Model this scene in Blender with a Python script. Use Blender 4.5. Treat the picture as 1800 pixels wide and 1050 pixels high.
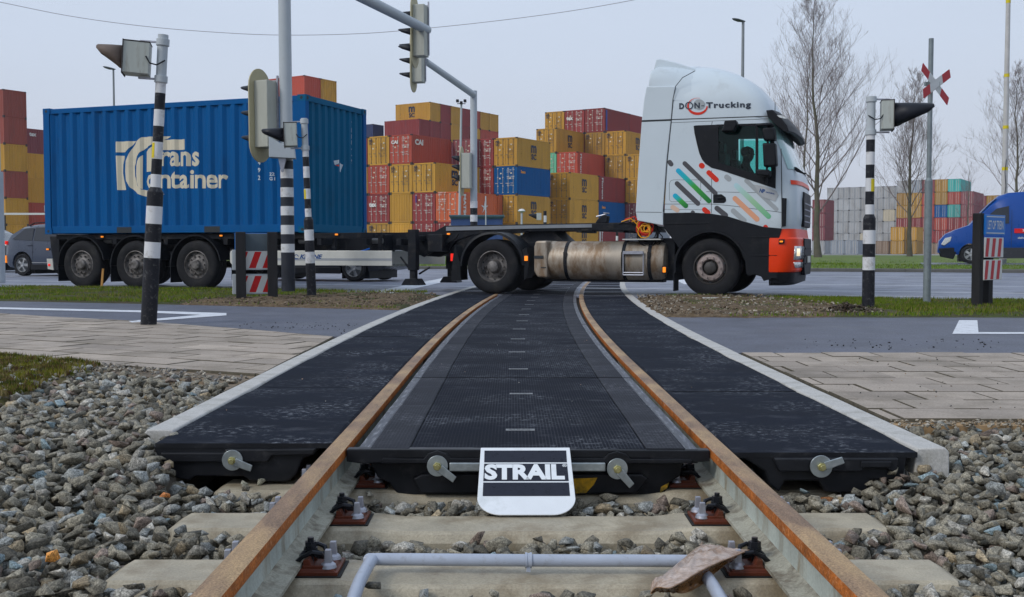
import bpy, bmesh, math, random
import numpy as np
from mathutils import Vector, Matrix, noise
for o in list(bpy.data.objects): bpy.data.objects.remove(o)
S = bpy.context.scene
COL = S.collection
R = math.radians
PI = math.pi
random.seed(7)
rng = np.random.default_rng(7)

# ---------------------------------------------------------------- camera, sky, sun, exposure
CAM_H = 0.775
FPX = 1900.0
PITCH = math.atan(85 / FPX)
cam = bpy.data.objects.new('camera', bpy.data.cameras.new('camera'))
COL.objects.link(cam)
cam.location = (0, 0, CAM_H)
cam.rotation_euler = (PI / 2 - PITCH, 0, 0)
cam.data.sensor_width = 36
cam.data.lens = 36 * FPX / 1800
cam.data.clip_start = 0.05
cam.data.clip_end = 6000
S.camera = cam

W = bpy.data.worlds.new("World"); S.world = W
W.use_nodes = True
nt = W.node_tree; nt.nodes.clear()
wo = nt.nodes.new('ShaderNodeOutputWorld')
bg = nt.nodes.new('ShaderNodeBackground'); bg.inputs['Strength'].default_value = 0.15
sky = nt.nodes.new('ShaderNodeTexSky'); sky.sky_type = 'NISHITA'; sky.sun_disc = False
SUN_EL, SUN_AZ = R(38), R(236)
sky.sun_elevation = SUN_EL; sky.sun_rotation = SUN_AZ
sky.air_density = 1.2; sky.dust_density = 6.0; sky.ozone_density = 2.0
# overcast: the clear sky seen through an even, slightly mottled cloud sheet
tc = nt.nodes.new('ShaderNodeTexCoord')
sep = nt.nodes.new('ShaderNodeSeparateXYZ'); nt.links.new(tc.outputs['Generated'], sep.inputs[0])
ramp = nt.nodes.new('ShaderNodeValToRGB')
ramp.color_ramp.elements[0].position = 0.0; ramp.color_ramp.elements[0].color = (4.05, 4.28, 4.85, 1)
ramp.color_ramp.elements[1].position = 0.55; ramp.color_ramp.elements[1].color = (4.2, 4.95, 6.15, 1)
e = ramp.color_ramp.elements.new(0.18); e.color = (4.2, 4.75, 5.7, 1)
nt.links.new(sep.outputs['Z'], ramp.inputs[0])
cn = nt.nodes.new('ShaderNodeTexNoise'); cn.inputs['Scale'].default_value = 2.2; cn.inputs['Detail'].default_value = 5
mp = nt.nodes.new('ShaderNodeMapping'); mp.inputs['Scale'].default_value = (1, 1, 3)
nt.links.new(tc.outputs['Generated'], mp.inputs[0]); nt.links.new(mp.outputs[0], cn.inputs['Vector'])
cr = nt.nodes.new('ShaderNodeMapRange'); cr.inputs['To Min'].default_value = 0.93; cr.inputs['To Max'].default_value = 1.07
nt.links.new(cn.outputs['Fac'], cr.inputs['Value'])
mm = nt.nodes.new('ShaderNodeMixRGB'); mm.blend_type = 'MULTIPLY'; mm.inputs[0].default_value = 1
nt.links.new(ramp.outputs[0], mm.inputs[1]); nt.links.new(cr.outputs[0], mm.inputs[2])
mx = nt.nodes.new('ShaderNodeMixRGB'); mx.inputs[0].default_value = 0.93
nt.links.new(sky.outputs[0], mx.inputs[1]); nt.links.new(mm.outputs[0], mx.inputs[2])
nt.links.new(mx.outputs[0], bg.inputs[0]); nt.links.new(bg.outputs[0], wo.inputs[0])

sun = bpy.data.objects.new('sun', bpy.data.lights.new('sun', 'SUN')); COL.objects.link(sun)
sun.data.energy = 1.5; sun.data.angle = R(18); sun.data.color = (1.0, 0.97, 0.92)
# sky sun_rotation is measured clockwise from +Y; lamp points down its -Z
sd = Vector((math.sin(SUN_AZ) * math.cos(SUN_EL), math.cos(SUN_AZ) * math.cos(SUN_EL), math.sin(SUN_EL)))
sun.rotation_euler = sd.to_track_quat('Z', 'Y').to_euler()
S.view_settings.view_transform = 'Standard'; S.view_settings.look = 'None'
S.view_settings.exposure = 0.0; S.view_settings.gamma = 1.0
try: S.view_settings.use_curve_mapping = False
except Exception: pass

# ---------------------------------------------------------------- pixel of the photograph -> world point
CT, ST = math.cos(PITCH), math.sin(PITCH)
def ray(px, py):
    dx = (px - 900) / FPX; dy = -(py - 525) / FPX
    return Vector((dx, CT + dy * ST, -ST + dy * CT))
def G(px, py, z=0.0):
    d = ray(px, py); t = (z - CAM_H) / d.z
    return Vector((d.x * t, d.y * t, z))
def YP(px, py, Y):
    d = ray(px, py); t = Y / d.y
    return Vector((d.x * t, Y, CAM_H + d.z * t))
A20 = R(20); CA, SA = math.cos(A20), math.sin(A20)
def UV(u, v, z=0.0):            # road frame: u along the road (to the right, nearer), v across it (away)
    return Vector((u * CA + v * SA, -u * SA + v * CA, z))
def PV(px, py, v):              # point of the vertical plane v = const -> (u, z)
    d = ray(px, py); t = v / (d.x * SA + d.y * CA)
    X, Y = d.x * t, d.y * t
    return (X * CA - Y * SA, CAM_H + d.z * t)

# ---------------------------------------------------------------- track curve
def cx(Y): return 0.062 + (0.0028 * (Y - 7) ** 2 if Y > 7 else 0)
def tp(Y, off, z=0.0):
    s = 0.0056 * (Y - 7) if Y > 7 else 0.0
    n = math.hypot(1, s)
    return Vector((cx(Y) + off / n, Y - off * s / n, z))

# ---------------------------------------------------------------- materials
def lin(c):
    c = c / 255.0
    return c / 12.92 if c <= 0.04045 else ((c + 0.055) / 1.055) ** 2.4
def pc(r, g, b, k=0.7):         # a colour as photographed -> base colour under this light
    return tuple(min(0.9, lin(x) / k) for x in (r, g, b))
MATS = {}
def mat(name, col, rough=0.55, metal=0.0, var=0.12, scale=4.0, dirt=None, dirt_amt=0.35, dirt_scale=3.0, bump=0.0,
        bump_scale=40.0, emit=None, stretch=(1, 1, 1), coat=0.0, objvar=0.0, trans=0.0, alpha=1.0, spec=0.22, detail=6.0, dirt_lo=None, grain=None):
    if name in MATS: return MATS[name]
    m = bpy.data.materials.new(name); m.use_nodes = True
    n = m.node_tree.nodes; l = m.node_tree.links
    b = n['Principled BSDF']
    b.inputs['Roughness'].default_value = rough; b.inputs['Metallic'].default_value = metal
    b.inputs['Specular IOR Level'].default_value = spec
    if coat: b.inputs['Coat Weight'].default_value = coat; b.inputs['Coat Roughness'].default_value = 0.12
    if trans: b.inputs['Transmission Weight'].default_value = trans
    if alpha < 1: b.inputs['Alpha'].default_value = alpha
    if emit:
        b.inputs['Emission Color'].default_value = (*emit[0], 1); b.inputs['Emission Strength'].default_value = emit[1]
    t = n.new('ShaderNodeTexCoord'); mpn = n.new('ShaderNodeMapping'); mpn.inputs['Scale'].default_value = stretch
    l.new(t.outputs['Object'], mpn.inputs[0])
    vec = mpn.outputs[0]
    if objvar:
        oi = n.new('ShaderNodeObjectInfo'); ad = n.new('ShaderNodeVectorMath'); ad.operation = 'ADD'
        sc = n.new('ShaderNodeVectorMath'); sc.operation = 'SCALE'; sc.inputs['Scale'].default_value = 37.0
        cb = n.new('ShaderNodeCombineXYZ')
        for i in range(3): l.new(oi.outputs['Random'], cb.inputs[i])
        l.new(cb.outputs[0], sc.inputs[0]); l.new(vec, ad.inputs[0]); l.new(sc.outputs[0], ad.inputs[1]); vec = ad.outputs[0]
    nz = n.new('ShaderNodeTexNoise'); nz.inputs['Scale'].default_value = scale; nz.inputs['Detail'].default_value = detail
    nz.inputs['Roughness'].default_value = 0.6
    l.new(vec, nz.inputs['Vector'])
    mr = n.new('ShaderNodeMapRange'); mr.inputs['From Min'].default_value = 0.25; mr.inputs['From Max'].default_value = 0.75
    mr.inputs['To Min'].default_value = 1 - var; mr.inputs['To Max'].default_value = 1 + var
    l.new(nz.outputs['Fac'], mr.inputs['Value'])
    mul = n.new('ShaderNodeMixRGB'); mul.blend_type = 'MULTIPLY'; mul.inputs[0].default_value = 1
    mul.inputs[1].default_value = (*col, 1); l.new(mr.outputs[0], mul.inputs[2])
    out = mul.outputs[0]
    if objvar:
        hs = n.new('ShaderNodeHueSaturation')
        m1 = n.new('ShaderNodeMapRange'); m1.inputs['To Min'].default_value = 1 - objvar; m1.inputs['To Max'].default_value = 1 + objvar
        l.new(oi.outputs['Random'], m1.inputs['Value']); l.new(m1.outputs[0], hs.inputs['Value'])
        l.new(out, hs.inputs['Color']); out = hs.outputs[0]
    if dirt:
        n2 = n.new('ShaderNodeTexNoise'); n2.inputs['Scale'].default_value = dirt_scale; n2.inputs['Detail'].default_value = 9
        n2.inputs['Roughness'].default_value = 0.68
        l.new(vec, n2.inputs['Vector'])
        r2 = n.new('ShaderNodeMapRange')
        lo = dirt_lo if dirt_lo is not None else 0.62 - 0.35 * dirt_amt
        r2.inputs['From Min'].default_value = lo; r2.inputs['From Max'].default_value = lo + 0.16
        r2.inputs['To Max'].default_value = min(1, dirt_amt + 0.35)
        l.new(n2.outputs['Fac'], r2.inputs['Value'])
        md = n.new('ShaderNodeMixRGB'); md.inputs[2].default_value = (*dirt, 1)
        l.new(r2.outputs[0], md.inputs[0]); l.new(out, md.inputs[1]); out = md.outputs[0]
    if grain:
        gn = n.new('ShaderNodeTexNoise'); gn.inputs['Scale'].default_value = grain[0]; gn.inputs['Detail'].default_value = 3; gn.inputs['Roughness'].default_value = .8
        l.new(t.outputs['Object'], gn.inputs['Vector'])
        gr_ = n.new('ShaderNodeMapRange'); gr_.inputs['From Min'].default_value = .3; gr_.inputs['From Max'].default_value = .7; gr_.inputs['To Min'].default_value = 1 - grain[1]; gr_.inputs['To Max'].default_value = 1 + grain[1]
        l.new(gn.outputs['Fac'], gr_.inputs['Value']); gm = n.new('ShaderNodeMixRGB'); gm.blend_type = 'MULTIPLY'; gm.inputs[0].default_value = 1; l.new(out, gm.inputs[1]); l.new(gr_.outputs[0], gm.inputs[2]); out = gm.outputs[0]
    l.new(out, b.inputs['Base Color'])
    if bump:
        nb = n.new('ShaderNodeTexNoise'); nb.inputs['Scale'].default_value = bump_scale; nb.inputs['Detail'].default_value = 8
        l.new(vec, nb.inputs['Vector'])
        bp = n.new('ShaderNodeBump'); bp.inputs['Strength'].default_value = bump; bp.inputs['Distance'].default_value = 0.005
        l.new(nb.outputs['Fac'], bp.inputs['Height']); l.new(bp.outputs[0], b.inputs['Normal'])
    rm = n.new('ShaderNodeMapRange'); rm.inputs['To Min'].default_value = max(0.02, rough - 0.12); rm.inputs['To Max'].default_value = min(1, rough + 0.12)
    l.new(nz.outputs['Fac'], rm.inputs['Value']); l.new(rm.outputs[0], b.inputs['Roughness'])
    MATS[name] = m
    return m

# ---------------------------------------------------------------- mesh builder
class MB:
    def __init__(s): s.v = []; s.f = []; s.m = []
    def add(s, vs, fs, mi=0, M=None):
        b = len(s.v)
        if M is not None: vs = [M @ Vector(p) for p in vs]
        s.v.extend([tuple(p) for p in vs])
        s.f.extend([tuple(i + b for i in f) for f in fs]); s.m.extend([mi] * len(fs)); return s
    def box(s, c, d, mi=0, M=None, taper=None):
        x, y, z = [k / 2 for k in d]; c = Vector(c)
        tx, ty = taper or (1, 1)
        vs = [c + Vector(p) for p in ((-x, -y, -z), (x, -y, -z), (x, y, -z), (-x, y, -z), (-x * tx, -y * ty, z), (x * tx, -y * ty, z), (x * tx, y * ty, z), (-x * tx, y * ty, z))]
        return s.add(vs, [(0, 3, 2, 1), (4, 5, 6, 7), (0, 1, 5, 4), (1, 2, 6, 5), (2, 3, 7, 6), (3, 0, 4, 7)], mi, M)
    def cyl(s, p0, p1, r0, r1=None, n=12, mi=0, caps=True, M=None):
        p0 = Vector(p0); p1 = Vector(p1); r1 = r0 if r1 is None else r1
        d = (p1 - p0).normalized(); a = d.orthogonal().normalized(); b = d.cross(a)
        vs = []
        for p, r in ((p0, r0), (p1, r1)):
            for i in range(n):
                t = 2 * PI * i / n; vs.append(p + a * r * math.cos(t) + b * r * math.sin(t))
        fs = [(i, (i + 1) % n, n + (i + 1) % n, n + i) for i in range(n)]
        if caps: fs += [tuple(range(n - 1, -1, -1)), tuple(range(n, 2 * n))]
        return s.add(vs, fs, mi, M)
    def tube(s, pts, r, n=8, mi=0, caps=True, M=None):
        pts = [Vector(p) for p in pts]; vs = []; fs = []
        rs = r if isinstance(r, (list, tuple)) else [r] * len(pts)
        a = None
        for i, p in enumerate(pts):
            d = ((pts[min(i + 1, len(pts) - 1)] - pts[max(i - 1, 0)])).normalized()
            if a is None: a = d.orthogonal().normalized()
            a = (a - d * a.dot(d)).normalized(); b = d.cross(a)
            for k in range(n):
                t = 2 * PI * k / n; vs.append(p + a * rs[i] * math.cos(t) + b * rs[i] * math.sin(t))
        for i in range(len(pts) - 1):
            for k in range(n):
                fs.append((i * n + k, i * n + (k + 1) % n, (i + 1) * n + (k + 1) % n, (i + 1) * n + k))
        if caps: fs += [tuple(range(n - 1, -1, -1)), tuple(range((len(pts) - 1) * n, len(pts) * n))]
        return s.add(vs, fs, mi, M)
    def prism(s, poly, a0, a1, axis='y', mi=0, M=None, mi_side=None):
        # polygon in the plane square to axis, extruded from a0 to a1
        def P(p, a):
            if axis == 'y': return (p[0], a, p[1])
            if axis == 'z': return (p[0], p[1], a)
            return (a, p[0], p[1])
        n = len(poly)
        vs = [P(p, a0) for p in poly] + [P(p, a1) for p in poly]
        s.add(vs, [tuple(range(n)), tuple(range(2 * n - 1, n - 1, -1))], mi, M)
        b = len(s.v) - 2 * n
        for i in range(n):
            s.f.append((b + i, b + n + i, b + n + (i + 1) % n, b + (i + 1) % n)); s.m.append(mi if mi_side is None else mi_side)
        return s
    def lathe(s, prof, n=24, mi=0, M=None, axis='y', cap=False):
        # profile [(r, h)] spun about the axis
        vs = []; fs = []
        for r, h in prof:
            for k in range(n):
                t = 2 * PI * k / n
                c, q = r * math.cos(t), r * math.sin(t)
                vs.append((c, h, q) if axis == 'y' else ((c, q, h) if axis == 'z' else (h, c, q)))
        m = len(prof)
        for i in range(m - 1):
            for k in range(n):
                fs.append((i * n + k, i * n + (k + 1) % n, (i + 1) * n + (k + 1) % n, (i + 1) * n + k))
        if cap: fs += [tuple(range(n)), tuple(range((m - 1) * n, m * n))[::-1]]
        return s.add(vs, fs, mi, M)
    def loft(s, rings, mi=0, closed=True, cap=True, M=None):
        n = len(rings[0]); vs = [p for r in rings for p in r]; fs = []
        for i in range(len(rings) - 1):
            for k in range(n if closed else n - 1):
                fs.append((i * n + k, i * n + (k + 1) % n, (i + 1) * n + (k + 1) % n, (i + 1) * n + k))
        if cap: fs += [tuple(range(n - 1, -1, -1)), tuple(range((len(rings) - 1) * n, len(rings) * n))]
        return s.add(vs, fs, mi, M)
    def build(s, name, mats, parent=None, smooth=None, bevel=0.0, seg=2, loc=None, recalc=True, rot=None, subsurf=0):
        me = bpy.data.meshes.new(name); me.from_pydata(s.v, [], s.f)
        if not isinstance(mats, (list, tuple)): mats = [mats]
        for m in mats: me.materials.append(m)
        me.polygons.foreach_set('material_index', s.m)
        if recalc:
            b = bmesh.new(); b.from_mesh(me); bmesh.ops.recalc_face_normals(b, faces=b.faces); b.to_mesh(me); b.free()
        if smooth is not None:
            me.shade_smooth()
            try: me.set_sharp_from_angle(angle=R(smooth))
            except Exception: pass
        me.update()
        o = bpy.data.objects.new(name, me); COL.objects.link(o)
        if parent is not None: o.parent = parent
        if loc is not None: o.location = loc
        if rot is not None: o.rotation_euler = rot
        if bevel:
            q = o.modifiers.new('edge', 'BEVEL'); q.width = bevel; q.segments = seg; q.limit_method = 'ANGLE'; q.angle_limit = R(40)
        if subsurf:
            q = o.modifiers.new('round', 'SUBSURF'); q.levels = subsurf; q.render_levels = subsurf
        return o

def tag(o, label=None, cat=None, group=None, kind=None):
    if label: o['label'] = label
    if cat: o['category'] = cat
    if group: o['group'] = group
    if kind: o['kind'] = kind
    return o
def thing(name, label, cat, loc=(0, 0, 0), rz=0.0, group=None):
    o = bpy.data.objects.new(name, None); COL.objects.link(o); o.empty_display_size = 0.1
    o.location = loc; o.rotation_euler = (0, 0, rz)
    return tag(o, label, cat, group)
def copy_tree(o, parent=None):
    c = o.copy(); COL.objects.link(c)
    if parent is not None: c.parent = parent
    for ch in list(o.children): copy_tree(ch, c)
    return c

def text2d(s, size=1.0, bold=0.0, shear=0.0, align='LEFT', spacing=1.0):
    cu = bpy.data.curves.new('t', 'FONT'); cu.body = s; cu.size = size; cu.offset = bold; cu.shear = shear
    cu.align_x = align; cu.space_character = spacing; cu.resolution_u = 3
    o = bpy.data.objects.new('t', cu); COL.objects.link(o)
    dg = bpy.context.evaluated_depsgraph_get(); dg.update()
    me = bpy.data.meshes.new_from_object(o.evaluated_get(dg))
    vs = [(v.co.x, v.co.y) for v in me.vertices]; fs = [tuple(p.vertices) for p in me.polygons]
    bpy.data.objects.remove(o); bpy.data.curves.remove(cu); bpy.data.meshes.remove(me)
    return vs, fs
def fit2d(vs, x0, x1, y0, y1):
    a = min(p[0] for p in vs); b = max(p[0] for p in vs); c = min(p[1] for p in vs); d = max(p[1] for p in vs)
    return [(x0 + (p[0] - a) / (b - a) * (x1 - x0), y0 + (p[1] - c) / (d - c) * (y1 - y0)) for p in vs]
def disc2d(cx_, cy_, r, n=20, ry=None):
    ry = ry or r
    return [(cx_ + r * math.cos(2 * PI * i / n), cy_ + ry * math.sin(2 * PI * i / n)) for i in range(n)]
# ================================================================ SETTING
def poly_px(pts, z=0.0): return [G(x, y, z).xy for x, y in pts]
def sheet(name, poly, z, thick, m, label=None):
    mb = MB(); mb.prism([(p[0], p[1]) for p in poly], z - thick, z, 'z')
    o = mb.build(name, m); tag(o, kind='structure'); return o

m_soil = mat('soil', (0.05, 0.042, 0.032), 0.9, var=0.35, scale=3, dirt=(0.03, 0.028, 0.02), dirt_amt=0.5, bump=0.6, bump_scale=20)
m_path = mat('path_asphalt', (0.096, 0.102, 0.130), 0.6, var=0.32, scale=2.2, dirt=(0.125, 0.13, 0.15), dirt_amt=0.3, dirt_scale=1.7, spec=.3, grain=(60, .42), bump=0.25, bump_scale=160, stretch=(1, 1, 1))
m_road = mat('road_asphalt', (0.185, 0.20, 0.25), 0.5, var=0.28, scale=0.9, dirt=(0.075, 0.08, 0.095), dirt_amt=0.4, dirt_scale=1.2, grain=(30, .3), bump=0.2, bump_scale=90)
m_line = mat('road_paint', (0.62, 0.64, 0.68), 0.6, var=0.1, scale=8, dirt=(0.3, 0.31, 0.33), dirt_amt=0.3, dirt_scale=9, grain=(50, .15))
m_conc = mat('kerb_concrete', (0.45, 0.44, 0.42), 0.75, var=0.15, scale=6, dirt=(0.26, 0.25, 0.21), dirt_amt=0.35, dirt_scale=5, grain=(130, .2), bump=0.2, bump_scale=120)
m_dkerb = mat('dark_kerb', (0.10, 0.10, 0.095), 0.8, var=0.2, scale=2)
m_sand = mat('sand', (0.36, 0.24, 0.13), 0.9, var=0.2, scale=20, bump=0.3)

# ground: one sheet to the horizon, with the shallow track bed scooped out of it
def ground_h(x, y):
    d = max(0.0, min(1.0, (8.2 - y) / 0.8))
    w = max(0.0, min(1.0, (6.0 - abs(x)) / 1.5))
    return -0.05 - 0.28 * d * w
xs = [-3000, -1500, -600, -200, -60, -25, -12] + list(np.arange(-8, 8.01, 0.4)) + [12, 25, 60, 200, 600, 1500, 3000]
ys = [-3000, -1000, -300, -60, -20, -8] + list(np.arange(-4, 10.01, 0.4)) + [14, 25, 60, 200, 600, 1500, 3000, 5500]
mb = MB(); vs = [(x, y, ground_h(x, y)) for y in ys for x in xs]; nx = len(xs)
mb.add(vs, [(j * nx + i, j * nx + i + 1, (j + 1) * nx + i + 1, (j + 1) * nx + i) for j in range(len(ys) - 1) for i in range(nx - 1)])
tag(mb.build('ground', m_soil, smooth=60), kind='structure')

# road
UL, UR = -90, 90
RV0, RV1 = 17.75, 40.8
sheet('road', [UV(UL, RV0).xy, UV(UR, RV0).xy, UV(UR, RV1).xy, UV(UL, RV1).xy], -0.008, 0.03, m_road)
mbl = MB()
def line_uv(u0, u1, v, w=0.14, z=-0.004):
    mbl.add([UV(u0, v - w / 2, z), UV(u1, v - w / 2, z), UV(u1, v + w / 2, z), UV(u0, v + w / 2, z)], [(0, 1, 2, 3)])
line_uv(-90, 90, 19.35, 0.12)
for v in (21.5, 33.3): line_uv(-90, 90, v, 0.16)
line_uv(-90, 90, 25.4, 0.16)
for k in range(-14, 15): line_uv(k * 6.0, k * 6.0 + 3.0, 29.2, 0.13)
line_uv(-4.0, 90, 37.2, 0.14); line_uv(-90, -20, 37.0, 0.14)
a, b = G(655, 518, -0.003), G(795, 489, -0.003)
w = Vector((0.26, 0, 0)); mbl.add([a - w, a + w, b + w, b - w], [(0, 1, 2, 3)])
a, b = G(1215, 500, -0.003), G(1180, 484, -0.003)
w = Vector((0.16, 0, 0)); mbl.add([a - w, a + w, b + w, b - w], [(0, 1, 2, 3)])
tag(mbl.build('road_markings', m_line, recalc=False), kind='structure')
# far kerb and raised far verge
mb = MB()
for u in range(-60, 90, 1):
    mb.prism([(RV1 + 0.0, -0.05), (RV1, 0.09), (RV1 + 0.03, 0.12), (RV1 + 0.16, 0.12), (RV1 + 0.16, -0.05)], u + 0.004, u + 0.996, 'x')
mb.v = [tuple(UV(p[0], p[1], p[2])) for p in mb.v]
tag(mb.build('far_kerb', m_dkerb), kind='structure')
m_grass_base = mat('grass_ground', (0.10, 0.155, 0.03), 0.95, var=0.45, scale=0.8, dirt=(0.16, 0.125, 0.06), dirt_amt=0.35, dirt_scale=1.6, bump=0.8, bump_scale=30)
FVZ = lambda v: 0.10 + 0.10 * min(1, max(0, (v - 41) / 3)) + 0.16 * min(1, max(0, (v - 50) / 12))
mb = MB(); vs_ = [40.95, 41.5, 42.5, 44, 46, 50, 54, 58, 62, 66, 70, 76, 85, 95]; us_ = list(range(-90, 140, 5))
mb.add([UV(u, v, FVZ(v) + 0.03 * noise.noise(Vector((u * .3, v * .5, 0)))) for v in vs_ for u in us_],
       [(j * len(us_) + i, j * len(us_) + i + 1, (j + 1) * len(us_) + i + 1, (j + 1) * len(us_) + i) for j in range(len(vs_) - 1) for i in range(len(us_) - 1)])
tag(mb.build('far_verge', m_grass_base, smooth=60), kind='structure')
# service road behind the far verge, the van drives on it
su0 = PV(1649, 440, 46.2)[0] - .6
sheet('service_road', [UV(su0, 45.2).xy, UV(90, 45.2).xy, UV(90, 50).xy, UV(su0, 50).xy], 0.235, 0.04, m_road)

# cycle path: follows the photograph's edges; right part is square to the track
pl_near = [(0, 551), (150, 559), (300, 568), (450, 579), (600, 592)]
pl_far = [(790, 519), (745, 532), (700, 545), (500, 540), (250, 534), (0, 529)]
pL = [G(x, y).xy for x, y in [(-900, 520)] + pl_near] + [tp(y, -1.64).xy for y in (9.75, 11, 12.5, 14, 15.5, 17)] + [G(x, y).xy for x, y in pl_far + [(-900, 508)]]
sheet('cycle_path', pL, -0.004, 0.05, m_path)
pR = [tp(8.18, 1.64).xy, Vector((30, 8.18)), Vector((30, 12.4)), tp(12.6, 1.64).xy, tp(11, 1.64).xy, tp(9.5, 1.64).xy]
sheet('cycle_path', pR, -0.004, 0.05, m_path)
mbl = MB()
def quad_px(pts, z=-0.0005): mbl.add([G(x, y, z) for x, y in pts], [tuple(range(len(pts)))])
quad_px([(-300, 534), (0, 540.5), (250, 546), (398, 550.5), (398, 554), (350, 553.5), (240, 549), (0, 543.5), (-300, 537)])
quad_px([(398, 551.6), (398, 554.5), (232, 567), (226, 564.5), (352, 553.6)], 0.0)
quad_px([(1686, 563), (1718, 563), (1720, 584), (2200, 584.6), (2200, 587.5), (1674, 587)])
tag(mbl.build('path_markings', m_line, recalc=False), kind='structure')

# paved areas: real slabs with open joints
def paver_mat(name, c1, c2):
    m = mat(name, c1, 0.68, var=0.12, scale=2.2, dirt=c2, dirt_amt=0.45, dirt_scale=1.9, grain=(75, .28), bump=0.25, bump_scale=150, spec=0.4)
    n = m.node_tree.nodes; l = m.node_tree.links
    at = n.new('ShaderNodeAttribute'); at.attribute_name = 'tone'; b = n['Principled BSDF']
    src = b.inputs['Base Color'].links[0].from_socket
    mu = n.new('ShaderNodeMixRGB'); mu.blend_type = 'MULTIPLY'; mu.inputs[0].default_value = 1
    l.new(src, mu.inputs[1]); l.new(at.outputs['Color'], mu.inputs[2]); l.new(mu.outputs[0], b.inputs['Base Color']); return m
m_pav = paver_mat('paving_concrete', (0.34, 0.285, 0.235), (0.20, 0.165, 0.125))
def clip_poly(poly, inside, cut):
    out = []
    for i in range(len(poly)):
        p, q = poly[i], poly[(i + 1) % len(poly)]
        a, b = inside(p), inside(q)
        if a: out.append(p)
        if a != b: out.append(cut(p, q))
    return out
def clip_convex(poly, region):
    for i in range(len(region)):
        a, b = region[i], region[(i + 1) % len(region)]
        nrm = Vector((-(b[1] - a[1]), b[0] - a[0]))
        f = lambda p, a=a, nrm=nrm: (p[0] - a[0]) * nrm.x + (p[1] - a[1]) * nrm.y
        def cut(p, q, f=f):
            d0, d1 = f(p), f(q); t = d0 / (d0 - d1); return (p[0] + (q[0] - p[0]) * t, p[1] + (q[1] - p[1]) * t)
        poly = clip_poly(poly, lambda p: f(p) >= 0, cut)
        if len(poly) < 3: return []
    return poly
m_joint = mat('dark_joint_moss', (.10, .088, .065), .95, var=.4, scale=20)
def pave(name, region, ang, sx, sy, gap, ext, origin=(0, 0), chf=.0015):
    # region: convex polygon, counter-clockwise, in world xy
    mb = MB(); tones = []
    ca, sa = math.cos(ang), math.sin(ang)
    for j in range(-ext, ext):
        for i in range(-ext, ext):
            x0 = (i + (0.5 if j % 2 else 0) + random.uniform(-.02, .02)) * sx; y0 = j * sy
            q = [(x0 + gap, y0 + gap), (x0 + sx - gap, y0 + gap), (x0 + sx - gap, y0 + sy - gap), (x0 + gap, y0 + sy - gap)]
            q = [(origin[0] + x * ca - y * sa, origin[1] + x * sa + y * ca) for x, y in q]
            q = clip_convex(q, region)
            if len(q) < 3: continue
            cxm = sum(p[0] for p in q) / len(q); cym = sum(p[1] for p in q) / len(q)
            t = random.uniform(-0.003, 0.003); tn = random.gauss(.97, .10)
            inner = [(p[0] + (cxm - p[0]) * min(.3, chf / max(.05, abs(cxm - p[0]))), p[1] + (cym - p[1]) * min(.3, chf / max(.05, abs(cym - p[1])))) for p in q]
            n = len(q)
            vs = [(*p, -0.07) for p in q] + [(*p, t - 0.005) for p in q] + [(*p, t) for p in inner]
            fs = [(k, (k + 1) % n, n + (k + 1) % n, n + k) for k in range(n)] + [(n + k, n + (k + 1) % n, 2 * n + (k + 1) % n, 2 * n + k) for k in range(n)] + [tuple(range(2 * n, 3 * n))]
            mb.add(vs, fs[:-1], 1); mb.add([], [tuple(i - 3 * n for i in fs[-1])], 0); tones += [tn] * len(fs)
    o = mb.build(name, [m_pav, m_joint], recalc=False)
    at = o.data.color_attributes.new('tone', 'FLOAT_COLOR', 'CORNER')
    arr = np.ones((len(o.data.loops), 4), np.float32)
    for p in o.data.polygons:
        arr[p.loop_start:p.loop_start + p.loop_total, :3] = tones[p.index] * np.array([1, 0.995, 0.985])
    at.data.foreach_set('color', arr.ravel())
    tag(o, kind='structure'); return o
KO = 1.66                      # outer edge of the kerb, from the track centre
pave('pavement', [(1.74, 4.95), (9.5, 4.95), (9.5, 8.17), (1.74, 8.17)], 0, 0.36, 0.323, 0.0048, 48, (0, 4.94))
pl = [G(-500, 600).xy, G(0, 627).xy, G(440, 664).xy, G(475, 652).xy, G(612, 592.5).xy]
lo = [tuple(G(x, y).xy) for x, y in [(-700, 580), (-100, 620), (430, 665)]]
LB = [tuple(G(-700, 585).xy), tuple(G(20, 630).xy), tuple(G(447, 664).xy), (-1.61, 9.72), tuple(G(300, 568).xy), tuple(G(0, 551).xy), tuple(G(-700, 525).xy)]
pave('pavement', LB, R(-27), 0.60, 0.32, 0.006, 60, (-3, 8), chf=.006)
# bedding sand under the pavers, showing at their torn edge
sheet('pavement_bed', [Vector(p) for p in [tuple(G(-700, 587).xy), tuple(G(0, 634).xy), tuple(G(400, 670).xy), (-1.62, 6.05), (-1.61, 9.72), tuple(G(300, 568).xy), tuple(G(0, 551).xy), tuple(G(-700, 525).xy)]], -0.018, 0.06, mat('bedding_dirt', (.17, .135, .10), .9, var=.3, scale=12, dirt=(.30, .21, .12), dirt_amt=.35, grain=(60, .4)))
sheet('pavement_bed', [Vector(p) for p in [(1.74, 4.86), (9.5, 4.86), (9.5, 8.17), (1.74, 8.17)]], -0.018, 0.06, m_sand)
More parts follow.
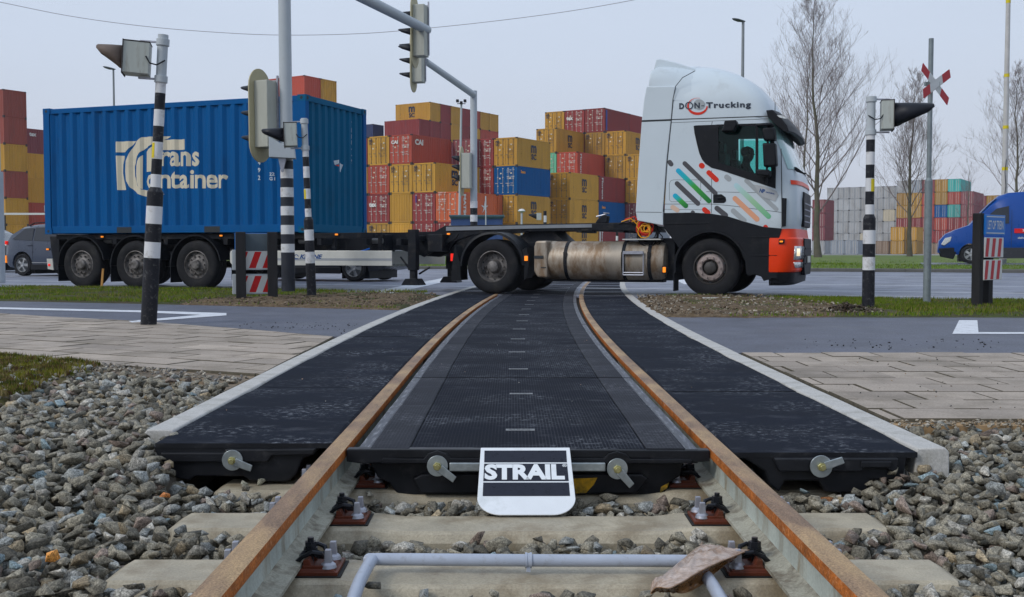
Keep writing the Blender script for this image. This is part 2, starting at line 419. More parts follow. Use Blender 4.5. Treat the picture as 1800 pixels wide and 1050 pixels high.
# ================================================================ TRACK
m_rust = mat('rusty_railhead', (0.23, 0.150, 0.098), 0.6, var=0.45, scale=16, dirt=(0.43, 0.29, 0.155), dirt_amt=0.5, dirt_scale=3.5, bump=0.6, bump_scale=90, stretch=(1, .35, 1), metal=0.1, grain=(170, .5))
m_railside = mat('rusty_rail_edge', (0.40, 0.12, 0.022), 0.6, var=0.5, scale=14, dirt=(0.52, 0.33, 0.20), dirt_amt=0.22, dirt_scale=60, grain=(120, .4), bump=0.4, bump_scale=120, metal=0.1)
m_railweb = mat('rail_web_steel', (0.44, 0.48, 0.44), 0.5, var=0.2, scale=6, dirt=(0.20, 0.14, 0.07), dirt_amt=0.38, dirt_scale=9, grain=(90, .15), stretch=(1, 1, .2), metal=0.15)
m_railfoot = mat('rail_foot_steel', (0.33, 0.32, 0.26), 0.6, var=0.15, scale=6, dirt=(0.09, 0.065, 0.04), dirt_amt=0.4, dirt_scale=11, grain=(110, .25))
RO = 0.7175 + 0.036
# profile (off, z, material of the face that follows)
PROF = [(-.013, 0.0, 0), (-.036, -.006, 3), (-.0365, -.034, 3), (-.0335, -.044, 1), (-.010, -.056, 1), (-.008, -.10, 1), (-.010, -.130, 2), (-.03, -.143, 2), (-.070, -.150, 2), (-.070, -.161, 2),
        (.070, -.161, 2), (.070, -.150, 2), (.03, -.143, 2), (.010, -.130, 1), (.008, -.10, 1), (.010, -.056, 1), (.0335, -.044, 3), (.0365, -.034, 3), (.036, -.006, 0), (.013, 0.0, 0)]
YS = list(np.arange(-2, 8, 0.5)) + list(np.arange(8, 46, 0.8))
def rail(side, label):
    root = thing('rail', label, 'rail', tuple(tp(3.0, side * RO)))
    off = root.location.copy()
    def part(nm, idx, mats):
        mb = MB()
        for k in idx:
            k2 = (k + 1) % len(PROF)
            rows = []
            for Y in YS: rows += [tp(Y, side * RO + PROF[k][0], PROF[k][1]) - off, tp(Y, side * RO + PROF[k2][0], PROF[k2][1]) - off]
            mi = {0: 0, 3: 1, 1: 0, 2: 1}[PROF[k][2]]
            mb.add(rows, [(2 * i, 2 * i + 1, 2 * i + 3, 2 * i + 2) for i in range(len(YS) - 1)], mi)
        b = bmesh.new(); o = mb.build(nm, mats, root, recalc=False)
        b.from_mesh(o.data); bmesh.ops.remove_doubles(b, verts=b.verts, dist=1e-5); bmesh.ops.recalc_face_normals(b, faces=b.faces); b.to_mesh(o.data); b.free()
        o.data.shade_smooth(); o.data.set_sharp_from_angle(angle=R(50))
        # normals must face out of the steel
        return o
    part('rail_head', [k for k in range(len(PROF)) if PROF[k][2] in (0, 3)], [m_rust, m_railside])
    part('rail_web_and_foot', [k for k in range(len(PROF)) if PROF[k][2] in (1, 2)], [m_railweb, m_railfoot])
    return root
rail(-1, 'rusty steel rail on the left side of the track, running under the trailer')
rail(1, 'rusty steel rail on the right side of the track, curving under the fuel tank')

# ---- sleepers with their fastenings
m_slp = mat('sleeper_concrete', (0.37, 0.325, 0.24), 0.5, spec=.4, var=0.28, scale=5, dirt=(0.20, 0.155, 0.095), dirt_amt=0.42, dirt_scale=4, grain=(140, .22), bump=0.25, bump_scale=90)
m_redp = mat('red_baseplate', (0.115, 0.028, 0.014), 0.45, var=0.3, scale=12, dirt=(0.09, 0.05, 0.03), dirt_amt=0.35, dirt_scale=25)
m_clip = mat('black_clip_steel', (0.022, 0.024, 0.03), 0.32, metal=0.5, var=0.3, scale=20)
m_zinc = mat('galvanised_bolt', (0.36, 0.37, 0.42), 0.42, metal=0.6, var=0.2, scale=20)
m_pad = mat('rubber_pad', (0.02, 0.02, 0.02), 0.7)
SZ = -0.183       # sleeper top
def make_sleeper():
    root = thing('sleeper', 'x', 'sleeper')
    mb = MB(); L = 1.26
    # cross-section changes along the length: deep seats, shallower middle
    rings = []
    for x in (-L, -L + .03, -.55, -.45, .45, .55, L - .03, L):
        e_ = 0.03 if abs(x) == L else 0.0
        t = -0.012 if abs(x) <= .46 else 0.0
        rings.append([(x, -.15 + e_, -.20), (x, -.143 + e_, -.045), (x, -.122 + e_, -.008 + t - e_ * .5), (x, -.105 + e_, t - e_ * .5), (x, .105 - e_, t - e_ * .5), (x, .122 - e_, -.008 + t - e_ * .5), (x, .143 - e_, -.045), (x, .15 - e_, -.20)])
    mb.loft(rings)
    mb.build('sleeper_beam', m_slp, root, smooth=14, bevel=0.003)
    for s in (-1, 1):
        bp = MB(); X = s * RO
        bp.box((X, 0, .009), (.36, .155, .012), 0)
        bp.box((X, 0, .0175), (.34, .14, .008), 0, taper=(.97, .94))
        for q in (-1, 1):
            xx = X + q * .088
            bp.prism([(xx - q * .012, .016), (xx - q * .012, .045), (xx + q * .004, .048), (xx + q * .018, .018)], -.06, -.022)
            bp.prism([(xx - q * .012, .016), (xx - q * .012, .045), (xx + q * .004, .048), (xx + q * .018, .018)], .022, .06)
            bp.prism([(xx - q * .014, .016), (xx - q * .014, .03), (xx + q * .05, .03), (xx + q * .06, .016)], -.064, -.054)
            bp.prism([(xx - q * .014, .016), (xx - q * .014, .03), (xx + q * .05, .03), (xx + q * .06, .016)], .054, .064)
        b = bp.build('baseplate', m_redp, root, bevel=0.002)
        pb = MB(); pb.box((X, 0, .0015), (.38, .17, .005)); pb.build('rubber_pad', m_pad, b)
        for q in (-1, 1):
            xx = X + q * .088
            cm = MB()
            for w in (-1, 1):
                pts = [(xx - q * .032, w * .006, .030), (xx - q * .034, w * .03, .034), (xx - q * .016, w * .044, .052), (xx + q * .014, w * .047, .066), (xx + q * .036, w * .038, .060), (xx + q * .042, w * .022, .046), (xx + q * .026, w * .014, .044), (xx + q * .004, w * .013, .058)]
                cm.tube(pts, .0075, 7)
            cm.cyl((xx, 0, .02), (xx, 0, .098), .0095, n=10)
            cm.cyl((xx, 0, .062), (xx, 0, .068), .021, n=14)
            cm.cyl((xx, 0, .068), (xx, 0, .086), .0185, n=6)
            cm.build('tension_clip', m_clip, b, smooth=40)
            for w in (-1, 1):
                bm_ = MB(); bx_ = X + q * .148
                bm_.cyl((bx_, w * .045, .02), (bx_, w * .045, .030), .025, .022, 18)
                bm_.cyl((bx_, w * .045, .030), (bx_, w * .045, .037), .022, .014, 18)
                bm_.box((bx_, w * .045, .055), (.022, .022, .038), taper=(.8, .8))
                bm_.build('sleeper_screw', m_zinc, b, smooth=40, bevel=0.001)
    return root
slp = make_sleeper()
SY = [3.80, 3.205, 4.385, 2.61, 2.015, 1.42, 4.98, 0.825]
SLAB = ['concrete sleeper under the foot of the tilted sign, its red baseplates bare', 'concrete sleeper carrying the grey plastic pipe across the track',
        'concrete sleeper half under the front edge of the rubber crossing', 'concrete sleeper nearest the camera but one, under the bare rails',
        'concrete sleeper third behind the pipe towards the camera', 'concrete sleeper fourth behind the pipe towards the camera', 'concrete sleeper wholly under the first rubber panels', 'concrete sleeper farthest towards the camera']
for i, y in enumerate(SY):
    o = slp if i == 0 else copy_tree(slp)
    o.location = (cx(y), y, SZ); o['label'] = SLAB[i]; o['group'] = 'concrete sleepers under the bare track'

# ---- rubber crossing panels
def rubber_mat(name, col, grid=0.0, scuff=0.5, gridcol=(0.2, 0.21, 0.24), fine=0.014, rough=0.78):
    m = mat(name, col, rough, var=0.25, scale=1.4, dirt=(0.075, 0.08, 0.095), dirt_amt=scuff * 0.4, dirt_scale=3.2, bump=0.25, bump_scale=70, stretch=(.9, 2.0, 1), spec=0.07, dirt_lo=0.54, grain=(150, .35))
    n = m.node_tree.nodes; l = m.node_tree.links; b = n['Principled BSDF']
    src = b.inputs['Base Color'].links[0].from_socket
    ge = n.new('ShaderNodeNewGeometry')
    # broken-up white scuffs: fine noise inside broad patches
    n1 = n.new('ShaderNodeTexNoise'); n1.inputs['Scale'].default_value = 34; n1.inputs['Detail'].default_value = 5; n1.inputs['Roughness'].default_value = .75
    mp1 = n.new('ShaderNodeMapping'); mp1.inputs['Scale'].default_value = (.8, .9, 1); l.new(ge.outputs['Position'], mp1.inputs[0]); l.new(mp1.outputs[0], n1.inputs['Vector'])
    n2 = n.new('ShaderNodeTexNoise'); n2.inputs['Scale'].default_value = 2.1; n2.inputs['Detail'].default_value = 3; l.new(mp1.outputs[0], n2.inputs['Vector'])
    a = n.new('ShaderNodeMapRange'); a.inputs['From Min'].default_value = .52; a.inputs['From Max'].default_value = .70; l.new(n1.outputs['Fac'], a.inputs['Value'])
    c = n.new('ShaderNodeMapRange'); c.inputs['From Min'].default_value = .46; c.inputs['From Max'].default_value = .68; l.new(n2.outputs['Fac'], c.inputs['Value'])
    mu = n.new('ShaderNodeMath'); mu.operation = 'MULTIPLY'; l.new(a.outputs[0], mu.inputs[0]); l.new(c.outputs[0], mu.inputs[1])
    ms = n.new('ShaderNodeMath'); ms.operation = 'MULTIPLY'; ms.inputs[1].default_value = scuff; l.new(mu.outputs[0], ms.inputs[0])
    mixs = n.new('ShaderNodeMixRGB'); mixs.inputs[2].default_value = (.34, .36, .40, 1); l.new(ms.outputs[0], mixs.inputs[0]); l.new(src, mixs.inputs[1])
    out = mixs.outputs[0]
    if grid:
        sp = n.new('ShaderNodeSeparateXYZ'); tcn = n.new('ShaderNodeTexCoord'); l.new(tcn.outputs['UV'], sp.inputs[0])
        def wav(sock, per, thr):
            d = n.new('ShaderNodeMath'); d.operation = 'DIVIDE'; d.inputs[1].default_value = per; l.new(sock, d.inputs[0])
            f = n.new('ShaderNodeMath'); f.operation = 'PINGPONG'; f.inputs[1].default_value = 0.5; l.new(d.outputs[0], f.inputs[0])
            g = n.new('ShaderNodeMapRange'); g.inputs['From Min'].default_value = thr; g.inputs['From Max'].default_value = 0.5; l.new(f.outputs[0], g.inputs['Value'])
            return g.outputs[0]
        gx, gy = wav(sp.outputs[0], fine, .28), wav(sp.outputs[1], fine, .2)
        mm_ = n.new('ShaderNodeMath'); mm_.operation = 'MULTIPLY'; l.new(gx, mm_.inputs[0]); l.new(gy, mm_.inputs[1])
        nb = n.new('ShaderNodeMath'); nb.operation = 'MULTIPLY'; l.new(mm_.outputs[0], nb.inputs[0])
        mr_ = n.new('ShaderNodeMapRange'); mr_.inputs['From Min'].default_value = .35; mr_.inputs['From Max'].default_value = .7; mr_.inputs['To Min'].default_value = .25 * grid; mr_.inputs['To Max'].default_value = grid * 1.2
        l.new(n2.outputs['Fac'], mr_.inputs['Value']); l.new(mr_.outputs[0], nb.inputs[1])
        gm = n.new('ShaderNodeMixRGB'); gm.inputs[2].default_value = (*gridcol, 1); l.new(nb.outputs[0], gm.inputs[0]); l.new(out, gm.inputs[1]); out = gm.outputs[0]
        bp = n.new('ShaderNodeBump'); bp.inputs['Strength'].default_value = .5; bp.inputs['Distance'].default_value = .004
        l.new(mm_.outputs[0], bp.inputs['Height']); l.new(bp.outputs[0], b.inputs['Normal'])
    l.new(out, b.inputs['Base Color']); return m
m_rub = rubber_mat('black_rubber', (0.0085, 0.0115, 0.020), 0, .75)
m_rubc = rubber_mat('studded_rubber', (0.0065, 0.0085, 0.015), .8, .55)
m_rube = rubber_mat('grey_rubber_strip', (0.030, 0.032, 0.040), .5, .5, gridcol=(.20, .21, .23), fine=.014)
m_rubf = mat('rubber_face', (0.011, 0.012, 0.015), 0.38, var=0.3, scale=9, dirt=(0.05, 0.05, 0.052), dirt_amt=0.2, dirt_scale=16, bump=0.15)
m_lip = mat('scuffed_rubber_lip', (0.07, 0.075, 0.09), 0.5, var=0.5, scale=16, dirt=(0.30, 0.31, 0.34), dirt_amt=0.35, dirt_scale=24, stretch=(3, .3, 1))
m_mark = mat('moulded_panel_mark', (0.20, 0.21, 0.22), 0.6, var=0.4, scale=60)
m_yel = mat('yellow_paint_smear', (0.62, 0.33, 0.012), 0.5, var=0.4, scale=18, dirt=(0.04, 0.05, 0.02), dirt_amt=0.5, dirt_scale=12)
def slab_mesh(y0, y1, o0, o1, top, thick, gap=0.004, n=4, edge=0.006, z1=None, base=None, crown=0.0):
    # curved slab; the far end may be lower or higher (z1); returns MB with UV = metres
    mb = MB(); rings = []
    for k in range(n + 1):
        Y = y0 + gap + (y1 - y0 - 2 * gap) * k / n
        cut = edge if k in (0, n) else 0
        r = [tp(Y, o0, top - thick), tp(Y, o0, top - edge), tp(Y, o0 + edge, top - cut), tp(Y, o1 - edge, top - cut), tp(Y, o1, top - edge), tp(Y, o1, top - thick)]
        rings.append(r)
    first = []
    for k, r in enumerate(rings):
        if k == 1: first.append([p + (rings[0][i] - p) * 0.985 for i, p in enumerate(r)] if False else None)
    mb.loft(rings); return mb
def uv_metres(o, origin):
    me = o.data; uv = me.uv_layers.new(name='UVMap')
    co = np.zeros(len(me.vertices) * 3, np.float32); me.vertices.foreach_get('co', co); co = co.reshape(-1, 3)
    li = np.zeros(len(me.loops), np.int32); me.loops.foreach_get('vertex_index', li)
    p = co[li][:, :2] + np.array([origin[0], origin[1]])
    # measure across from the track centre so the studs follow the curve
    c = np.where(p[:, 1] > 7, 0.062 + 0.0028 * (p[:, 1] - 7) ** 2, 0.062)
    q = np.stack([p[:, 0] - c, p[:, 1]], 1).astype(np.float32)
    uv.data.foreach_set('uv', q.ravel())
def panel_part(name, mats, parent, y0, y1, o0, o1, top, thick, edge=0.006, gap=0.004, n=3, face_mat=None):
    mb = slab_mesh(y0, y1, o0, o1, top, thick, gap, n, edge)
    base = parent.location if parent is not None else Vector((0, 0, 0))
    mb.v = [tuple(Vector(p) - base) for p in mb.v]
    if face_mat is not None:
        nf = len(mb.f); mb.m = [1 if (i >= nf - 2 or i % 6 in (0, 4, 5)) else 0 for i in range(nf)]
        mats = [mats, face_mat]
    o = mb.build(name, mats, parent, smooth=20); uv_metres(o, base); return o
INW = 0.7175 - 0.048
Y0 = 4.22; PL = 1.2
NP = 19
grp_i = 'studded rubber panels between the rails'
ords = ['first', 'second', 'third', 'fourth', 'fifth', 'sixth', 'seventh', 'eighth', 'ninth', 'tenth', 'eleventh', 'twelfth', 'thirteenth', 'fourteenth', 'fifteenth', 'sixteenth', 'seventeenth', 'eighteenth', 'nineteenth', 'twentieth', 'twenty-first', 'twenty-second', 'twenty-third']
y = Y0
for i in range(NP):
    y1 = y + PL
    root = thing('inner_rubber_panel', '%s studded rubber panel between the rails, counted from the %s' % (ords[i], 'sign' if i else 'sign, its bolted front end showing'), 'rubber panel', tuple(tp(y + .6, 0, 0)), 0, grp_i)
    dz = random.uniform(-.002, .001)
    panel_part('panel_centre', m_rubc, root, y, y1, -INW + .205, INW - .205, -.002 + dz, .14 if i else .05, face_mat=m_rubf)
    for s in (-1, 1):
        a, b = (INW - .203, INW - .05)
        o0, o1 = (a, b) if s > 0 else (-b, -a)
        panel_part('edge_strip', m_rube, root, y, y1, o0, o1, 0.0 + dz, .06, face_mat=m_rubf)
        a, b = (INW - .049, INW)
        o0, o1 = (a, b) if s > 0 else (-b, -a)
        panel_part('rubber_lip', m_lip, root, y, y1, o0, o1, -.004 + dz, .06, edge=.005, face_mat=m_rubf)
    mk = MB(); c = tp(y + .42, -.02 + random.uniform(-.01, .01), 0) - root.location
    tv, tf = text2d('STRAIL', 1, bold=.01); tv = fit2d(tv, -.05, .05, -.012, .012)
    mk.box((c.x, c.y, -.001 + dz), (.125, .042, .002), 0)
    b_ = mk.build('moulded_mark', m_mark, root)
    mk = MB(); mk.add([(c.x + a, c.y + b, .0008 + dz) for a, b in tv], tf); mk.build('mark_lettering', m_rubf, b_, recalc=False)
    y = y1
# front end of the first inner panel: dark moulded body with recesses
first = [o for o in bpy.data.objects if o.name == 'inner_rubber_panel'][0]
fb = first.location
def FX(px, py, Y=Y0):      # pixel on the crossing's front plane
    p = YP(px, py, Y); return (p.x, p.z)
def front_prism(name, pts, ya, yb, m, parent, bevel=.004):
    Yr = ya
    mb = MB(); b = parent.location
    mb.prism([(FX(px, py, Yr)[0] - b.x, FX(px, py, Yr)[1] - b.z) for px, py in pts], ya - b.y, yb - b.y)
    return mb.build(name, m, parent, bevel=bevel)
front_prism('front_edge', [(609, 790), (1248, 792), (1248, 812), (1180, 814), (1140, 806), (700, 806), (690, 812), (640, 816), (609, 812)], Y0 - .012, Y0 + .04, m_rubf, first)
front_prism('front_body', [(648, 812), (1200, 812), (1196, 838), (1176, 848), (1168, 872), (700, 872), (684, 850), (664, 840)], Y0 + .05, Y0 + .5, m_rubf, first, .008)
front_prism('front_rib', [(672, 806), (745, 807), (752, 798), (768, 793), (786, 798), (792, 806), (1062, 806), (1070, 798), (1085, 794), (1101, 799), (1108, 807), (1216, 808), (1216, 815), (672, 815)], Y0 - .022, Y0 + .02, m_rubf, first, .003)
front_prism('front_foot', [(726, 842), (742, 834), (1128, 834), (1140, 842), (1120, 868), (740, 868)], Y0 + .02, Y0 + .06, m_rubf, first, .006)
front_prism('yellow_smear', [(1004, 842), (1050, 840), (1044, 852), (1030, 867), (1004, 868)], Y0 + .0175, Y0 + .03, m_yel, first, 0)
front_prism('yellow_smear', [(1162, 856), (1176, 849), (1173, 858), (1160, 867)], Y0 + .0475, Y0 + .06, m_yel, first, 0)

# outer panels (both sides of the track) ------------------------------------
OUT0, OUT1 = RO + 0.042, 1.515
def outer_row(side, ystart, n, length, where):
    y = ystart; res = []
    for i in range(n):
        a, b = (OUT0, OUT1) if side > 0 else (-OUT1, -OUT0)
        root = thing('outer_rubber_panel', '%s smooth rubber panel from the open end, between %s' % (ords[i], where), 'rubber panel', tuple(tp(y + length / 2, side * 1.15, 0)), 0, 'smooth rubber panels outside the ' + ('right rail' if side > 0 else 'left rail'))
        panel_part('panel_top', m_rub, root, y, y + length, a, b, random.uniform(-.002, .002), .13 if i else .03, n=5, face_mat=m_rubf, edge=.01, gap=.002)
        res.append(root); y += length
    return res
LO = outer_row(-1, 4.37, 13, 1.8, 'left rail and left kerb')
RP = outer_row(1, 4.17, 13, 1.8, 'right rail and right kerb')
p0 = LO[0]
front_prism('front_face', [(268, 783), (560, 785), (552, 800), (532, 806), (520, 836), (505, 848), (440, 846), (428, 838), (344, 838), (332, 846), (296, 838), (284, 822)], 4.375, 4.65, m_rubf, p0, .008)
front_prism('front_rib', [(282, 796), (395, 796), (395, 790), (480, 790), (555, 789), (550, 800), (478, 802), (470, 813), (284, 813)], 4.355, 4.39, m_rubf, p0, .006)
p1 = RP[0]
front_prism('front_face', [(1290, 800), (1596, 798), (1588, 842), (1530, 845), (1526, 868), (1452, 866), (1440, 846), (1380, 846), (1370, 866), (1352, 852), (1345, 830), (1318, 812)], 4.175, 4.45, m_rubf, p1, .008)
front_prism('front_rib', [(1360, 806), (1580, 806), (1578, 832), (1572, 832), (1560, 825), (1520, 824), (1515, 830), (1370, 830)], 4.150, 4.19, m_rubf, p1, .006)
front_prism('front_rib', [(1515, 812), (1568, 812), (1566, 822), (1513, 822)], 4.140, 4.19, m_rubf, p1, .003)
# clamping washers and tie bars
m_wash = mat('zinc_washer', (0.36, 0.40, 0.41), 0.34, metal=0.75, var=0.2, scale=30, dirt=(0.5, 0.5, 0.5), dirt_amt=.2, dirt_scale=30)
m_brass = mat('passivated_nut', (0.45, 0.42, 0.20), 0.3, metal=0.8)
def washer(root, px, py, Y, ang, r=.041, tang=.085):
    P = YP(px, py, Y); c = P - root.location
    mb = MB(); mb.cyl((c.x, c.y, c.z), (c.x, c.y - .007, c.z), r, n=32)
    w = mb.build('washer', m_wash, root, smooth=40, bevel=.001)
    mb = MB(); mb.cyl((c.x, c.y - .006, c.z), (c.x, c.y - .020, c.z), .017, n=6); mb.cyl((c.x, c.y - .019, c.z), (c.x, c.y - .034, c.z), .0105, n=14)
    mb.build('nut', m_brass, w, smooth=40, bevel=.001)
    d = Vector((math.cos(ang), 0, math.sin(ang))); nn = Vector((-d.z, 0, d.x))
    mb = MB(); A = c + d * .012; B = c + d * tang
    q = [A + nn * .016, A - nn * .016, B - nn * .012 + d * .002, B + nn * .014]
    vs = [p + Vector((0, -.010, 0)) for p in q] + [p + Vector((0, -.019, 0)) for p in q]
    mb.add(vs, [(0, 1, 2, 3), (7, 6, 5, 4), (0, 4, 5, 1), (1, 5, 6, 2), (2, 6, 7, 3), (3, 7, 4, 0)])
    mb.build('locking_tongue', m_wash, w, bevel=.002)
tie = thing('tie_bar', 'galvanised steel bar with a washer at each end, behind the tilted sign', 'tie bar', tuple(YP(928, 822, Y0 - .04)))
mb = MB(); a = YP(790, 821, Y0 - .035) - tie.location; b = YP(1064, 821, Y0 - .035) - tie.location
mb.box(((a.x + b.x) / 2, a.y, a.z), (b.x - a.x, .014, .034)); mb.build('bar', m_wash, tie, bevel=.004)
washer(tie, 769, 819, Y0 - .022, R(-38)); washer(tie, 1085, 824, Y0 - .022, R(-50))
t = thing('clamp_bolt', 'round washer with bolt and tongue on the left outer panel front', 'clamp bolt', tuple(YP(409, 809, 4.355)), 0, 'clamp bolts on the outer panel fronts'); washer(t, 409, 809, 4.353, R(-22), r=.042)
t = thing('clamp_bolt', 'round washer with bolt and tongue on the right outer panel front', 'clamp bolt', tuple(YP(1443, 820, 4.14)), 0, 'clamp bolts on the outer panel fronts'); washer(t, 1443, 820, 4.138, R(18), r=.043, tang=.085)

# kerbs both sides, in stones about a metre long ----------------------------
def kerb_row(side, ys, n, length, name_where):
    y = ys
    for i in range(n):
        root = None
        rings = []
        for k in range(4):
            Y = y + .003 + (length - .006) * k / 3
            f = lambda o, z: tp(Y, side * o, z)
            zz = random.uniform(-.001, .001)
            rings.append([f(1.50, -.35), f(1.518, -.01), f(1.523, 0.001 + zz), f(1.632, 0.003 + zz), f(1.648, -.014), f(1.655, -.35)])
        mb = MB(); c = tp(y, side * 1.58, 0)
        mb.loft([[p - c for p in r] for r in rings])
        o = mb.build('kerb_stone', m_conc, None, loc=c, smooth=30, bevel=.006 if i < 8 else 0)
        tag(o, '%s pale concrete kerb stone from the open end, beside the %s' % (ords[i], name_where), 'kerb stone', 'kerb stones along the ' + name_where)
        y += length
kerb_row(-1, 4.62, 21, 1.15, 'left outer rubber panels')
kerb_row(1, 4.19, 21, 1.15, 'right outer rubber panels')
# concrete end block under the right kerb end
mb = MB(); c = YP(1640, 900, 4.23)
mb.prism([(c.x - .20, -.30), (c.x - .185, -.178), (c.x - .16, -.168), (c.x - .06, -.170), (c.x - .05, -.30)], 4.20, 4.36)
tag(mb.build('concrete_block', m_conc, bevel=.006), 'small concrete haunch block below the right kerb end', 'concrete block')

# ---- ballast ---------------------------------------------------------------
m_bal = bpy.data.materials.new('ballast_stone'); m_bal.use_nodes = True
n = m_bal.node_tree.nodes; l = m_bal.node_tree.links; b = n['Principled BSDF']
at = n.new('ShaderNodeAttribute'); at.attribute_name = 'tone'
nz = n.new('ShaderNodeTexNoise'); nz.inputs['Scale'].default_value = 90; nz.inputs['Detail'].default_value = 8; nz.inputs['Roughness'].default_value = .7
ge = n.new('ShaderNodeNewGeometry'); l.new(ge.outputs['Position'], nz.inputs['Vector'])
mr = n.new('ShaderNodeMapRange'); mr.inputs['From Min'].default_value = .3; mr.inputs['From Max'].default_value = .7; mr.inputs['To Min'].default_value = .3; mr.inputs['To Max'].default_value = 1.75
l.new(nz.outputs['Fac'], mr.inputs['Value'])
n3 = n.new('ShaderNodeTexNoise'); n3.inputs['Scale'].default_value = 230; n3.inputs['Detail'].default_value = 2; l.new(ge.outputs['Position'], n3.inputs['Vector'])
m3 = n.new('ShaderNodeMapRange'); m3.inputs['From Min'].default_value = .32; m3.inputs['From Max'].default_value = .68; m3.inputs['To Min'].default_value = .55; m3.inputs['To Max'].default_value = 1.5; l.new(n3.outputs['Fac'], m3.inputs['Value'])
m4 = n.new('ShaderNodeMath'); m4.operation = 'MULTIPLY'; l.new(mr.outputs[0], m4.inputs[0]); l.new(m3.outputs[0], m4.inputs[1])
mu = n.new('ShaderNodeMixRGB'); mu.blend_type = 'MULTIPLY'; mu.inputs[0].default_value = 1
l.new(at.outputs['Color'], mu.inputs[1]); l.new(m4.outputs[0], mu.inputs[2]); l.new(mu.outputs[0], b.inputs['Base Color'])
b.inputs['Roughness'].default_value = .62; b.inputs['Specular IOR Level'].default_value = .25
bp = n.new('ShaderNodeBump'); bp.inputs['Strength'].default_value = .5; bp.inputs['Distance'].default_value = .006; l.new(nz.outputs['Fac'], bp.inputs['Height']); l.new(bp.outputs[0], b.inputs['Normal'])
protos = []
for k in range(22):
    bm_ = bmesh.new(); r_ = random.Random(k)
    npt = r_.randint(8, 12)
    for i in range(npt):
        v = Vector((r_.gauss(0, 1), r_.gauss(0, 1), r_.gauss(0, 1))).normalized()
        v = Vector((v.x * 1.12, v.y * r_.uniform(.58, .9), v.z * r_.uniform(.45, .78))) * r_.uniform(.85, 1.05)
        bm_.verts.new(v)
    res = bmesh.ops.convex_hull(bm_, input=bm_.verts)
    for v in [v for v in bm_.verts if not v.link_faces]: bm_.verts.remove(v)
    bmesh.ops.dissolve_limit(bm_, angle_limit=R(9), verts=bm_.verts, edges=bm_.edges)
    bmesh.ops.bevel(bm_, geom=bm_.edges[:], offset=.035, segments=1, affect='EDGES', profile=.6)
    bmesh.ops.triangulate(bm_, faces=bm_.faces)
    bm_.verts.index_update()
    protos.append((np.array([v.co[:] for v in bm_.verts], np.float32), np.array([[v.index for v in f.verts] for f in bm_.faces], np.int32)))
    bm_.free()
def pt_in(poly, x, y):
    c = False; j = len(poly) - 1
    for i in range(len(poly)):
        xi, yi = poly[i][0], poly[i][1]; xj, yj = poly[j][0], poly[j][1]
        if (yi > y) != (yj > y) and x < (xj - xi) * (y - yi) / (yj - yi) + xi: c = not c
        j = i
    return c
SLY = sorted(SY)
def surf(x, y):
    a = abs(x - cx(y))
    if a < .70: h = -.226
    elif a < 1.33: h = -.214 + .03 * (a - .7) / .6
    else:
        h = -.170 + min(1, (a - 1.33) / .9) * .09
    k = min(1, max(0, (y - 4.2) / 2.6))
    if x < 0:
        if a > 1.4: k = min(1, max(0, (y - 3.7) / .9))
        h = h * (1 - k) + (-.035) * k
    elif a > 1.33:
        k = min(1, max(0, (y - 3.6) / 1.2)); h = h * (1 - k) + (-.055) * k
    return h + .018 * noise.noise(Vector((x * 1.7, y * 1.7, 3)))
LBpoly = [tuple(G(-700, 588).xy), tuple(G(20, 633).xy), tuple(G(447, 668).xy), (-1.6, 12), (-9, 14)]
def blocked(x, y, r):
    a = abs(x - cx(y))
    if x > 0 and y > 4.92 and a > 1.6: return True
    if x < 0 and y > 6 and pt_in(LBpoly, x, y): return True
    if y > 4.30 and a < 1.68 and not (x < 0 and y < 4.58 and a > 1.5): return True
    if abs(a - RO) < .085 + r * .5: return True
    return False
V = []; Fc = []; T = []; nv = 0
def palette():
    q = random.random()
    if q < .50: c = (.195, .178, .138)
    elif q < .68: c = (.115, .105, .082)
    elif q < .77: c = (.235, .245, .235)
    elif q < .88: c = (.30, .285, .25)
    elif q < .94: c = (.18, .14, .115)
    elif q < .96: c = (.17, .22, .235)
    elif q < .9994: c = (.25, .20, .13)
    else: c = (.34, .15, .06)
    g = random.uniform(.6, 1.35)
    return (c[0] * g, c[1] * g, c[2] * g)
def stone(x, y, z, s, col=None):
    global nv
    P, Fp = protos[random.randrange(len(protos))]
    e = Vector((random.gauss(0, .35), random.gauss(0, .35), random.uniform(0, 6.28)))
    if random.random() < .25: e.x += random.uniform(-1.2, 1.2)
    M = np.array(Matrix.Rotation(e.z, 3, 'Z') @ Matrix.Rotation(e.x, 3, 'X') @ Matrix.Rotation(e.y, 3, 'Y'), np.float32)
    V.append((P * s) @ M.T + np.array([x, y, z], np.float32)); Fc.append(Fp + nv); nv += len(P)
    c = col or palette(); T.append(np.tile(np.array([*c, 1], np.float32), (len(P), 1)))
def scatter(x0, x1, y0, y1, sp, layer, smin, smax):
    for j in range(int((y1 - y0) / sp)):
        for i in range(int((x1 - x0) / sp)):
            x = x0 + (i + random.random()) * sp; y = y0 + (j + random.random()) * sp
            if abs(x) > .62 * y + 2.2: continue
            s = random.triangular(smin, smax, smin + (smax - smin) * .3)
            if blocked(x, y, s): continue
            h = surf(x, y) + layer; a = abs(x - cx(y))
            if a < 1.27:
                d = min(abs(y - q) for q in SLY)
                if d < .145 + s * .38:
                    continue
            elif a < 1.40:
                d = min(abs(y - q) for q in SLY)
                if d < .13 and a < 1.26 + s * .3: continue
            stone(x, y, h + random.uniform(-.012, .012), s)
scatter(-6, 6.5, 1.0, 8.0, .056, -.055, .028, .046)
scatter(-6, 6.5, 1.2, 8.0, .050, -.026, .024, .046)
scatter(-6, 6.5, 1.2, 8.0, .056, -.002, .024, .052)
scatter(-6, 6.5, 1.2, 8.0, .105, .020, .022, .054)
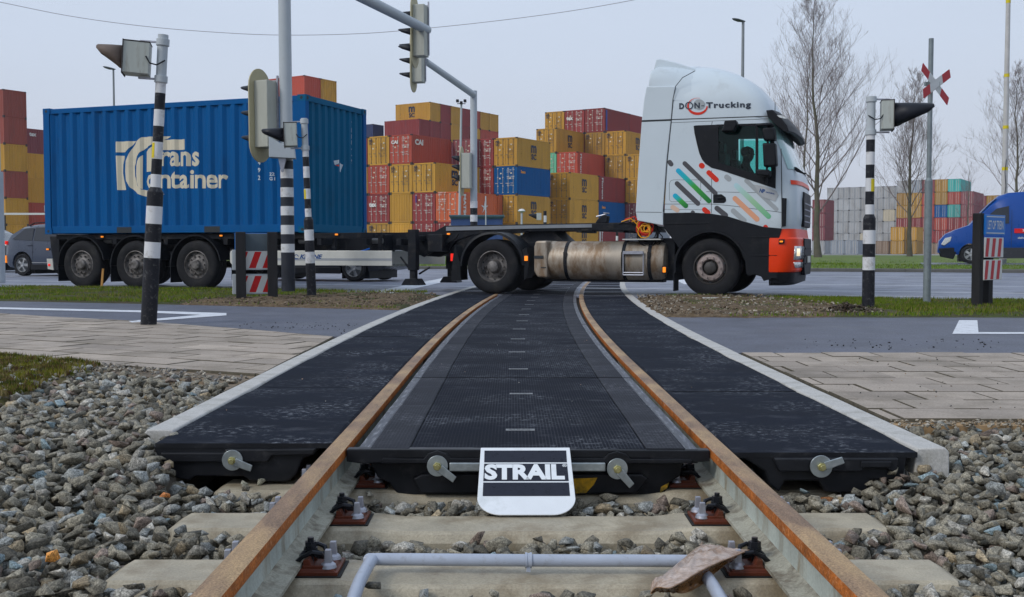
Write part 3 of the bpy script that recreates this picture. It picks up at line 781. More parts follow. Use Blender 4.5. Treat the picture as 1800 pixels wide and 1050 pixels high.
# a few strays: by the tie bar, on the left panel foot, the bright ones
for px, py, z, s, c in [(90, 975, -.10, .035, (.62, .27, .06)), (290, 872, -.12, .026, (.42, .15, .04)), (655, 1030, -.17, .028, None),
                        (460, 845, -.165, .028, (.30, .29, .22)), (430, 852, -.17, .024, (.30, .29, .22)), (1790, 830, -.08, .035, (.42, .10, .05)), (650, 868, -.19, .028, (.36, .33, .26))]:
    p = G(px, py, z); stone(p.x, p.y, z, s, c)
V = np.concatenate(V); Fc = np.concatenate(Fc); T = np.concatenate(T)
me = bpy.data.meshes.new('ballast'); me.vertices.add(len(V)); me.vertices.foreach_set('co', V.ravel())
me.loops.add(len(Fc) * 3); me.polygons.add(len(Fc)); me.loops.foreach_set('vertex_index', Fc.ravel())
me.polygons.foreach_set('loop_start', np.arange(0, len(Fc) * 3, 3, dtype=np.int32)); me.polygons.foreach_set('loop_total', np.full(len(Fc), 3, np.int32))
me.update(); ca_ = me.color_attributes.new('tone', 'FLOAT_COLOR', 'POINT'); ca_.data.foreach_set('color', T.ravel())
me.materials.append(m_bal); me.validate()
o = bpy.data.objects.new('ballast', me); COL.objects.link(o)
tag(o, 'loose grey and brown crushed stone ballast beside and between the rails', 'ballast', kind='stuff')

# ---- the maker's sign leaning on the crossing -------------------------------
m_alu = mat('white_sign_face', (0.70, 0.73, 0.76), 0.32, var=0.06, scale=6, dirt=(0.42, 0.45, 0.44), dirt_amt=0.25, dirt_scale=5)
m_sblk = mat('sign_black', (0.018, 0.020, 0.032), 0.3, var=0.2, scale=30, dirt=(0.004, 0.004, 0.006), dirt_amt=.25, dirt_scale=120)
B = G(926, 905, SZ + .0); Tt = YP(925, 787, Y0 - .045)
sg = thing('tilted_sign', 'white and black sign plate leaning against the rubber crossing front between the rails', 'sign', tuple(B))
hgt = (Tt - B).length; tilt = math.atan2(Tt.z - B.z, Tt.y - B.y)
sg.rotation_euler = (tilt, 0, R(0.4))
wt = (1008 - 842) / 1900 * Tt.y / 2; 
mb = MB(); hw = .181; ht_ = hgt
out = [(-hw * .955, ht_), (hw * .955, ht_), (hw * 1.0, ht_ * .22)]
for k in range(1, 9): t_ = k / 8 * PI / 2; out.append((hw - .085 * (1 - math.cos(t_)), .085 - .085 * math.sin(t_)))
for k in range(8, 0, -1): t_ = k / 8 * PI / 2; out.append((-hw + .085 * (1 - math.cos(t_)), .085 - .085 * math.sin(t_)))
out.append((-hw * 1.0, ht_ * .22))
mb.prism(out, -.005, 0, 'z'); mb.build('plate', m_alu, sg, bevel=.0015)
mb = MB(); a, b_ = -hw * .875, hw * .875
for y0_, y1_, x_ in ((.945, .755, .0), (.735, .30 + .26, .0), (.545, .30, .004)): pass
H_ = ht_
mb.add([(a, H_ * .95, .001), (b_, H_ * .95, .001), (b_, H_ * .765, .001), (a, H_ * .765, .001)], [(0, 3, 2, 1)])
mb.add([(a, H_ * .745, .001), (b_, H_ * .745, .001), (b_ + .002, H_ * .48, .001), (a - .002, H_ * .48, .001)], [(0, 3, 2, 1)])
mb.add([(a - .002, H_ * .46, .001), (b_ + .002, H_ * .46, .001), (b_ + .003, H_ * .262, .001), (a - .003, H_ * .262, .001)], [(0, 3, 2, 1)])
mb.build('black_panel', m_sblk, sg, recalc=False)
tv, tf = text2d('STRAIL', 1, bold=.048, spacing=.97); tv = fit2d(tv, a + .002, b_ - .012, H_ * .497, H_ * .735)
mb = MB(); mb.add([(x, y_, .0022) for x, y_ in tv], tf)
tv, tf = text2d('\u00ae', 1, bold=.01); tv = fit2d(tv, b_ - .019, b_ - .001, H_ * .69, H_ * .735)
mb.add([(x, y_, .0022) for x, y_ in tv], tf)
mb.build('lettering', m_alu, sg, recalc=False)

# ---- grey plastic pipe lying over the sleeper ------------------------------
m_pipe = mat('grey_plastic_pipe', (0.36, 0.40, 0.48), 0.32, var=0.1, scale=8, dirt=(0.2, 0.2, 0.2), dirt_amt=.15, dirt_scale=30)
pr = .0185; pz = SZ + .012
pipe = thing('plastic_pipe', 'bent grey plastic pipe lying across the sleeper between the rails', 'pipe', tuple(G(925, 1000, pz)))
P = [G(618, 1075, pz), G(632, 1035, pz), G(648, 1004, pz), G(655, 996.5, pz), G(668, 994, pz), G(925, 996, pz), G(1190, 997, pz), G(1212, 1000, pz), G(1232, 1014, pz), G(1252, 1040, pz), G(1275, 1080, pz)]
P = [p + Vector((0, 0, pr)) for p in P]
def spline(P, n=5):
    out = []
    for i in range(len(P) - 1):
        p0, p1, p2, p3 = P[max(i - 1, 0)], P[i], P[i + 1], P[min(i + 2, len(P) - 1)]
        for k in range(n):
            t = k / n
            out.append(.5 * ((2 * p1) + (p2 - p0) * t + (2 * p0 - 5 * p1 + 4 * p2 - p3) * t * t + (3 * p1 - p0 - 3 * p2 + p3) * t ** 3))
    return out + [P[-1]]
mb = MB(); mb.tube([p - pipe.location for p in spline(P, 4)], pr, 16); mb.build('tube', m_pipe, pipe, smooth=50)
c = G(929, 996, pz) - pipe.location
mb = MB(); mb.lathe([(pr + .001, -.010), (pr + .005, -.010), (pr + .005, -.004), (pr + .003, -.003), (pr + .003, .003), (pr + .005, .004), (pr + .005, .010), (pr + .001, .010)], 20, M=Matrix.Translation((c.x, c.y, pr)), axis='x')
mb.box((c.x, c.y, -.002), (.012, .03, .02)); mb.build('pipe_clip', m_pipe, pipe, smooth=40)

# ---- crumpled plastic bag ---------------------------------------------------
m_bag = mat('dirty_plastic_film', (0.44, 0.34, 0.28), 0.25, spec=.5, grain=(90, .2), var=0.3, scale=14, dirt=(0.20, 0.10, 0.035), dirt_amt=0.45, dirt_scale=8, bump=.5, bump_scale=26, stretch=(1, 2.5, 1))
m_bagi = mat('brown_film_inside', (0.26, 0.13, 0.05), 0.25, spec=.5, var=.5, scale=18, dirt=(.09, .045, .02), dirt_amt=.4, dirt_scale=14)
bo_ = G(1225, 1005, -.15)
cA = spline([G(x, y, z) for x, y, z in [(1143, 1040, -.165), (1147, 1022, -.150), (1165, 1012, -.14), (1196, 986, -.135), (1226, 962, -.13), (1248, 957, -.125), (1284, 964, -.125), (1318, 967, -.12)]], 7)
cB = spline([G(x, y, z) for x, y, z in [(1144, 1042, -.165), (1155, 1033, -.140), (1176, 1034, -.128), (1200, 1023, -.118), (1224, 1008, -.112), (1252, 994, -.110), (1284, 981, -.112), (1318, 967.5, -.12)]], 7)
cC = spline([G(x, y, z) for x, y, z in [(1145, 1044, -.167), (1158, 1038, -.165), (1180, 1040, -.165), (1204, 1042, -.165), (1230, 1030, -.160), (1256, 1008, -.150), (1286, 984, -.135), (1318, 968, -.12)]], 7)
bg_ = MB()
def film(c0, c1, n_, bul, by, mi, seed, amp):
    rows = []
    for r_i in range(n_ + 1):
        t_ = r_i / n_; row = []
        for k, (p, q) in enumerate(zip(c0, c1)):
            s_ = k / (len(c0) - 1); w_ = math.sin(PI * t_) * min(1, 6 * s_ * (1 - s_) + .05); m_ = p.lerp(q, t_)
            cr1 = 1 - abs(math.sin(s_ * 5 + t_ * 9 + seed + 2.5 * noise.noise(Vector((s_ * 6, t_ * 3, seed))))); cr2 = noise.noise(Vector((s_ * 26, t_ * 7, seed)))
            row.append(m_ + Vector((0, by * w_, bul * w_ + amp * w_ * (cr1 ** 3 + .8 * cr2))) - bo_)
        rows.append(row)
    bg_.loft(rows, mi, closed=False, cap=False)
film(cA, cB, 18, .012, -.004, 0, 1, .010); film(cB, cC, 12, -.016, .028, 1, 7, .012)
o = bg_.build('plastic_bag', [m_bag, m_bagi], smooth=70, loc=bo_)
sf = o.modifiers.new('film', 'SOLIDIFY'); sf.thickness = .0015
tag(o, 'crumpled brownish plastic bag lying over the pipe by the right rail', 'plastic bag')
# ================================================================ LORRY: tractor, trailer, container
V0 = 17.84; U0 = -3.03
def T(px, py, dv=0.0):                    # photograph pixel -> (local x, z) on the lorry's side plane shifted dv away
    u, z = PV(px, py, V0 + dv); return (u - U0, z)
def troot(name, label, cat): return thing(name, label, cat, tuple(UV(U0, V0)), -A20)
m_black = mat('black_plastic', (0.006, 0.0075, 0.011), 0.5, spec=.2, var=0.25, scale=8, dirt=(0.03, 0.03, 0.032), dirt_amt=0.2, dirt_scale=3)
m_chas = mat('dark_chassis_steel', (0.007, 0.009, 0.014), 0.55, spec=.18, var=0.3, scale=6, dirt=(0.055, 0.05, 0.045), dirt_amt=0.3, dirt_scale=5)
m_cab = mat('cab_white_paint', (0.53, 0.60, 0.65), 0.3, var=0.03, scale=1.5, dirt=(0.36, 0.39, 0.40), dirt_amt=0.12, dirt_scale=2.5, coat=0.2)
m_gapm = mat('seam_dark', (0.035, 0.04, 0.045), 0.8, var=0)
m_red = mat('orange_red_paint', (0.74, 0.045, 0.006), 0.35, var=0.06, scale=3, coat=0.1)
m_tyre = mat('tyre_rubber', (0.014, 0.0145, 0.017), 0.75, spec=.15, var=0.25, scale=9, dirt=(0.035, 0.034, 0.032), dirt_amt=0.3, dirt_scale=6)
m_rimd = mat('dirty_rim_steel', (0.17, 0.16, 0.155), 0.55, metal=0.3, var=0.3, scale=12, dirt=(0.035, 0.03, 0.028), dirt_amt=0.45, dirt_scale=9)
m_riml = mat('pale_rim_steel', (0.33, 0.275, 0.26), 0.5, metal=0.3, var=0.25, scale=12, dirt=(0.12, 0.09, 0.08), dirt_amt=0.4, dirt_scale=12)
m_tank = mat('brushed_tank_steel', (0.34, 0.30, 0.25), 0.5, metal=0.4, var=0.3, scale=2.5, dirt=(0.16, 0.09, 0.04), dirt_amt=0.45, dirt_scale=2.6, stretch=(1.5, 1, .5), bump=.05)
m_amber = mat('amber_lamp', (0.9, 0.25, 0.02), 0.3, emit=((1.0, 0.28, 0.02), .7), var=0)
m_redl = mat('red_lamp', (0.8, 0.02, 0.01), 0.3, emit=((1.0, 0.03, 0.02), .45), var=0)
m_warm = mat('lit_headlamp', (0.9, 0.85, 0.7), 0.15, emit=((1.0, 0.78, 0.45), .8), var=0.2, scale=30)
m_lens = mat('clear_lamp_glass', (0.6, 0.62, 0.62), 0.08, var=0.5, scale=30, metal=.4)
m_glass = mat('tinted_glass', (0.012, 0.05, 0.05), 0.04, var=0, spec=0.8)
m_wind = mat('windscreen_glass', (0.24, 0.42, 0.42), 0.05, var=0.05, spec=1.0, coat=1.0)  # pale teal base colour paints the reflected sky into the glass
m_alub = mat('aluminium_board', (0.55, 0.55, 0.52), 0.4, metal=0.35, var=0.08, scale=2, dirt=(0.4, 0.4, 0.37), dirt_amt=.25)
m_alug = mat('grey_board_stripe', (0.30, 0.32, 0.35), 0.45, metal=0.3, var=0.05)
m_blut = mat('blue_lettering', (0.02, 0.07, 0.22), 0.5, var=0)
def flat(name, c): return mat(name, c, 0.45, var=0.04)
def clear_glass():
    m = bpy.data.materials.new('clear_glass'); m.use_nodes = True
    n = m.node_tree.nodes; l = m.node_tree.links; n.remove(n['Principled BSDF'])
    tr = n.new('ShaderNodeBsdfTransparent'); tr.inputs[0].default_value = (.55, .85, .82, 1)
    gl = n.new('ShaderNodeBsdfGlossy'); gl.inputs['Roughness'].default_value = .03
    fr = n.new('ShaderNodeFresnel'); fr.inputs[0].default_value = 1.3; mx_ = n.new('ShaderNodeMixShader')
    l.new(fr.outputs[0], mx_.inputs[0]); l.new(tr.outputs[0], mx_.inputs[1]); l.new(gl.outputs[0], mx_.inputs[2]); l.new(mx_.outputs[0], n['Material Output'].inputs[0]); return m
m_clear = clear_glass()

def wheel(root, x, zc, yo, Rt, w, style, side=1, rimmat=None, n=40):
    """axis along y; yo = outer face y, wheel body goes to +side"""
    rm = MB(); s = side
    rr = Rt * .58
    def L(prof, mi=0): rm.lathe([(r, yo + s * h) for r, h in prof], n, mi, Matrix.Translation((x, 0, zc)))
    if style == 'front':
        L([(rr, .015), (rr - .012, .01), (rr - .022, .035), (rr - .03, .075), (rr * .84, .07)], 2)
        L([(rr * .84, .07), (rr * .80, .035), (rr * .74, .0), (rr * .52, -.008), (rr * .46, .010)])
        L([(rr * .46, .010), (rr * .42, .045), (.105, .03), (.095, -.03), (.075, -.045), (.0, -.05)], 2)
    elif style == 'dual':
        L([(rr, .015), (rr - .012, .01), (rr - .02, .04), (rr - .035, .15), (rr * .80, .165), (rr * .62, .15), (rr * .46, .145), (.105, .10), (.10, .03), (.08, .015), (0, .012)])
    else:
        L([(rr, .015), (rr - .012, .01), (rr - .02, .03), (rr - .03, .085), (rr * .78, .085), (rr * .66, .055), (rr * .50, .05), (.10, .03), (.095, -.02), (.075, -.035), (0, -.035)])
    hb = rm; dpt = {'front': -.008, 'dual': .15, 'trailer': .052}[style]
    for k in range(10):
        a = 2 * PI * k / 10; r = rr * .60; p = (x + r * math.cos(a), yo + s * dpt, zc + r * math.sin(a))
        q = (p[0], p[1] - s * .035, p[2]); hb.cyl(p, q, .017, .014, 8, mi=0)
    for k in range(10):
        a = 2 * PI * (k + .5) / 10; r = rr * .84; d_ = {'front': .045, 'dual': .158, 'trailer': .078}[style]
        pts = disc2d(x + r * math.cos(a), zc + r * math.sin(a), .020, 8)
        hb.add([(px_, yo + s * (d_ - .012), pz_) for px_, pz_ in pts], [tuple(range(8))], 1)
    o = rm.build('wheel', [rimmat or m_rimd, m_gapm, mat('dark_hub_steel', (.05, .047, .046), .5, var=.3, scale=12)], root, smooth=35)
    ty = MB(); b = rr
    prof = [(b - .005, .02), (b + .015, .008), (b + (Rt - b) * .35, -.002), (b + (Rt - b) * .6, -.003), (Rt - .045, .008), (Rt - .018, .022), (Rt - .004, .045)]
    prof += [(Rt, w * .30), (Rt - .011, w * .305), (Rt - .011, w * .33), (Rt, w * .335), (Rt + .001, w * .49), (Rt - .011, w * .495), (Rt - .011, w * .515), (Rt + .001, w * .52), (Rt, w * .66), (Rt - .011, w * .665), (Rt - .011, w * .69), (Rt, w * .695)]
    prof += [(Rt - .004, w - .045), (Rt - .018, w - .022), (b + (Rt - b) * .5, w), (b, w - .02), (b * .9, w - .03)]
    ty.lathe([(r, yo + s * h) for r, h in prof], 56, 0, Matrix.Translation((x, 0, zc)))
    ty.build('tyre', m_tyre, o, smooth=35)
    return o

def px_prism(name, pts, y0, y1, m, parent, dv=None, bevel=0.0, smooth=None):
    dv = y0 if dv is None else dv
    mb = MB(); mb.prism([T(px, py, dv) for px, py in pts], y0, y1, 'y')
    return mb.build(name, m, parent, bevel=bevel, smooth=smooth)
def z6(x, y): return (1100 + x / 4.374, 300 + y / 4.374)
def z5(x, y): return (1100 + x / 4.566, 90 + y / 4.566)
def z9(x, y): return (1330 + x / 5.833, 330 + y / 5.833)

# ---------------------------------------------------------------- container corrugation
def corr_breaks(x0, x1, per=.278, f=.072, s=.068, depth=.036):
    """list of (x, y) over [x0,x1]; outer flats at y=0, inner at y=depth"""
    out = [(x0, .0)]; x = x0 + .02
    while x + per < x1:
        out += [(x, 0), (x + s, depth), (x + s + f, depth), (x + 2 * s + f, 0)]; x += per
    out.append((x1, 0)); return out
def corr_y(br, x):
    for i in range(len(br) - 1):
        if br[i][0] <= x <= br[i + 1][0]:
            a, b = br[i], br[i + 1]
            return a[1] if b[0] == a[0] else a[1] + (b[1] - a[1]) * (x - a[0]) / (b[0] - a[0])
    return br[-1][1]
def drape(pts, faces, br, name, m, parent, off=.004, plane='xz', sgn=1, yb=0.0):
    """2-D mesh (x,z) cut at every fold of the corrugation and laid on it"""
    b = bmesh.new(); vs = [b.verts.new((p[0], 0, p[1])) for p in pts]
    for f in faces:
        try: b.faces.new([vs[i] for i in f])
        except ValueError: pass
    bmesh.ops.triangulate(b, faces=b.faces)
    for x, _ in br:
        bmesh.ops.bisect_plane(b, geom=b.verts[:] + b.edges[:] + b.faces[:], plane_co=(x, 0, 0), plane_no=(1, 0, 0), dist=1e-5)
    for v in b.verts: v.co.y = yb + sgn * corr_y(br, v.co.x) - sgn * off
    if plane == 'yz':
        for v in b.verts: v.co = Vector((-v.co.y, v.co.x, v.co.z))
    me = bpy.data.meshes.new(name); b.to_mesh(me); b.free(); me.materials.append(m)
    o = bpy.data.objects.new(name, me); COL.objects.link(o); o.parent = parent; return o

m_cblue = mat('container_blue', (0.0003, 0.083, 0.26), 0.6, spec=.10, var=0.08, scale=1.2, dirt=(0.003, 0.05, 0.16), dirt_amt=0.22, dirt_scale=1.3, stretch=(1.5, 1, .4))
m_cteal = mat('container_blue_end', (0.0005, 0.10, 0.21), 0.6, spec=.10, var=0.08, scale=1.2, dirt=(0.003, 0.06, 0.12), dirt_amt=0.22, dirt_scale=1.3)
m_cream = mat('cream_logo_paint', (0.60, 0.55, 0.43), 0.5, var=0.06, scale=2, dirt=(0.42, 0.38, 0.28), dirt_amt=.25, dirt_scale=2)
m_cwht = mat('white_stencil', (0.55, 0.62, 0.66), 0.5, var=0.15, scale=20)
ct = troot('shipping_container', 'blue corrugated shipping container with cream lettering, loaded on the trailer behind the white tractor', 'shipping container')
xN = T(538, 300)[0]; xL = T(77, 300)[0]; CLn = xN - xL; zb = T(535, 409)[1]; zt = zb + 2.591; Wc = 2.438
br = corr_breaks(xL + .17, xN - .17, depth=.046)
mb = MB(); q = [(x, .022 + y) for x, y in br]
for side in (0, 1):
    yy = [(x, y if side == 0 else Wc - y) for x, y in q]
    vs = [(x, y, zb + .155) for x, y in yy] + [(x, y, zt - .10) for x, y in yy]; n_ = len(yy)
    mb.add(vs, [(i, i + 1, n_ + i + 1, n_ + i) for i in range(n_ - 1)])
mb.build('side_panel', m_cblue, ct)
brE = corr_breaks(.10, Wc - .10, per=.245, f=.06, s=.052, depth=.045)
mb = MB()
vs = [(xN - .03 - y, x, zb + .15) for x, y in brE] + [(xN - .03 - y, x, zt - .10) for x, y in brE]; n_ = len(brE)
mb.add(vs, [(i, i + 1, n_ + i + 1, n_ + i) for i in range(n_ - 1)]); mb.build('front_end_panel', m_cteal, ct)
mb = MB()   # frame: posts, rails, roof
for x in (xL, xN - .16):
    for y in (0, Wc - .13): mb.box((x + .08, y + .065, (zb + zt) / 2), (.158, .128, 2.36), 1 if x > 0 else 0)
for y in (.02, Wc - .08):
    mb.box(((xL + xN) / 2, y + .03, zt - .065), (CLn - .32, .06, .10)); mb.box(((xL + xN) / 2, y + .035, zb + .085), (CLn - .32, .07, .145))
for x, mi in ((xL + .02, 0), (xN - .08, 1)):
    mb.box((x + .03, Wc / 2, zt - .06), (.06, Wc - .34, .11), mi); mb.box((x + .03, Wc / 2, zb + .085), (.06, Wc - .34, .15), mi)
o = mb.build('frame', [m_cblue, m_cteal], ct, bevel=.006)
mb = MB(); rb = corr_breaks(xL + .1, xN - .1, per=.3, f=.08, s=.07, depth=.02)
vs = [(x, .06, zt - .02 - y) for x, y in rb] + [(x, Wc - .06, zt - .02 - y) for x, y in rb]; n_ = len(rb)
mb.add(vs, [(i, i + 1, n_ + i + 1, n_ + i) for i in range(n_ - 1)]); mb.build('roof', m_cblue, ct)
mb = MB(); mb.box(((xL + xN) / 2, Wc / 2, zb + .13), (5.9, Wc - .2, .03)); mb.build('floor', m_black, ct)
mb = MB(); mb.box((xL + .05, Wc * .26, (zb + zt) / 2), (.05, Wc * .44, 2.33)); mb.box((xL + .05, Wc * .74, (zb + zt) / 2), (.05, Wc * .44, 2.33))
mb.build('door', m_cblue, ct, bevel=.004)
for x in (xL + .089, xN - .089):
    for y in (.081, Wc - .081):
        for z in (zb + .059, zt - .059):
            mb = MB(); mb.box((x, y, z), (.178, .162, .118), 0 if x < xL + 1 else 1); sgn = -1 if y < 1 else 1
            mb.cyl((x, y + sgn * .0805, z), (x, y + sgn * .0825, z), .030, n=14, mi=2)
            s2 = -1 if x < xL + 1 else 1
            mb.cyl((x + s2 * .0885, y, z), (x + s2 * .0905, y, z), .034, n=14, mi=2)
            mb.build('corner_casting', [m_cblue, m_cteal, m_gapm], ct, bevel=.004)
mb = MB()
for fx in (2.0, 4.1):
    mb = MB(); mb.box((xL + fx - .0, .0185, zb + .075), (.36, .004, .115)); mb.build('fork_pocket', m_gapm, ct)
# painted logo, folded over the corrugation
def Z1(x, y): return T(x / 3.0, y / 3.0, .03)
from mathutils.geometry import tessellate_polygon as tess
polys = [
 [(612, 748), (714, 744), (690, 771), (662, 803), (612, 804)],
 [(612, 822), (654, 822), (644, 868), (643, 915), (651, 960), (668, 1002), (620, 1003)],
 [(900, 719), (800, 721), (745, 724), (714, 752), (690, 788), (664, 850), (657, 900), (664, 950), (686, 990), (720, 1020), (760, 1036), (800, 1042), (860, 1030), (868, 1024), (820, 1018), (778, 1006), (745, 1000), (722, 975), (707, 930), (705, 880), (715, 840), (735, 806), (762, 784), (805, 760), (870, 735)],
 [(750, 818), (750, 999), (735, 992), (719, 960), (713, 915), (717, 870), (731, 836)],
 [(858, 738), (975, 735), (975, 790), (870, 792), (806, 796), (806, 905), (768, 907), (768, 800), (810, 768)],
]
mbp = []; mbf = []
for p in polys:
    b0 = len(mbp); mbp += [Z1(x, y) for x, y in p]; mbf += [tuple(b0 + i for i in t_) for t_ in tess([[Vector((x, y, 0)) for x, y in p]])]
brl = [(x, .022 + y) for x, y in br]
drape(mbp, mbf, brl, 'emblem', m_cream, ct, .003)
def px_text(s, x0, y1, x1, y0, bold=.03, shear=0.0, tf=None, spacing=1.0):
    tv, f_ = text2d(s, 1, bold=bold, shear=shear, spacing=spacing)
    tv = fit2d(tv, x0, x1, y1, y0); return [tf(a, b) for a, b in tv], f_
v_, f_ = px_text('rans', 846, 878, 1052, 800, .028, tf=Z1, spacing=1.0); drape(v_, f_, brl, 'lettering', m_cream, ct, .003)
v_, f_ = px_text('ontainer', 768, 995, 1198, 896, .026, tf=Z1, spacing=1.0); drape(v_, f_, brl, 'lettering', m_cream, ct, .003)
for k, ch in enumerate('0492'):
    v_, f_ = px_text(ch, 1362, 870 + 40 * (k - 1), 1374, 846 + 40 * (k - 1), .02, tf=Z1); drape(v_, f_, brl, 'stencil', m_cwht, ct, .003)
v_, f_ = px_text('22\nG1', 1422, 952, 1448, 910, .02, tf=Z1); drape(v_, f_, brl, 'stencil', m_cwht, ct, .003)
def ZF(x, y):       # pixel on the container's front end plane -> (y local, z)
    d = ray(x, y); o3 = UV(U0 + xN, V0); nrm = Vector((CA, -SA, 0)); t_ = (nrm.dot(o3) - nrm.dot(Vector((0, 0, CAM_H)))) / nrm.dot(d)
    p = Vector((0, 0, CAM_H)) + d * t_; v = p.x * SA + p.y * CA; return (v - V0, p.z)
brF = [(x, y) for x, y in brE]
for (s_, a, b, c, d_, m_) in [('TKRU', 620, 222, 623, 290, m_cwht)]:
    for k in range(7):
        v_, f_ = px_text('TKRU4492'[k], 619.6, 222 + k * 11, 623, 214 + k * 11, .02, tf=ZF); drape(v_, f_, brF, 'stencil', m_cwht, ct, .004, 'yz', 1, -(xN - .03))
for pts, m_ in [([(592, 283), (598, 281), (598, 287), (594, 290)], m_cwht), ([(594, 291), (598, 289), (598, 293)], m_red), ([(602, 285), (606, 290), (604, 303), (602, 300)], m_cwht)]:
    vv = [ZF(x, y) for x, y in pts]; drape(vv, [tuple(range(len(vv)))], brF, 'sticker', m_, ct, .004, 'yz', 1, -(xN - .03))

# ---------------------------------------------------------------- trailer
tr = troot('container_trailer', 'dark three-axle gooseneck container trailer carrying the blue container', 'trailer')
px_prism('main_beam', [(96, 416), (640, 409), (700, 409), (764, 407), (782, 397), (1112, 391), (1112, 405), (905, 407), (830, 413), (800, 424), (786, 446), (770, 452), (742, 450), (705, 440), (500, 440), (96, 444)], .72, .86, m_chas, tr, bevel=.006)
px_prism('main_beam', [(96, 416), (640, 409), (700, 409), (764, 407), (782, 397), (1112, 391), (1112, 405), (905, 407), (830, 413), (800, 424), (786, 446), (770, 452), (742, 450), (705, 440), (500, 440), (96, 444)], 1.56, 1.70, m_chas, tr, dv=.72, bevel=.006)
px_prism('gooseneck_plate', [(784, 399), (1045, 394), (1045, 400), (930, 402), (784, 406)], .70, .72, mat('grey_plate', (0.20, 0.22, 0.25), .5), tr)
mb = MB()
for px_ in (60 + 60, 200, 290, 395, 470, 560, 640, 700):
    x, z = T(px_, 416, .1); mb = MB(); mb.box((x, 1.22, z - .10), (.10, 2.2, .12)); mb.build('cross_member', m_chas, tr, bevel=.005)
for px_ in (835, 900, 1000, 1085):
    x, z = T(px_, 401, .1); mb = MB(); mb.box((x, 1.22, z - .02), (.10, 1.0, .10)); mb.build('cross_member', m_chas, tr, bevel=.005)
x0, z0 = T(98, 425, .1); x1, z1 = T(655, 413, .1)
mb = MB(); mb.box(((x0 + x1) / 2, .16, zb - .06), (x1 - x0, .08, .10)); mb.box(((x0 + x1) / 2, 2.28, zb - .06), (x1 - x0, .08, .10)); mb.build('outer_rail', m_chas, tr, bevel=.005)
for px_ in (660, 760):
    x, z = T(px_, 425, .3)
    mb = MB(); mb.box((x, .62, zb - .20), (.30, .42, .32)); mb.build('equipment_box', m_chas, tr, bevel=.01)
for (px_, py_) in ((146, 468), (240, 468), (347, 468)):
    x, z = T(px_ - 4, py_, 0)
    wheel(tr, x, .485, .02, .485, .385, 'trailer'); wheel(tr, x, .485, 2.46, .485, .385, 'trailer', side=-1)
    mb = MB(); mb.cyl((x, .3, .485), (x, 2.2, .485), .065, n=12); mb.build('axle', m_chas, tr, smooth=40)
    mb = MB(); mb.prism([(x - .55, .62), (x - .1, .42), (x + .35, .45), (x + .5, .62), (x + .42, .66), (x + .3, .56), (x - .1, .56), (x - .5, .72)], .72, .84); mb.build('suspension_arm', m_chas, tr)
    for (ya, yb) in ((.0, .40), (2.08, 2.48)):
        mb = MB(); rings = []
        for k in range(19):
            a = R(8 + 172 * k / 18) if k < 18 else R(184)
            rr_ = .585 if k < 18 else .60
            c_, s_ = math.cos(a), math.sin(a); zz = .50 + rr_ * s_; xx = x + rr_ * c_ * 1.02
            zi = .50 + (rr_ - .03) * s_; xi = x + (rr_ - .03) * c_ * 1.02
            rings.append([(xx, ya + .03, zz), (xx, yb, zz), (xi, yb, zi), (xi, ya, zi), (xx - .0, ya, zz - .012)])
        mb.loft(rings); mb.build('mudguard', m_black, tr, smooth=35)
        mb = MB(); mb.box((x - .60, (ya + yb) / 2, .34), (.012, .36, .42)); mb.build('mud_flap', m_black, tr)
# landing legs
for (px_, y_) in ((727, .30), (772, 2.05)):
    x, z = T(727, 450, .3)
    mb = MB(); mb.box((x, y_, .78), (.16, .16, .75)); mb.box((x, y_, .42), (.115, .115, .5))
    mb.box((x, y_ + (.25 if y_ < 1 else -.25), 1.0), (.10, .5, .10))
    lg = mb.build('landing_leg', m_chas, tr, bevel=.008)
    mb = MB(); mb.prism([(x - .19, .14), (x - .16, .18), (x - .11, .25), (x + .11, .25), (x + .16, .18), (x + .19, .14), (x + .17, .13), (x - .17, .13)], y_ - .14, y_ + .14); mb.build('foot', m_chas, lg, bevel=.006)
px_prism('brace', [(735, 447), (742, 444), (795, 415), (805, 412), (800, 420), (745, 452)], .55, .60, m_chas, tr)
mb = MB(); a = T(700, 425, .2); b_ = T(745, 430, .2)
for k, (p, q_) in enumerate([((700, 452), (722, 478)), ((752, 470), (735, 482))]):
    A_ = T(*p, .3); B_ = T(*q_, .3); mb.cyl((A_[0], .4, A_[1]), (B_[0], .34, B_[1]), .018, n=8)
mb.build('stay', m_chas, tr)
# side guard
def guard(y0, y1, where):
    g_ = MB(); a = T(403, 441, 0)[0]; b_ = T(688, 441, 0)[0]; zt_ = T(600, 441, 0)[1]; zb_ = T(600, 467, 0)[1]
    g_.prism([(a + .03, zt_), (b_, zt_), (b_, zb_), (a + .05, zb_), (a, zb_ + .05), (a, zt_ - .04)], y0, y1)
    o = g_.build('side_guard', m_alub, tr, bevel=.004)
    st = MB(); zm = (zt_ + zb_) / 2; st.box(((a + b_) / 2 + .06, y0 - .001 if where else y1 + .001, zm - .025), (b_ - a - .12, .003, .045)); st.build('board_stripe', m_alug, o)
    return o
g_ = guard(.02, .05, True); guard(2.43, 2.46, False)
for s_, a, b_, ys_ in [('KRONE', 527, 567, (455.2, 447.4))]:
    v_, f_ = px_text(s_, a, ys_[0], b_, ys_[1], .04, .3, tf=lambda x, y: T(x, y, .02))
    mb = MB(); mb.add([(p[0], .017, p[1]) for p in v_], f_); mb.build('lettering', m_blut, g_)
mb = MB(); c_ = T(521, 451.5, .02)
for a0 in (0,):
    o1 = disc2d(c_[0], c_[1], .05, 22, .045); i1 = disc2d(c_[0], c_[1], .034, 22, .030)
    mb.add([(p[0], .017, p[1]) for p in o1[:20]] + [(p[0], .017, p[1]) for p in i1[:20]], [(k, k + 1, 20 + k + 1, 20 + k) for k in range(19)])
    mb.box((c_[0], .0175, c_[1] - .045), (.11, .002, .010))
mb.build('emblem', m_blut, g_)
mb = MB()
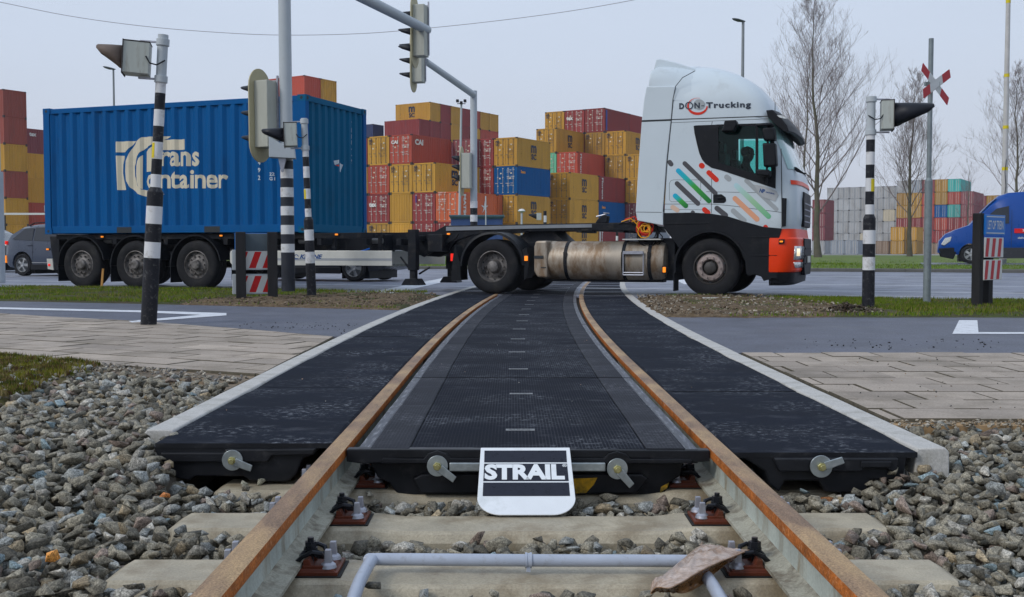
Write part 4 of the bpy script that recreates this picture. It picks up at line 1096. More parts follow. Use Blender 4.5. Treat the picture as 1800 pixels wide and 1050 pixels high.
for px_ in (420, 500, 590, 670): x = T(px_, 445, .3)[0]; mb.box((x, .26, .92), (.06, .06, .34)); mb.box((x, .16, .78), (.05, .22, .05))
mb.build('guard_bracket', m_chas, tr)
def lamp(root, px_, py_, y, m=m_amber, w=.055, h=.03):
    x, z = T(px_, py_, y); mb = MB(); mb.box((x, y + .01, z), (w, .03, h)); o = mb.build('marker_lamp', m, root, bevel=.006)
    mb = MB(); mb.box((x, y + .035, z), (w * 1.7, .03, h * 1.5)); mb.build('lamp_housing', m_black, o, bevel=.004)
for px_, py_ in ((179, 416.5), (388, 414.5), (591, 412.5), (788, 411.5)): lamp(tr, px_, py_, .08)
lamp(tr, 83, 438.5, .05); lamp(tr, 86, 466, -.0, m_redl, .05, .05)
px_prism('rear_bumper', [(82, 455), (92, 455), (94, 475), (84, 473)], .01, .03, m_alub, tr)
px_prism('rear_frame', [(88, 416), (104, 416), (104, 470), (96, 470), (90, 440)], .3, 2.1, m_chas, tr)
# valve tanks and hoses under the frame
mb = MB()
for px_, yv in ((664, .35), (192, .3), (535, .3)):
    x, z = T(px_, 424, yv); mb = MB(); mb.cyl((x - .10, yv, z), (x + .10, yv, z), .055, n=12); mb.build('air_valve', mat('grey_alloy', (0.18, 0.18, 0.18), .5, metal=.4), tr, smooth=40)
x, z = T(640, 440, .05); mb = MB(); mb.tube([(x - .12, .1, z - .03), (x, .1, z), (x + .08, .12, z + .03)], .016, 6); mb.build('blue_strap', mat('blue_strap', (0.01, .12, .5), .5), tr)
# lights/coupling on the gooseneck front
px_prism('front_bolster', [(1040, 393), (1110, 391), (1140, 396), (1140, 406), (1040, 406)], .25, 2.2, m_chas, tr, bevel=.01)
px_prism('twist_lock', [(1046, 393), (1050, 386), (1060, 378), (1068, 380), (1066, 392)], .25, .42, m_chas, tr, bevel=.01)
mb = MB(); x, z = T(1058, 379, .3)
mb.cyl((x - .1, .3, z - .02), (x + .08, .3, z + .02), .014, n=8); mb.cyl((x + .04, .25, z + .04), (x + .13, .3, z + .03), .012, n=8); mb.build('lock_handle', m_zinc, tr)

# ---------------------------------------------------------------- tractor
tk = troot('truck_tractor', 'white truck tractor with orange bumper and striped cab pulling the blue container', 'truck')
XW = 0.0; XR = T(864, 466)[0]
wheel(tk, XW, .485, .05, .485, .315, 'front', rimmat=m_riml); wheel(tk, XW, .485, 2.45, .485, .315, 'front', side=-1, rimmat=m_riml)
wheel(tk, XR, .485, .02, .485, .60, 'dual'); wheel(tk, XR, .485, 2.48, .485, .60, 'dual', side=-1)
mb = MB()
for y in (.82, 1.60): mb.box(((XR - 1.2 + 1.0) / 2, y, .80), (1.0 - (XR - 1.2), .08, .24))
for x in (XR - 1.1, XR - .5, XR + .5, XR + 1.6): mb.box((x, 1.25, .80), (.12, .72, .18))
mb.build('chassis_rail', m_chas, tk, bevel=.006)
mb = MB(); mb.cyl((XR, .4, .485), (XR, 2.1, .485), .12, n=14); mb.cyl((XR - .0, 1.25, .485), (XR + .3, 1.25, .5), .22, n=16); mb.cyl((0, .4, .47), (0, 2.1, .47), .07, n=12); mb.build('axle', m_chas, tk, smooth=40)
# fifth wheel
x5 = T(952, 412, 1.0)[0]
mb = MB(); mb.cyl((x5, 1.25, 1.14), (x5, 1.25, 1.19), .50, .47, 28); mb.prism([(x5 - .5, .90), (x5 - .22, 1.15), (x5 + .22, 1.15), (x5 + .5, .90)], .85, 1.65); mb.build('fifth_wheel', m_chas, tk, bevel=.01)
# cab
def cab_ring(ub, uf, ins, z, rf=.30, rb=.015, bow=.045):
    ya, yb = ins, 2.50 - ins; h = []
    h.append((ub + rb, ya)); n_ = 8
    h.append((ub + .5 * (uf - rf - ub), ya))
    for k in range(n_ + 1):
        a = -PI / 2 + (PI / 2) * k / n_ * .92
        h.append((uf - rf - bow + rf * math.cos(a), ya + min(rf, .3) * (1 + math.sin(a))))
    h.append((uf - .008, ya + .62))
    near = h[:]; far = [(x, 2.50 - y) for x, y in reversed(near)]
    ring = near + [(uf, 1.25)] + far + [(ub, 2.50 - ins - rb), (ub, ins + rb)]
    return [(x, y, z) for x, y in ring]
LV = [(1.02, -.70, 1.36, 0.03), (1.14, -.765, 1.40, 0), (1.3, -.765, 1.42, 0), (1.7, -.75, 1.425, 0), (1.98, -.735, 1.40, 0), (2.08, -.73, 1.36, 0), (2.3, -.715, 1.28, 0), (2.55, -.695, 1.18, 0), (2.8, -.675, 1.08, 0), (2.98, -.655, 1.01, 0),
      (3.10, -.645, .97, .003), (3.22, -.63, .92, .008), (3.34, -.605, .84, .03), (3.46, -.575, .74, .075), (3.58, -.54, .60, .14), (3.69, -.50, .42, .24), (3.79, -.46, .20, .37), (3.87, -.42, -.02, .55), (3.91, -.40, -.2, .78)]
rings = [cab_ring(ub, uf, ins, z, rf=.30 + max(0, z - 3.2) * .3) for z, ub, uf, ins in LV]
mb = MB(); mb.loft(rings); cabo = mb.build('cab_body', m_cab, tk, smooth=28)
# hollow it and cut the windows (done once, cutters thrown away)
def cut(obj, mb_, nm='cut'):
    c = mb_.build(nm, m_black); c.parent = obj.parent
    bpy.context.view_layer.update()
    q = obj.modifiers.new('b', 'BOOLEAN'); q.operation = 'DIFFERENCE'; q.solver = 'EXACT'; q.object = c
    dg = bpy.context.evaluated_depsgraph_get(); me = bpy.data.meshes.new_from_object(obj.evaluated_get(dg))
    obj.modifiers.clear(); old = obj.data; obj.data = me; me.name = old.name
    bpy.data.objects.remove(c)
c1 = MB(); c1.loft([[(x_ * 1 + (.06 if x_ < 0 else -.09), .06 + (y_) * .952, z_) for x_, y_, z_ in cab_ring(ub, uf, .0, z)] for z, ub, uf, ins in [(1.35, -.70, 1.42, 0), (2.08, -.68, 1.36, 0), (2.98, -.58, 1.01, 0)]])
cut(cabo, c1)
win = [T(*p) for p in [(1259, 219), (1356, 217), (1361, 319), (1328, 313), (1260, 292)]]
c2 = MB(); c2.prism(win, -.3, 2.9); cut(cabo, c2)
c3 = MB(); c3.loft([[(x, y, z) for x, y in ((uf - .5, .20), (uf + .3, .20), (uf + .3, 2.30), (uf - .5, 2.30))] for z, uf in ((2.10, 1.36), (2.86, 1.06))]); cut(cabo, c3)
ca1 = MB(); ca1.cyl((0, -.3, .5), (0, 2.8, .5), .63, n=40); cut(cabo, ca1)
cabo.data.materials.clear(); cabo.data.materials.append(m_cab); cabo.data.shade_smooth(); cabo.data.set_sharp_from_angle(angle=R(28))
for p_ in cabo.data.polygons: p_.material_index = 0
# inner lining (dark): seats, dash, driver sit inside
mb = MB(); mb.box((-.35, 1.25, 2.1), (.35, 2.2, 1.3)); mb.build('sleeper_curtain', m_black, tk)
mb = MB(); mb.box((.2, 1.25, 1.385), (1.9, 2.3, .04)); mb.box((1.02, 1.25, 1.75), (.35, 2.1, .62)); mb.build('dashboard', m_black, tk, bevel=.03)
for y in (.55, 1.95):
    mb = MB(); mb.box((.35, y, 1.72), (.5, .5, .14)); mb.box((.12, y, 2.05), (.14, .5, .7)); mb.box((.1, y, 2.48), (.10, .28, .2)); mb.build('seat', m_black, tk, bevel=.03)
mb = MB(); mb.lathe([(.22, 0), (.228, .012), (.22, .024), (.212, .012)], 28, M=Matrix.Translation((.86, 1.95, 2.02)) @ Matrix.Rotation(R(-65), 4, 'Y'), axis='x'); mb.build('steering_wheel', m_black, tk, smooth=60)
# driver
m_coat = mat('dark_jacket', (0.012, 0.013, 0.018), .8); m_skin = mat('skin', (0.30, 0.17, 0.12), .55, var=.08); m_hair = mat('dark_hair', (0.012, 0.010, 0.009), .7)
def skinned(name, verts, edges, radii, m, parent, root=0, sub=2):
    me = bpy.data.meshes.new(name); me.from_pydata(verts, edges, []); o = bpy.data.objects.new(name, me); COL.objects.link(o)
    o.parent = parent; sk = o.modifiers.new('skin', 'SKIN'); sb = o.modifiers.new('s', 'SUBSURF'); sb.levels = sub; sb.render_levels = sub
    me.materials.append(m)
    for i, r in enumerate(radii):
        me.skin_vertices[0].data[i].radius = (r, r) if not isinstance(r, tuple) else r
    me.skin_vertices[0].data[root].use_root = True; return o
drv = thing('person', 'driver with short dark hair in a dark jacket at the wheel of the white cab', 'person', tuple(UV(U0 + .27, V0 + 1.95, 1.84)), -A20)
vv = [(0, 0, 0), (.0, 0, .22), (.02, 0, .40), (.03, 0, .47), (.045, 0, .52), (.06, 0, .60), (.07, 0, .66),
      (.02, -.19, .44), (.16, -.24, .24), (.40, -.16, .30), (.46, -.14, .31), (.02, .19, .44), (.16, .24, .24), (.40, .16, .30), (.46, .14, .31),
      (.42, -.11, .04), (.55, -.11, -.36), (.42, .11, .04), (.55, .11, -.36), (.68, -.11, -.38), (.68, .11, -.38)]
ee = [(0, 1), (1, 2), (2, 3), (3, 4), (4, 5), (5, 6), (2, 7), (7, 8), (8, 9), (9, 10), (2, 11), (11, 12), (12, 13), (13, 14), (0, 15), (15, 16), (0, 17), (17, 18), (16, 19), (18, 20)]
rd = [(.14, .17), (.14, .18), (.14, .18), .085, .075, (.092, .08), (.085, .072), .07, .05, .036, .03, .07, .05, .036, .03, .075, .05, .075, .05, .04, .04]
bd = skinned('body', vv, ee, rd, m_coat, drv)
hd = MB(); hd.lathe([(0, -.115), (.045, -.105), (.066, -.06), (.074, 0), (.076, .05), (.066, .095), (.035, .12), (0, .125)], 18, M=Matrix.Translation((.075, 0, .645)) @ Matrix.Diagonal((1.36, 1.14, 1.08, 1)), axis='z')
hd.cyl((.160, 0, .67), (.180, 0, .64), .010, .015, 8); hd.box((.152, 0, .605), (.02, .045, .010)); hd.box((.14, .03, .685), (.02, .02, .008)); hd.box((.14, -.03, .685), (.02, .02, .008))
for s_ in (-1, 1): hd.cyl((.07, s_ * .072, .66), (.062, s_ * .084, .662), .026, .02, 10)
hd.build('head', m_skin, drv, smooth=60)
hr = MB(); hr.lathe([(.078, -.01), (.083, .04), (.073, .095), (.04, .127), (0, .133)], 18, M=Matrix.Translation((.064, 0, .655)) @ Matrix.Diagonal((1.36, 1.14, 1.08, 1)) @ Matrix.Rotation(R(-14), 4, 'Y'), axis='z'); hr.build('hair', m_hair, drv, smooth=60)
# black window surround with its real opening, glass behind
def on_side(name, pts, m, parent, y=-.003, th=.012, dv=0.0, bevel=0):
    mb = MB(); mb.prism([T(x, yy, dv) for x, yy in pts], y, y + th); return mb.build(name, m, parent, bevel=bevel)
sur = [z5(545, 602), z5(562, 597), z5(700, 592), z5(1160, 577), z5(1182, 590), z5(1190, 700), z6(1155, 0), z6(1152, 140), z6(740, 0), z5(690, 938), z5(640, 905), z5(612, 870), z5(590, 820), z5(570, 740), z5(552, 660)]
mb = MB()
o = on_side('window_surround', sur, m_black, tk, -.006, .02)
wc = MB(); wc.prism([T(*p) for p in [(1263, 223), (1328, 222), (1328, 306), (1263, 286)]], -.1, .1); cut(o, wc)
wc = MB(); wc.prism([T(*p) for p in [(1333, 222), (1352, 222), (1356, 313), (1333, 307)]], -.1, .1); cut(o, wc)
mb = MB(); mb.prism([T(*p) for p in [(1262, 222), (1353, 221), (1357, 314), (1262, 287)]], .020, .024); mb.build('side_window', m_clear, tk)
mb = MB(); mb.prism([T(*p) for p in [(1262, 222), (1353, 221), (1357, 314), (1262, 287)]], 2.476, 2.480); mb.build('side_window', m_clear, tk)
# windscreen
mb = MB(); rows = []
for z, uf in ((2.08, 1.372), (2.3, 1.29), (2.55, 1.19), (2.80, 1.09), (2.92, 1.045)):
    r = cab_ring(-.6, uf, 0, z)[6:-8]; rows.append([(x + .004, y, zz) for x, y, zz in r])
mb.loft(rows, closed=False, cap=False); wso = mb.build('windscreen', m_wind, tk, smooth=60)
px_prism('wiper', [z9(0, 0)] * 0 + [(1390, 293), (1400, 294), (1412, 303), (1418, 305), (1414, 307), (1400, 302)], .25, .30, m_black, tk)
# sun visor across the front
vz = [T(*p) for p in [(1351, 194), (1362, 193), (1376, 206), (1388, 221), (1391, 231), (1383, 232), (1371, 222), (1360, 212), (1354, 206)]]
mb = MB(); rows = []
for y, dx in ((-.01, -.02), (.06, .0), (.3, .05), (1.25, .09), (2.2, .05), (2.44, .0), (2.51, -.02)):
    sc = 1.0; rows.append([(p[0] + dx - .02, y, p[1]) for p in vz])
mb.loft(rows); vo = mb.build('sun_visor', m_black, tk, smooth=40, bevel=.008)
mb = MB(); a = [T(*p) for p in [(1366, 203), (1378, 204), (1384, 210), (1370, 207)]]; mb.prism(a, -.035, -.02); mb.build('visor_lamp', m_lens, vo)
# side fairings and roof spoiler
fair = [(1117, 372), (1120, 388), (1166, 397), (1165.5, 372), (1172, 280), (1179.5, 213), (1183, 175), (1187, 152), (1136, 152), (1132, 175), (1128, 210), (1122, 290)]
for y0, y1 in ((.008, .06), (2.44, 2.49)):
    mb = MB(); mb.prism([T(*p) for p in fair], y0, y1); fo = mb.build('side_fairing', m_cab, tk, bevel=.012, smooth=30)
xb_ = T(1137, 150)[0]
def half(L): return L + [(2.5 - y, z) for y, z in reversed(L[:-1])]
rA = half([(.012, 3.30), (.014, 3.46), (.02, 3.62), (.045, 3.74), (.11, 3.82), (.30, 3.87), (.75, 3.91), (1.25, 3.93)])
rB = half([(.008, 3.22), (.055, 3.42), (.11, 3.53), (.19, 3.64), (.31, 3.75), (.50, 3.85), (.78, 3.915), (1.25, 3.925)])
mb = MB(); rows = []
for t_, sc in ((0, .0), (.12, .0), (.55, .0), (.8, 0), (1.0, 0)):
    x = xb_ + .02 + (-.36 - xb_) * t_
    rows.append([(x + (.05 * (1 - t_)) * max(0, (a[1] - 3.5)) * 2, a[0] + (b[0] - a[0]) * t_ ** 1.3, a[1] + (b[1] - a[1]) * t_ ** 1.3 + (-.04 if t_ == 0 else 0)) for a, b in zip(rA, rB)])
mb.loft(rows); mb.build('roof_fairing', m_cab, tk, smooth=40)
sp = [T(*p, .5) for p in [(1156, 107), (1163, 105.5), (1192, 112.5), (1226, 124), (1226, 131), (1152, 126)]]
mb = MB(); mb.prism(sp, .36, 2.14); mb.build('roof_spoiler', m_cab, tk, bevel=.02, smooth=30)
mb = MB(); a = T(1278, 131, 1.0); mb.cyl((a[0], 1.0, a[1] - .06), (a[0] - .01, 1.0, a[1] + .05), .02, .012, 8); a = T(1368, 182, .4); mb.cyl((a[0] - .05, .4, a[1] - .12), (a[0] - .05, .4, a[1] + .02), .006, n=6); mb.build('aerial', m_black, tk)
# seams
def seam(pts, w=.007, y=-.0015):
    for i in range(len(pts) - 1):
        a = Vector(T(*pts[i])); b_ = Vector(T(*pts[i + 1])); d = (b_ - a).normalized(); nn = Vector((-d.y, d.x)) * w / 2; e_ = d * w * .3
        q = [a - e_ + nn, a - e_ - nn, b_ + e_ - nn, b_ + e_ + nn]
        sm.add([(p[0], y, p[1]) for p in q], [(0, 1, 2, 3)])
sm = MB()
seam([(1129, 213), (1180, 211)], .03, -.002 + .008); seam([(1181, 210.5), (1352, 204.5)], .016); seam([(1180, 216), (1352, 209)], .006)
seam([(1183, 176), (1180, 214), (1172.5, 285), (1166, 372)], .014, -.003); seam([(1183, 176), (1188, 152), (1200, 137), (1222, 125)], .012, -.012)
seam([(1252, 214), (1251, 220)], .008); seam([(1251, 300), (1250.5, 375)], .008); seam([(1373, 262), (1374, 310), (1374.5, 401)], .012)
seam([z6(620, 163), z6(1000, 170)], .006); seam([z6(298, 258), z6(656, 258), z6(800, 270), z6(1195, 322)], .007); seam([z6(298, 298), z6(656, 303)], .005)
seam([z6(335, 100), z6(345, 80), z6(365, 72), z6(560, 72), z6(575, 85), z6(578, 225), z6(565, 240), z6(350, 240), z6(335, 225), z6(335, 100)], .005)
seam([(1118, 373), (1163, 373.5)], .008, .006)
sm.build('panel_seam', m_gapm, tk, recalc=False)
# stripes painted on the side
def capsule(p0, p1, w):
    a, b_ = Vector(p0), Vector(p1); d = (b_ - a); L_ = d.length; d = d / L_ if L_ > 1e-6 else Vector((1, 0)); nn = Vector((-d.y, d.x)); out = []
    for k in range(9): t_ = -PI / 2 + PI * k / 8; out.append(b_ + d * w / 2 * math.cos(t_) + nn * w / 2 * math.sin(t_))
    for k in range(9): t_ = PI / 2 + PI * k / 8; out.append(a + d * w / 2 * math.cos(t_) + nn * w / 2 * math.sin(t_))
    return out
def grad_mat(name, stops, axis_len):
    m = bpy.data.materials.new(name); m.use_nodes = True; n = m.node_tree.nodes; l = m.node_tree.links; b = n['Principled BSDF']; b.inputs['Roughness'].default_value = .35
    at = n.new('ShaderNodeUVMap'); sp_ = n.new('ShaderNodeSeparateXYZ'); r_ = n.new('ShaderNodeValToRGB'); l.new(at.outputs[0], sp_.inputs[0]); l.new(sp_.outputs[0], r_.inputs[0])
    e = r_.color_ramp.elements; e[0].position, e[0].color = stops[0][0], (*stops[0][1], 1); e[1].position, e[1].color = stops[-1][0], (*stops[-1][1], 1)
    for p, c in stops[1:-1]: q = e.new(p); q.color = (*c, 1)
    l.new(r_.outputs[0], b.inputs['Base Color']); return m
cg = grad_mat('cyan_to_green_paint', [(0, (.0, .36, .60)), (.25, (.0, .40, .42)), (.5, (.03, .32, .04)), (1, (.0, .15, .02))], 1)
cgf = grad_mat('pale_cyan_to_green_paint', [(0, (.42, .62, .68)), (.5, (.30, .52, .32)), (1, (.13, .42, .22))], 1)
dgy, lgy, rd_, pch = flat('stripe_dark_grey', (.075, .075, .085)), flat('stripe_light_grey', (.33, .36, .38)), flat('stripe_red', (.62, .03, .012)), flat('stripe_peach', (.68, .33, .20))
caps = [(z5(352, 892), z5(364, 908), 8.3, dgy), ((1192.4, 300.4), (1246.2, 353.4), 8.6, cg), ((1203.7, 287.6), (1257.5, 340), 8.0, dgy), ((1233.2, 291.2), (1234.2, 292), 9.6, rd_), ((1246, 303.8), (1259.2, 316.2), 8.8, rd_),
        ((1277.5, 311.6), (1281.4, 314.8), 9.2, lgy), ((1190.2, 323), (1226.8, 358), 8.6, dgy), ((1187, 344.6), (1205.4, 362), 8.8, cg), ((1294.4, 326.5), (1350.8, 380.6), 9.2, cgf), ((1312, 318), (1364.6, 368), 7.6, lgy),
        ((1292.2, 349.4), (1330.6, 385.4), 9.2, pch), ((1289, 371), (1308, 388), 9.0, lgy), ((1260.3, 366.4), (1275.5, 378.6), 9.0, dgy), ((1238.4, 368.8), (1244.4, 374), 8.8, rd_), ((1182.6, 364.4), (1190.4, 369.6), 8.2, flat('stripe_pale_peach', (.62, .44, .34))),
        ((1217.6, 373.4), (1218.4, 374.0), 6.5, dgy), ((1345.6, 399), (1346.4, 399.8), 7.5, rd_)]
for i, (p, q_, w, m_) in enumerate(caps):
    poly = capsule(p, q_, w); mb = MB(); y_ = -.002 - .0004 * (i % 3)
    mb.add([(T(x, yy)[0], y_, T(x, yy)[1]) for x, yy in poly], [tuple(range(len(poly)))])
    o = mb.build('painted_stripe', m_, tk, recalc=False)
    if m_ in (cg, cgf):
        uv = o.data.uv_layers.new(name='UVMap'); a, b_ = Vector(p), Vector(q_); d = b_ - a
        for lp in o.data.loops:
            pt = Vector(poly[lp.vertex_index]); t_ = (pt - a).dot(d) / d.length_squared; uv.data[lp.index].uv = (max(0, min(1, t_)), .5)
# company lettering
dk = flat('lettering_dark', (.035, .045, .065))
def side_text(s_, x0, y1, x1, y0, m_, bold=.03, shear=0, slope=0.0, y=-.0055, spacing=1.0, nm='lettering'):
    tv, f_ = text2d(s_, 1, bold=bold, shear=shear, spacing=spacing); tv = fit2d(tv, x0, x1, y1, y0)
    mb = MB(); mb.add([(T(a, b_ + slope * (a - x0))[0], y, T(a, b_ + slope * (a - x0))[1]) for a, b_ in tv], f_); return mb.build(nm, m_, tk, recalc=False)
side_text('D', 1194, 192, 1202.5, 181.6, dk, .045); side_text('N', 1220.6, 191, 1230.4, 180.6, dk, .045); side_text('-', 1232.8, 187.2, 1238, 185.6, dk, .01)
side_text('Trucking', 1241, 193.4, 1320, 180, dk, .034, slope=-.018, spacing=1.16)
def ring_px(cx0, cy0, rx, ry, w0, w1, a0, a1, m_, y, n_=30, ph=0.0):
    o1, i1 = [], []
    for k in range(n_ + 1):
        a = a0 + (a1 - a0) * k / n_; w = w0 + (w1 - w0) * (.5 - .5 * math.cos(a - ph))
        o1.append((cx0 + rx * math.cos(a), cy0 + ry * math.sin(a))); i1.append((cx0 + (rx - w) * math.cos(a), cy0 + (ry - w) * math.sin(a)))
    P_ = [T(*p) for p in o1 + i1]; mb = MB(); mb.add([(p[0], y, p[1]) for p in P_], [(k, k + 1, n_ + 1 + k + 1, n_ + 1 + k) for k in range(n_)]); return mb.build('emblem', m_, tk, recalc=False)
ring_px(1211.4, 186, 7.0, 6.8, 1.8, 1.8, 0, 2 * PI, dk, -.0062)
ring_px(1226, 187.4, 18, 15, .5, 4.6, R(-75), R(-75) - 2 * PI * .80, rd_, -.0050, 40, R(-80))
on_side('emblem', disc2d(1229, 184, 10, 20, 9), lgy, tk, -.0045, .0015)
bd_ = on_side('badge_plate', [z6(985, 108), z6(1060, 118), z6(1160, 158), z6(1174, 190), z6(1150, 237), z6(1060, 208), z6(1018, 168)], mat('badge_plate', (.40, .42, .44), .35), tk, -.008, .006, bevel=.002)
side_text('NP', z6(1026, 0)[0], z6(0, 168)[1], z6(1072, 0)[0], z6(0, 136)[1], m_blut, .05, .35, slope=.2, y=-.0095)
side_text('NATURAL', z6(1076, 0)[0], z6(0, 172)[1], z6(1145, 0)[0], z6(0, 160)[1], m_blut, .04, .3, slope=.2, y=-.0095)
# door handle
hb = on_side('door_handle', [z6(672, 186), z6(735, 182), z6(768, 205), z6(772, 235), z6(755, 250), z6(672, 250)], m_black, tk, -.008, .01, bevel=.003)
mb = MB(); a = T(*z6(700, 212)); b_ = T(*z6(755, 222)); mb.box(((a[0] + b_[0]) / 2, -.022, a[1]), (b_[0] - a[0], .016, .03)); mb.build('handle_bar', m_black, hb, bevel=.006)
# dark lower side cladding and arch
clad = [z6(292, 326), z6(500, 322), z6(650, 330), z6(780, 350), z6(930, 396), z6(1050, 430), z6(1200, 446), z6(1168, 560), z6(1164, 835), z6(1130, 830), z6(1060, 850), z6(1040, 815), z6(985, 800), z6(945, 812), z6(925, 790), z6(898, 640), z6(870, 590)]
arch = []
for k in range(13):
    a = R(22 + k * 11.5); arch.append(T(1245, 472)[0] + .575 * math.cos(a)); 
cpx = T(1245, 472); archp = [(XW + .60 * math.cos(R(a)), .50 + .60 * math.sin(R(a))) for a in range(18, 150, 10)]
for y0, y1 in ((-.004, .10), (2.40, 2.504)):
    mb = MB(); pol = [T(*p) for p in clad[:-2]] + [(x, z) for x, z in archp] + [T(*z6(292, 440))]
    mb.prism(pol, y0, y1); mb.build('side_cladding', m_black, tk, bevel=.008)
mb = MB()
for w_ in ((292, 410, 640, 405), (925, 515, 1170, 510), (950, 655, 1165, 652)):
    a = T(*z6(w_[0], w_[1])); b_ = T(*z6(w_[2], w_[3])); mb = MB(); mb.box(((a[0] + b_[0]) / 2, -.008, (a[1] + b_[1]) / 2), (b_[0] - a[0], .014, .018)); mb.build('cladding_rib', m_black, tk, bevel=.003)
for (ya, yb) in ((.0, .42), (2.08, 2.5)):
    mb = MB(); rings = []
    for k in range(13):
        a = R(12 + 178 * k / 12); r0, r1 = .605, .57
        rings.append([(XW + r0 * math.cos(a), ya, .50 + r0 * math.sin(a)), (XW + r0 * math.cos(a), yb, .50 + r0 * math.sin(a)), (XW + r1 * math.cos(a), yb, .50 + r1 * math.sin(a)), (XW + r1 * math.cos(a), ya, .50 + r1 * math.sin(a))])
    mb.loft(rings); mb.box((XW - .60, (ya + yb) / 2, .27), (.02, .36, .36)); mb.build('front_mudguard', m_black, tk, smooth=35)
    mb = MB(); rings = []
    for k in range(21):
        a = R(2 + 178 * k / 20); r0, r1 = .60, .57
        rings.append([(XR + r0 * math.cos(a) * 1.02, ya + .02, .50 + r0 * math.sin(a)), (XR + r0 * math.cos(a) * 1.02, yb + (.2 if ya < 1 else 0), .50 + r0 * math.sin(a)), (XR + r1 * math.cos(a), yb + (.2 if ya < 1 else 0), .50 + r1 * math.sin(a)), (XR + r1 * math.cos(a), ya, .50 + r1 * math.sin(a) - .01)])
    mb.loft(rings)
    mb.prism([(XR - .80, .22), (XR - .60, .24), (XR - .615, .55), (XR - .72, .86), (XR - .76, .60)], ya + .03, ya + .36)
    mb.prism([(XR + .60, .28), (XR + .64, .28), (XR + .70, .62), (XR + .64, .82), (XR + .56, .78), (XR + .61, .55)], ya + .03, ya + .36); mb.build('rear_mudguard', m_black, tk, smooth=35)
lamp(tk, 924.5, 454.5, .0, m_amber, .06, .085); lamp(tk, 1167.4, 474.5, -.0, m_amber, .05, .09)
px_prism('tail_lamp', [(792, 446), (797, 446), (797, 459), (792, 459)], .1, .4, m_redl, tk)
# gas tank
ta = T(940, 458)[0]; tb = T(1168, 458)[0]; zc = T(1050, 458.5, .1)[1]; rt = .335; yc = .40
mb = MB(); mb.lathe([(0, ta + .02), (rt * .6, ta + .02), (rt * .93, ta + .05), (rt, ta + .10), (rt, tb - .10), (rt * .93, tb - .04), (rt * .6, tb), (0, tb)], 40, M=Matrix.Translation((0, yc, zc)), axis='x'); tko = mb.build('gas_tank', m_tank, tk, smooth=40)
mb = MB(); mb.prism([(ta - .03, zc + .24), (ta + .0, zc + .34), (ta + .21, zc + .345), (ta + .22, zc - .30), (ta + .03, zc - .29), (ta - .03, zc - .18)], .035, .70); mb.build('tank_guard', m_tank, tko, bevel=.03)
mb = MB(); mb.box((ta + .06, .028, zc + .06), (.17, .012, .05)); mb.box((ta + .15, .028, zc - .12), (.09, .012, .015)); mb.build('guard_slot', m_gapm, tko)
for px_ in (991, 1093, 1139):
    x = T(px_, 458)[0]; mb = MB(); mb.lathe([(rt + .001, x - .03), (rt + .008, x - .03), (rt + .008, x + .03), (rt + .001, x + .03)], 40, M=Matrix.Translation((0, yc, zc)), axis='x')
    mb.box((x, yc - rt - .005, zc + .10), (.05, .03, .10)); mb.build('tank_strap', m_chas, tko, smooth=40)
mb = MB(); xa, xb = T(1094.5, 460)[0], T(1130, 460)[0]
for x in (xa, xb): mb.cyl((x, yc - rt - .03, zc + .14), (x, yc - rt - .03, zc - .24), .012, n=8)
for z in (zc + .12, zc - .24, zc - .20): mb.cyl((xa, yc - rt - .03, z), (xb, yc - rt - .03, z), .012, n=8)
mb.box(((xa + xb) / 2, yc - rt - .03, zc + .14), (xb - xa, .05, .05)); mb.build('tank_step', m_zinc, tko)
mb = MB(); x = T(1125, 421)[0]; mb.box((x, .45, T(1125, 421, .1)[1]), (.66, .7, .02)); mb.build('deck_plate', m_alub, tk)
mb = MB(); x0_, x1_ = ta, tb; mb.box(((x0_ + x1_) / 2, .5, zc - rt - .015), (x1_ - x0_ - .2, .3, .04)); mb.build('tank_bracket', m_chas, tk)
# air and power coils behind the cab
mr_ = flat('red_air_line', (.65, .03, .015)); my_ = flat('yellow_air_line', (.75, .35, .02)); mk_ = flat('black_cable', (.012, .012, .014))
def coil(c, r, L_, turns, rad, m_, ang=0.0):
    pts = []
    for k in range(turns * 12):
        t_ = k / 12; pts.append((c[0] + L_ * (t_ / turns - .5) * math.cos(ang), c[1] + r * math.sin(2 * PI * t_) + L_ * (t_ / turns - .5) * math.sin(ang), c[2] + r * math.cos(2 * PI * t_)))
    mb = MB(); mb.tube(pts, rad, 5); return mb.build('air_line_coil', m_, tk, smooth=60)
def loops(px_, py_, y, r, turns, rad, m_, seed, jit=.05):
    rd_ = random.Random(seed); x, z = T(px_, py_, y); pts = []
    for k in range(turns):
        ox, oz, rr_, ph = rd_.gauss(0, jit * .4), rd_.gauss(0, jit * .4), r * rd_.uniform(.55, 1.1), rd_.uniform(0, 6)
        for q in range(10):
            a_ = 2 * PI * q / 10 + ph * .15; pts.append((x + ox + rr_ * math.cos(a_), y + .012 * k + rd_.gauss(0, .004), z + oz + rr_ * math.sin(a_)))
    mb = MB(); mb.tube(pts, rad, 5); return mb.build('air_line_coil', m_, tk, smooth=60)
loops(1133, 402, .10, .13, 9, .010, mr_, 1); loops(1133, 401, .08, .10, 5, .010, my_, 2); loops(1139, 410, .16, .20, 9, .010, mk_, 3)
mb = MB()
for k in range(7):
    a = T(1085 + k * 6, 394 - (k % 3) * 4, .2); b_ = T(1120 + k * 6, 398 + (k % 4) * 3, .2); mb.tube([(a[0], .25, a[1]), ((a[0] + b_[0]) / 2, .2 + .03 * k, max(a[1], b_[1]) + .05), (b_[0], .25, b_[1])], .010, 5, mi=k % 3)
mb.build('air_line', [mk_, my_, mr_], tk)
mb = MB(); x, z = T(1164, 380, .5); mb.box((x + .02, 1.25, 1.35), (.05, 1.9, .25)); mb.build('rear_cab_beam', m_chas, tk)
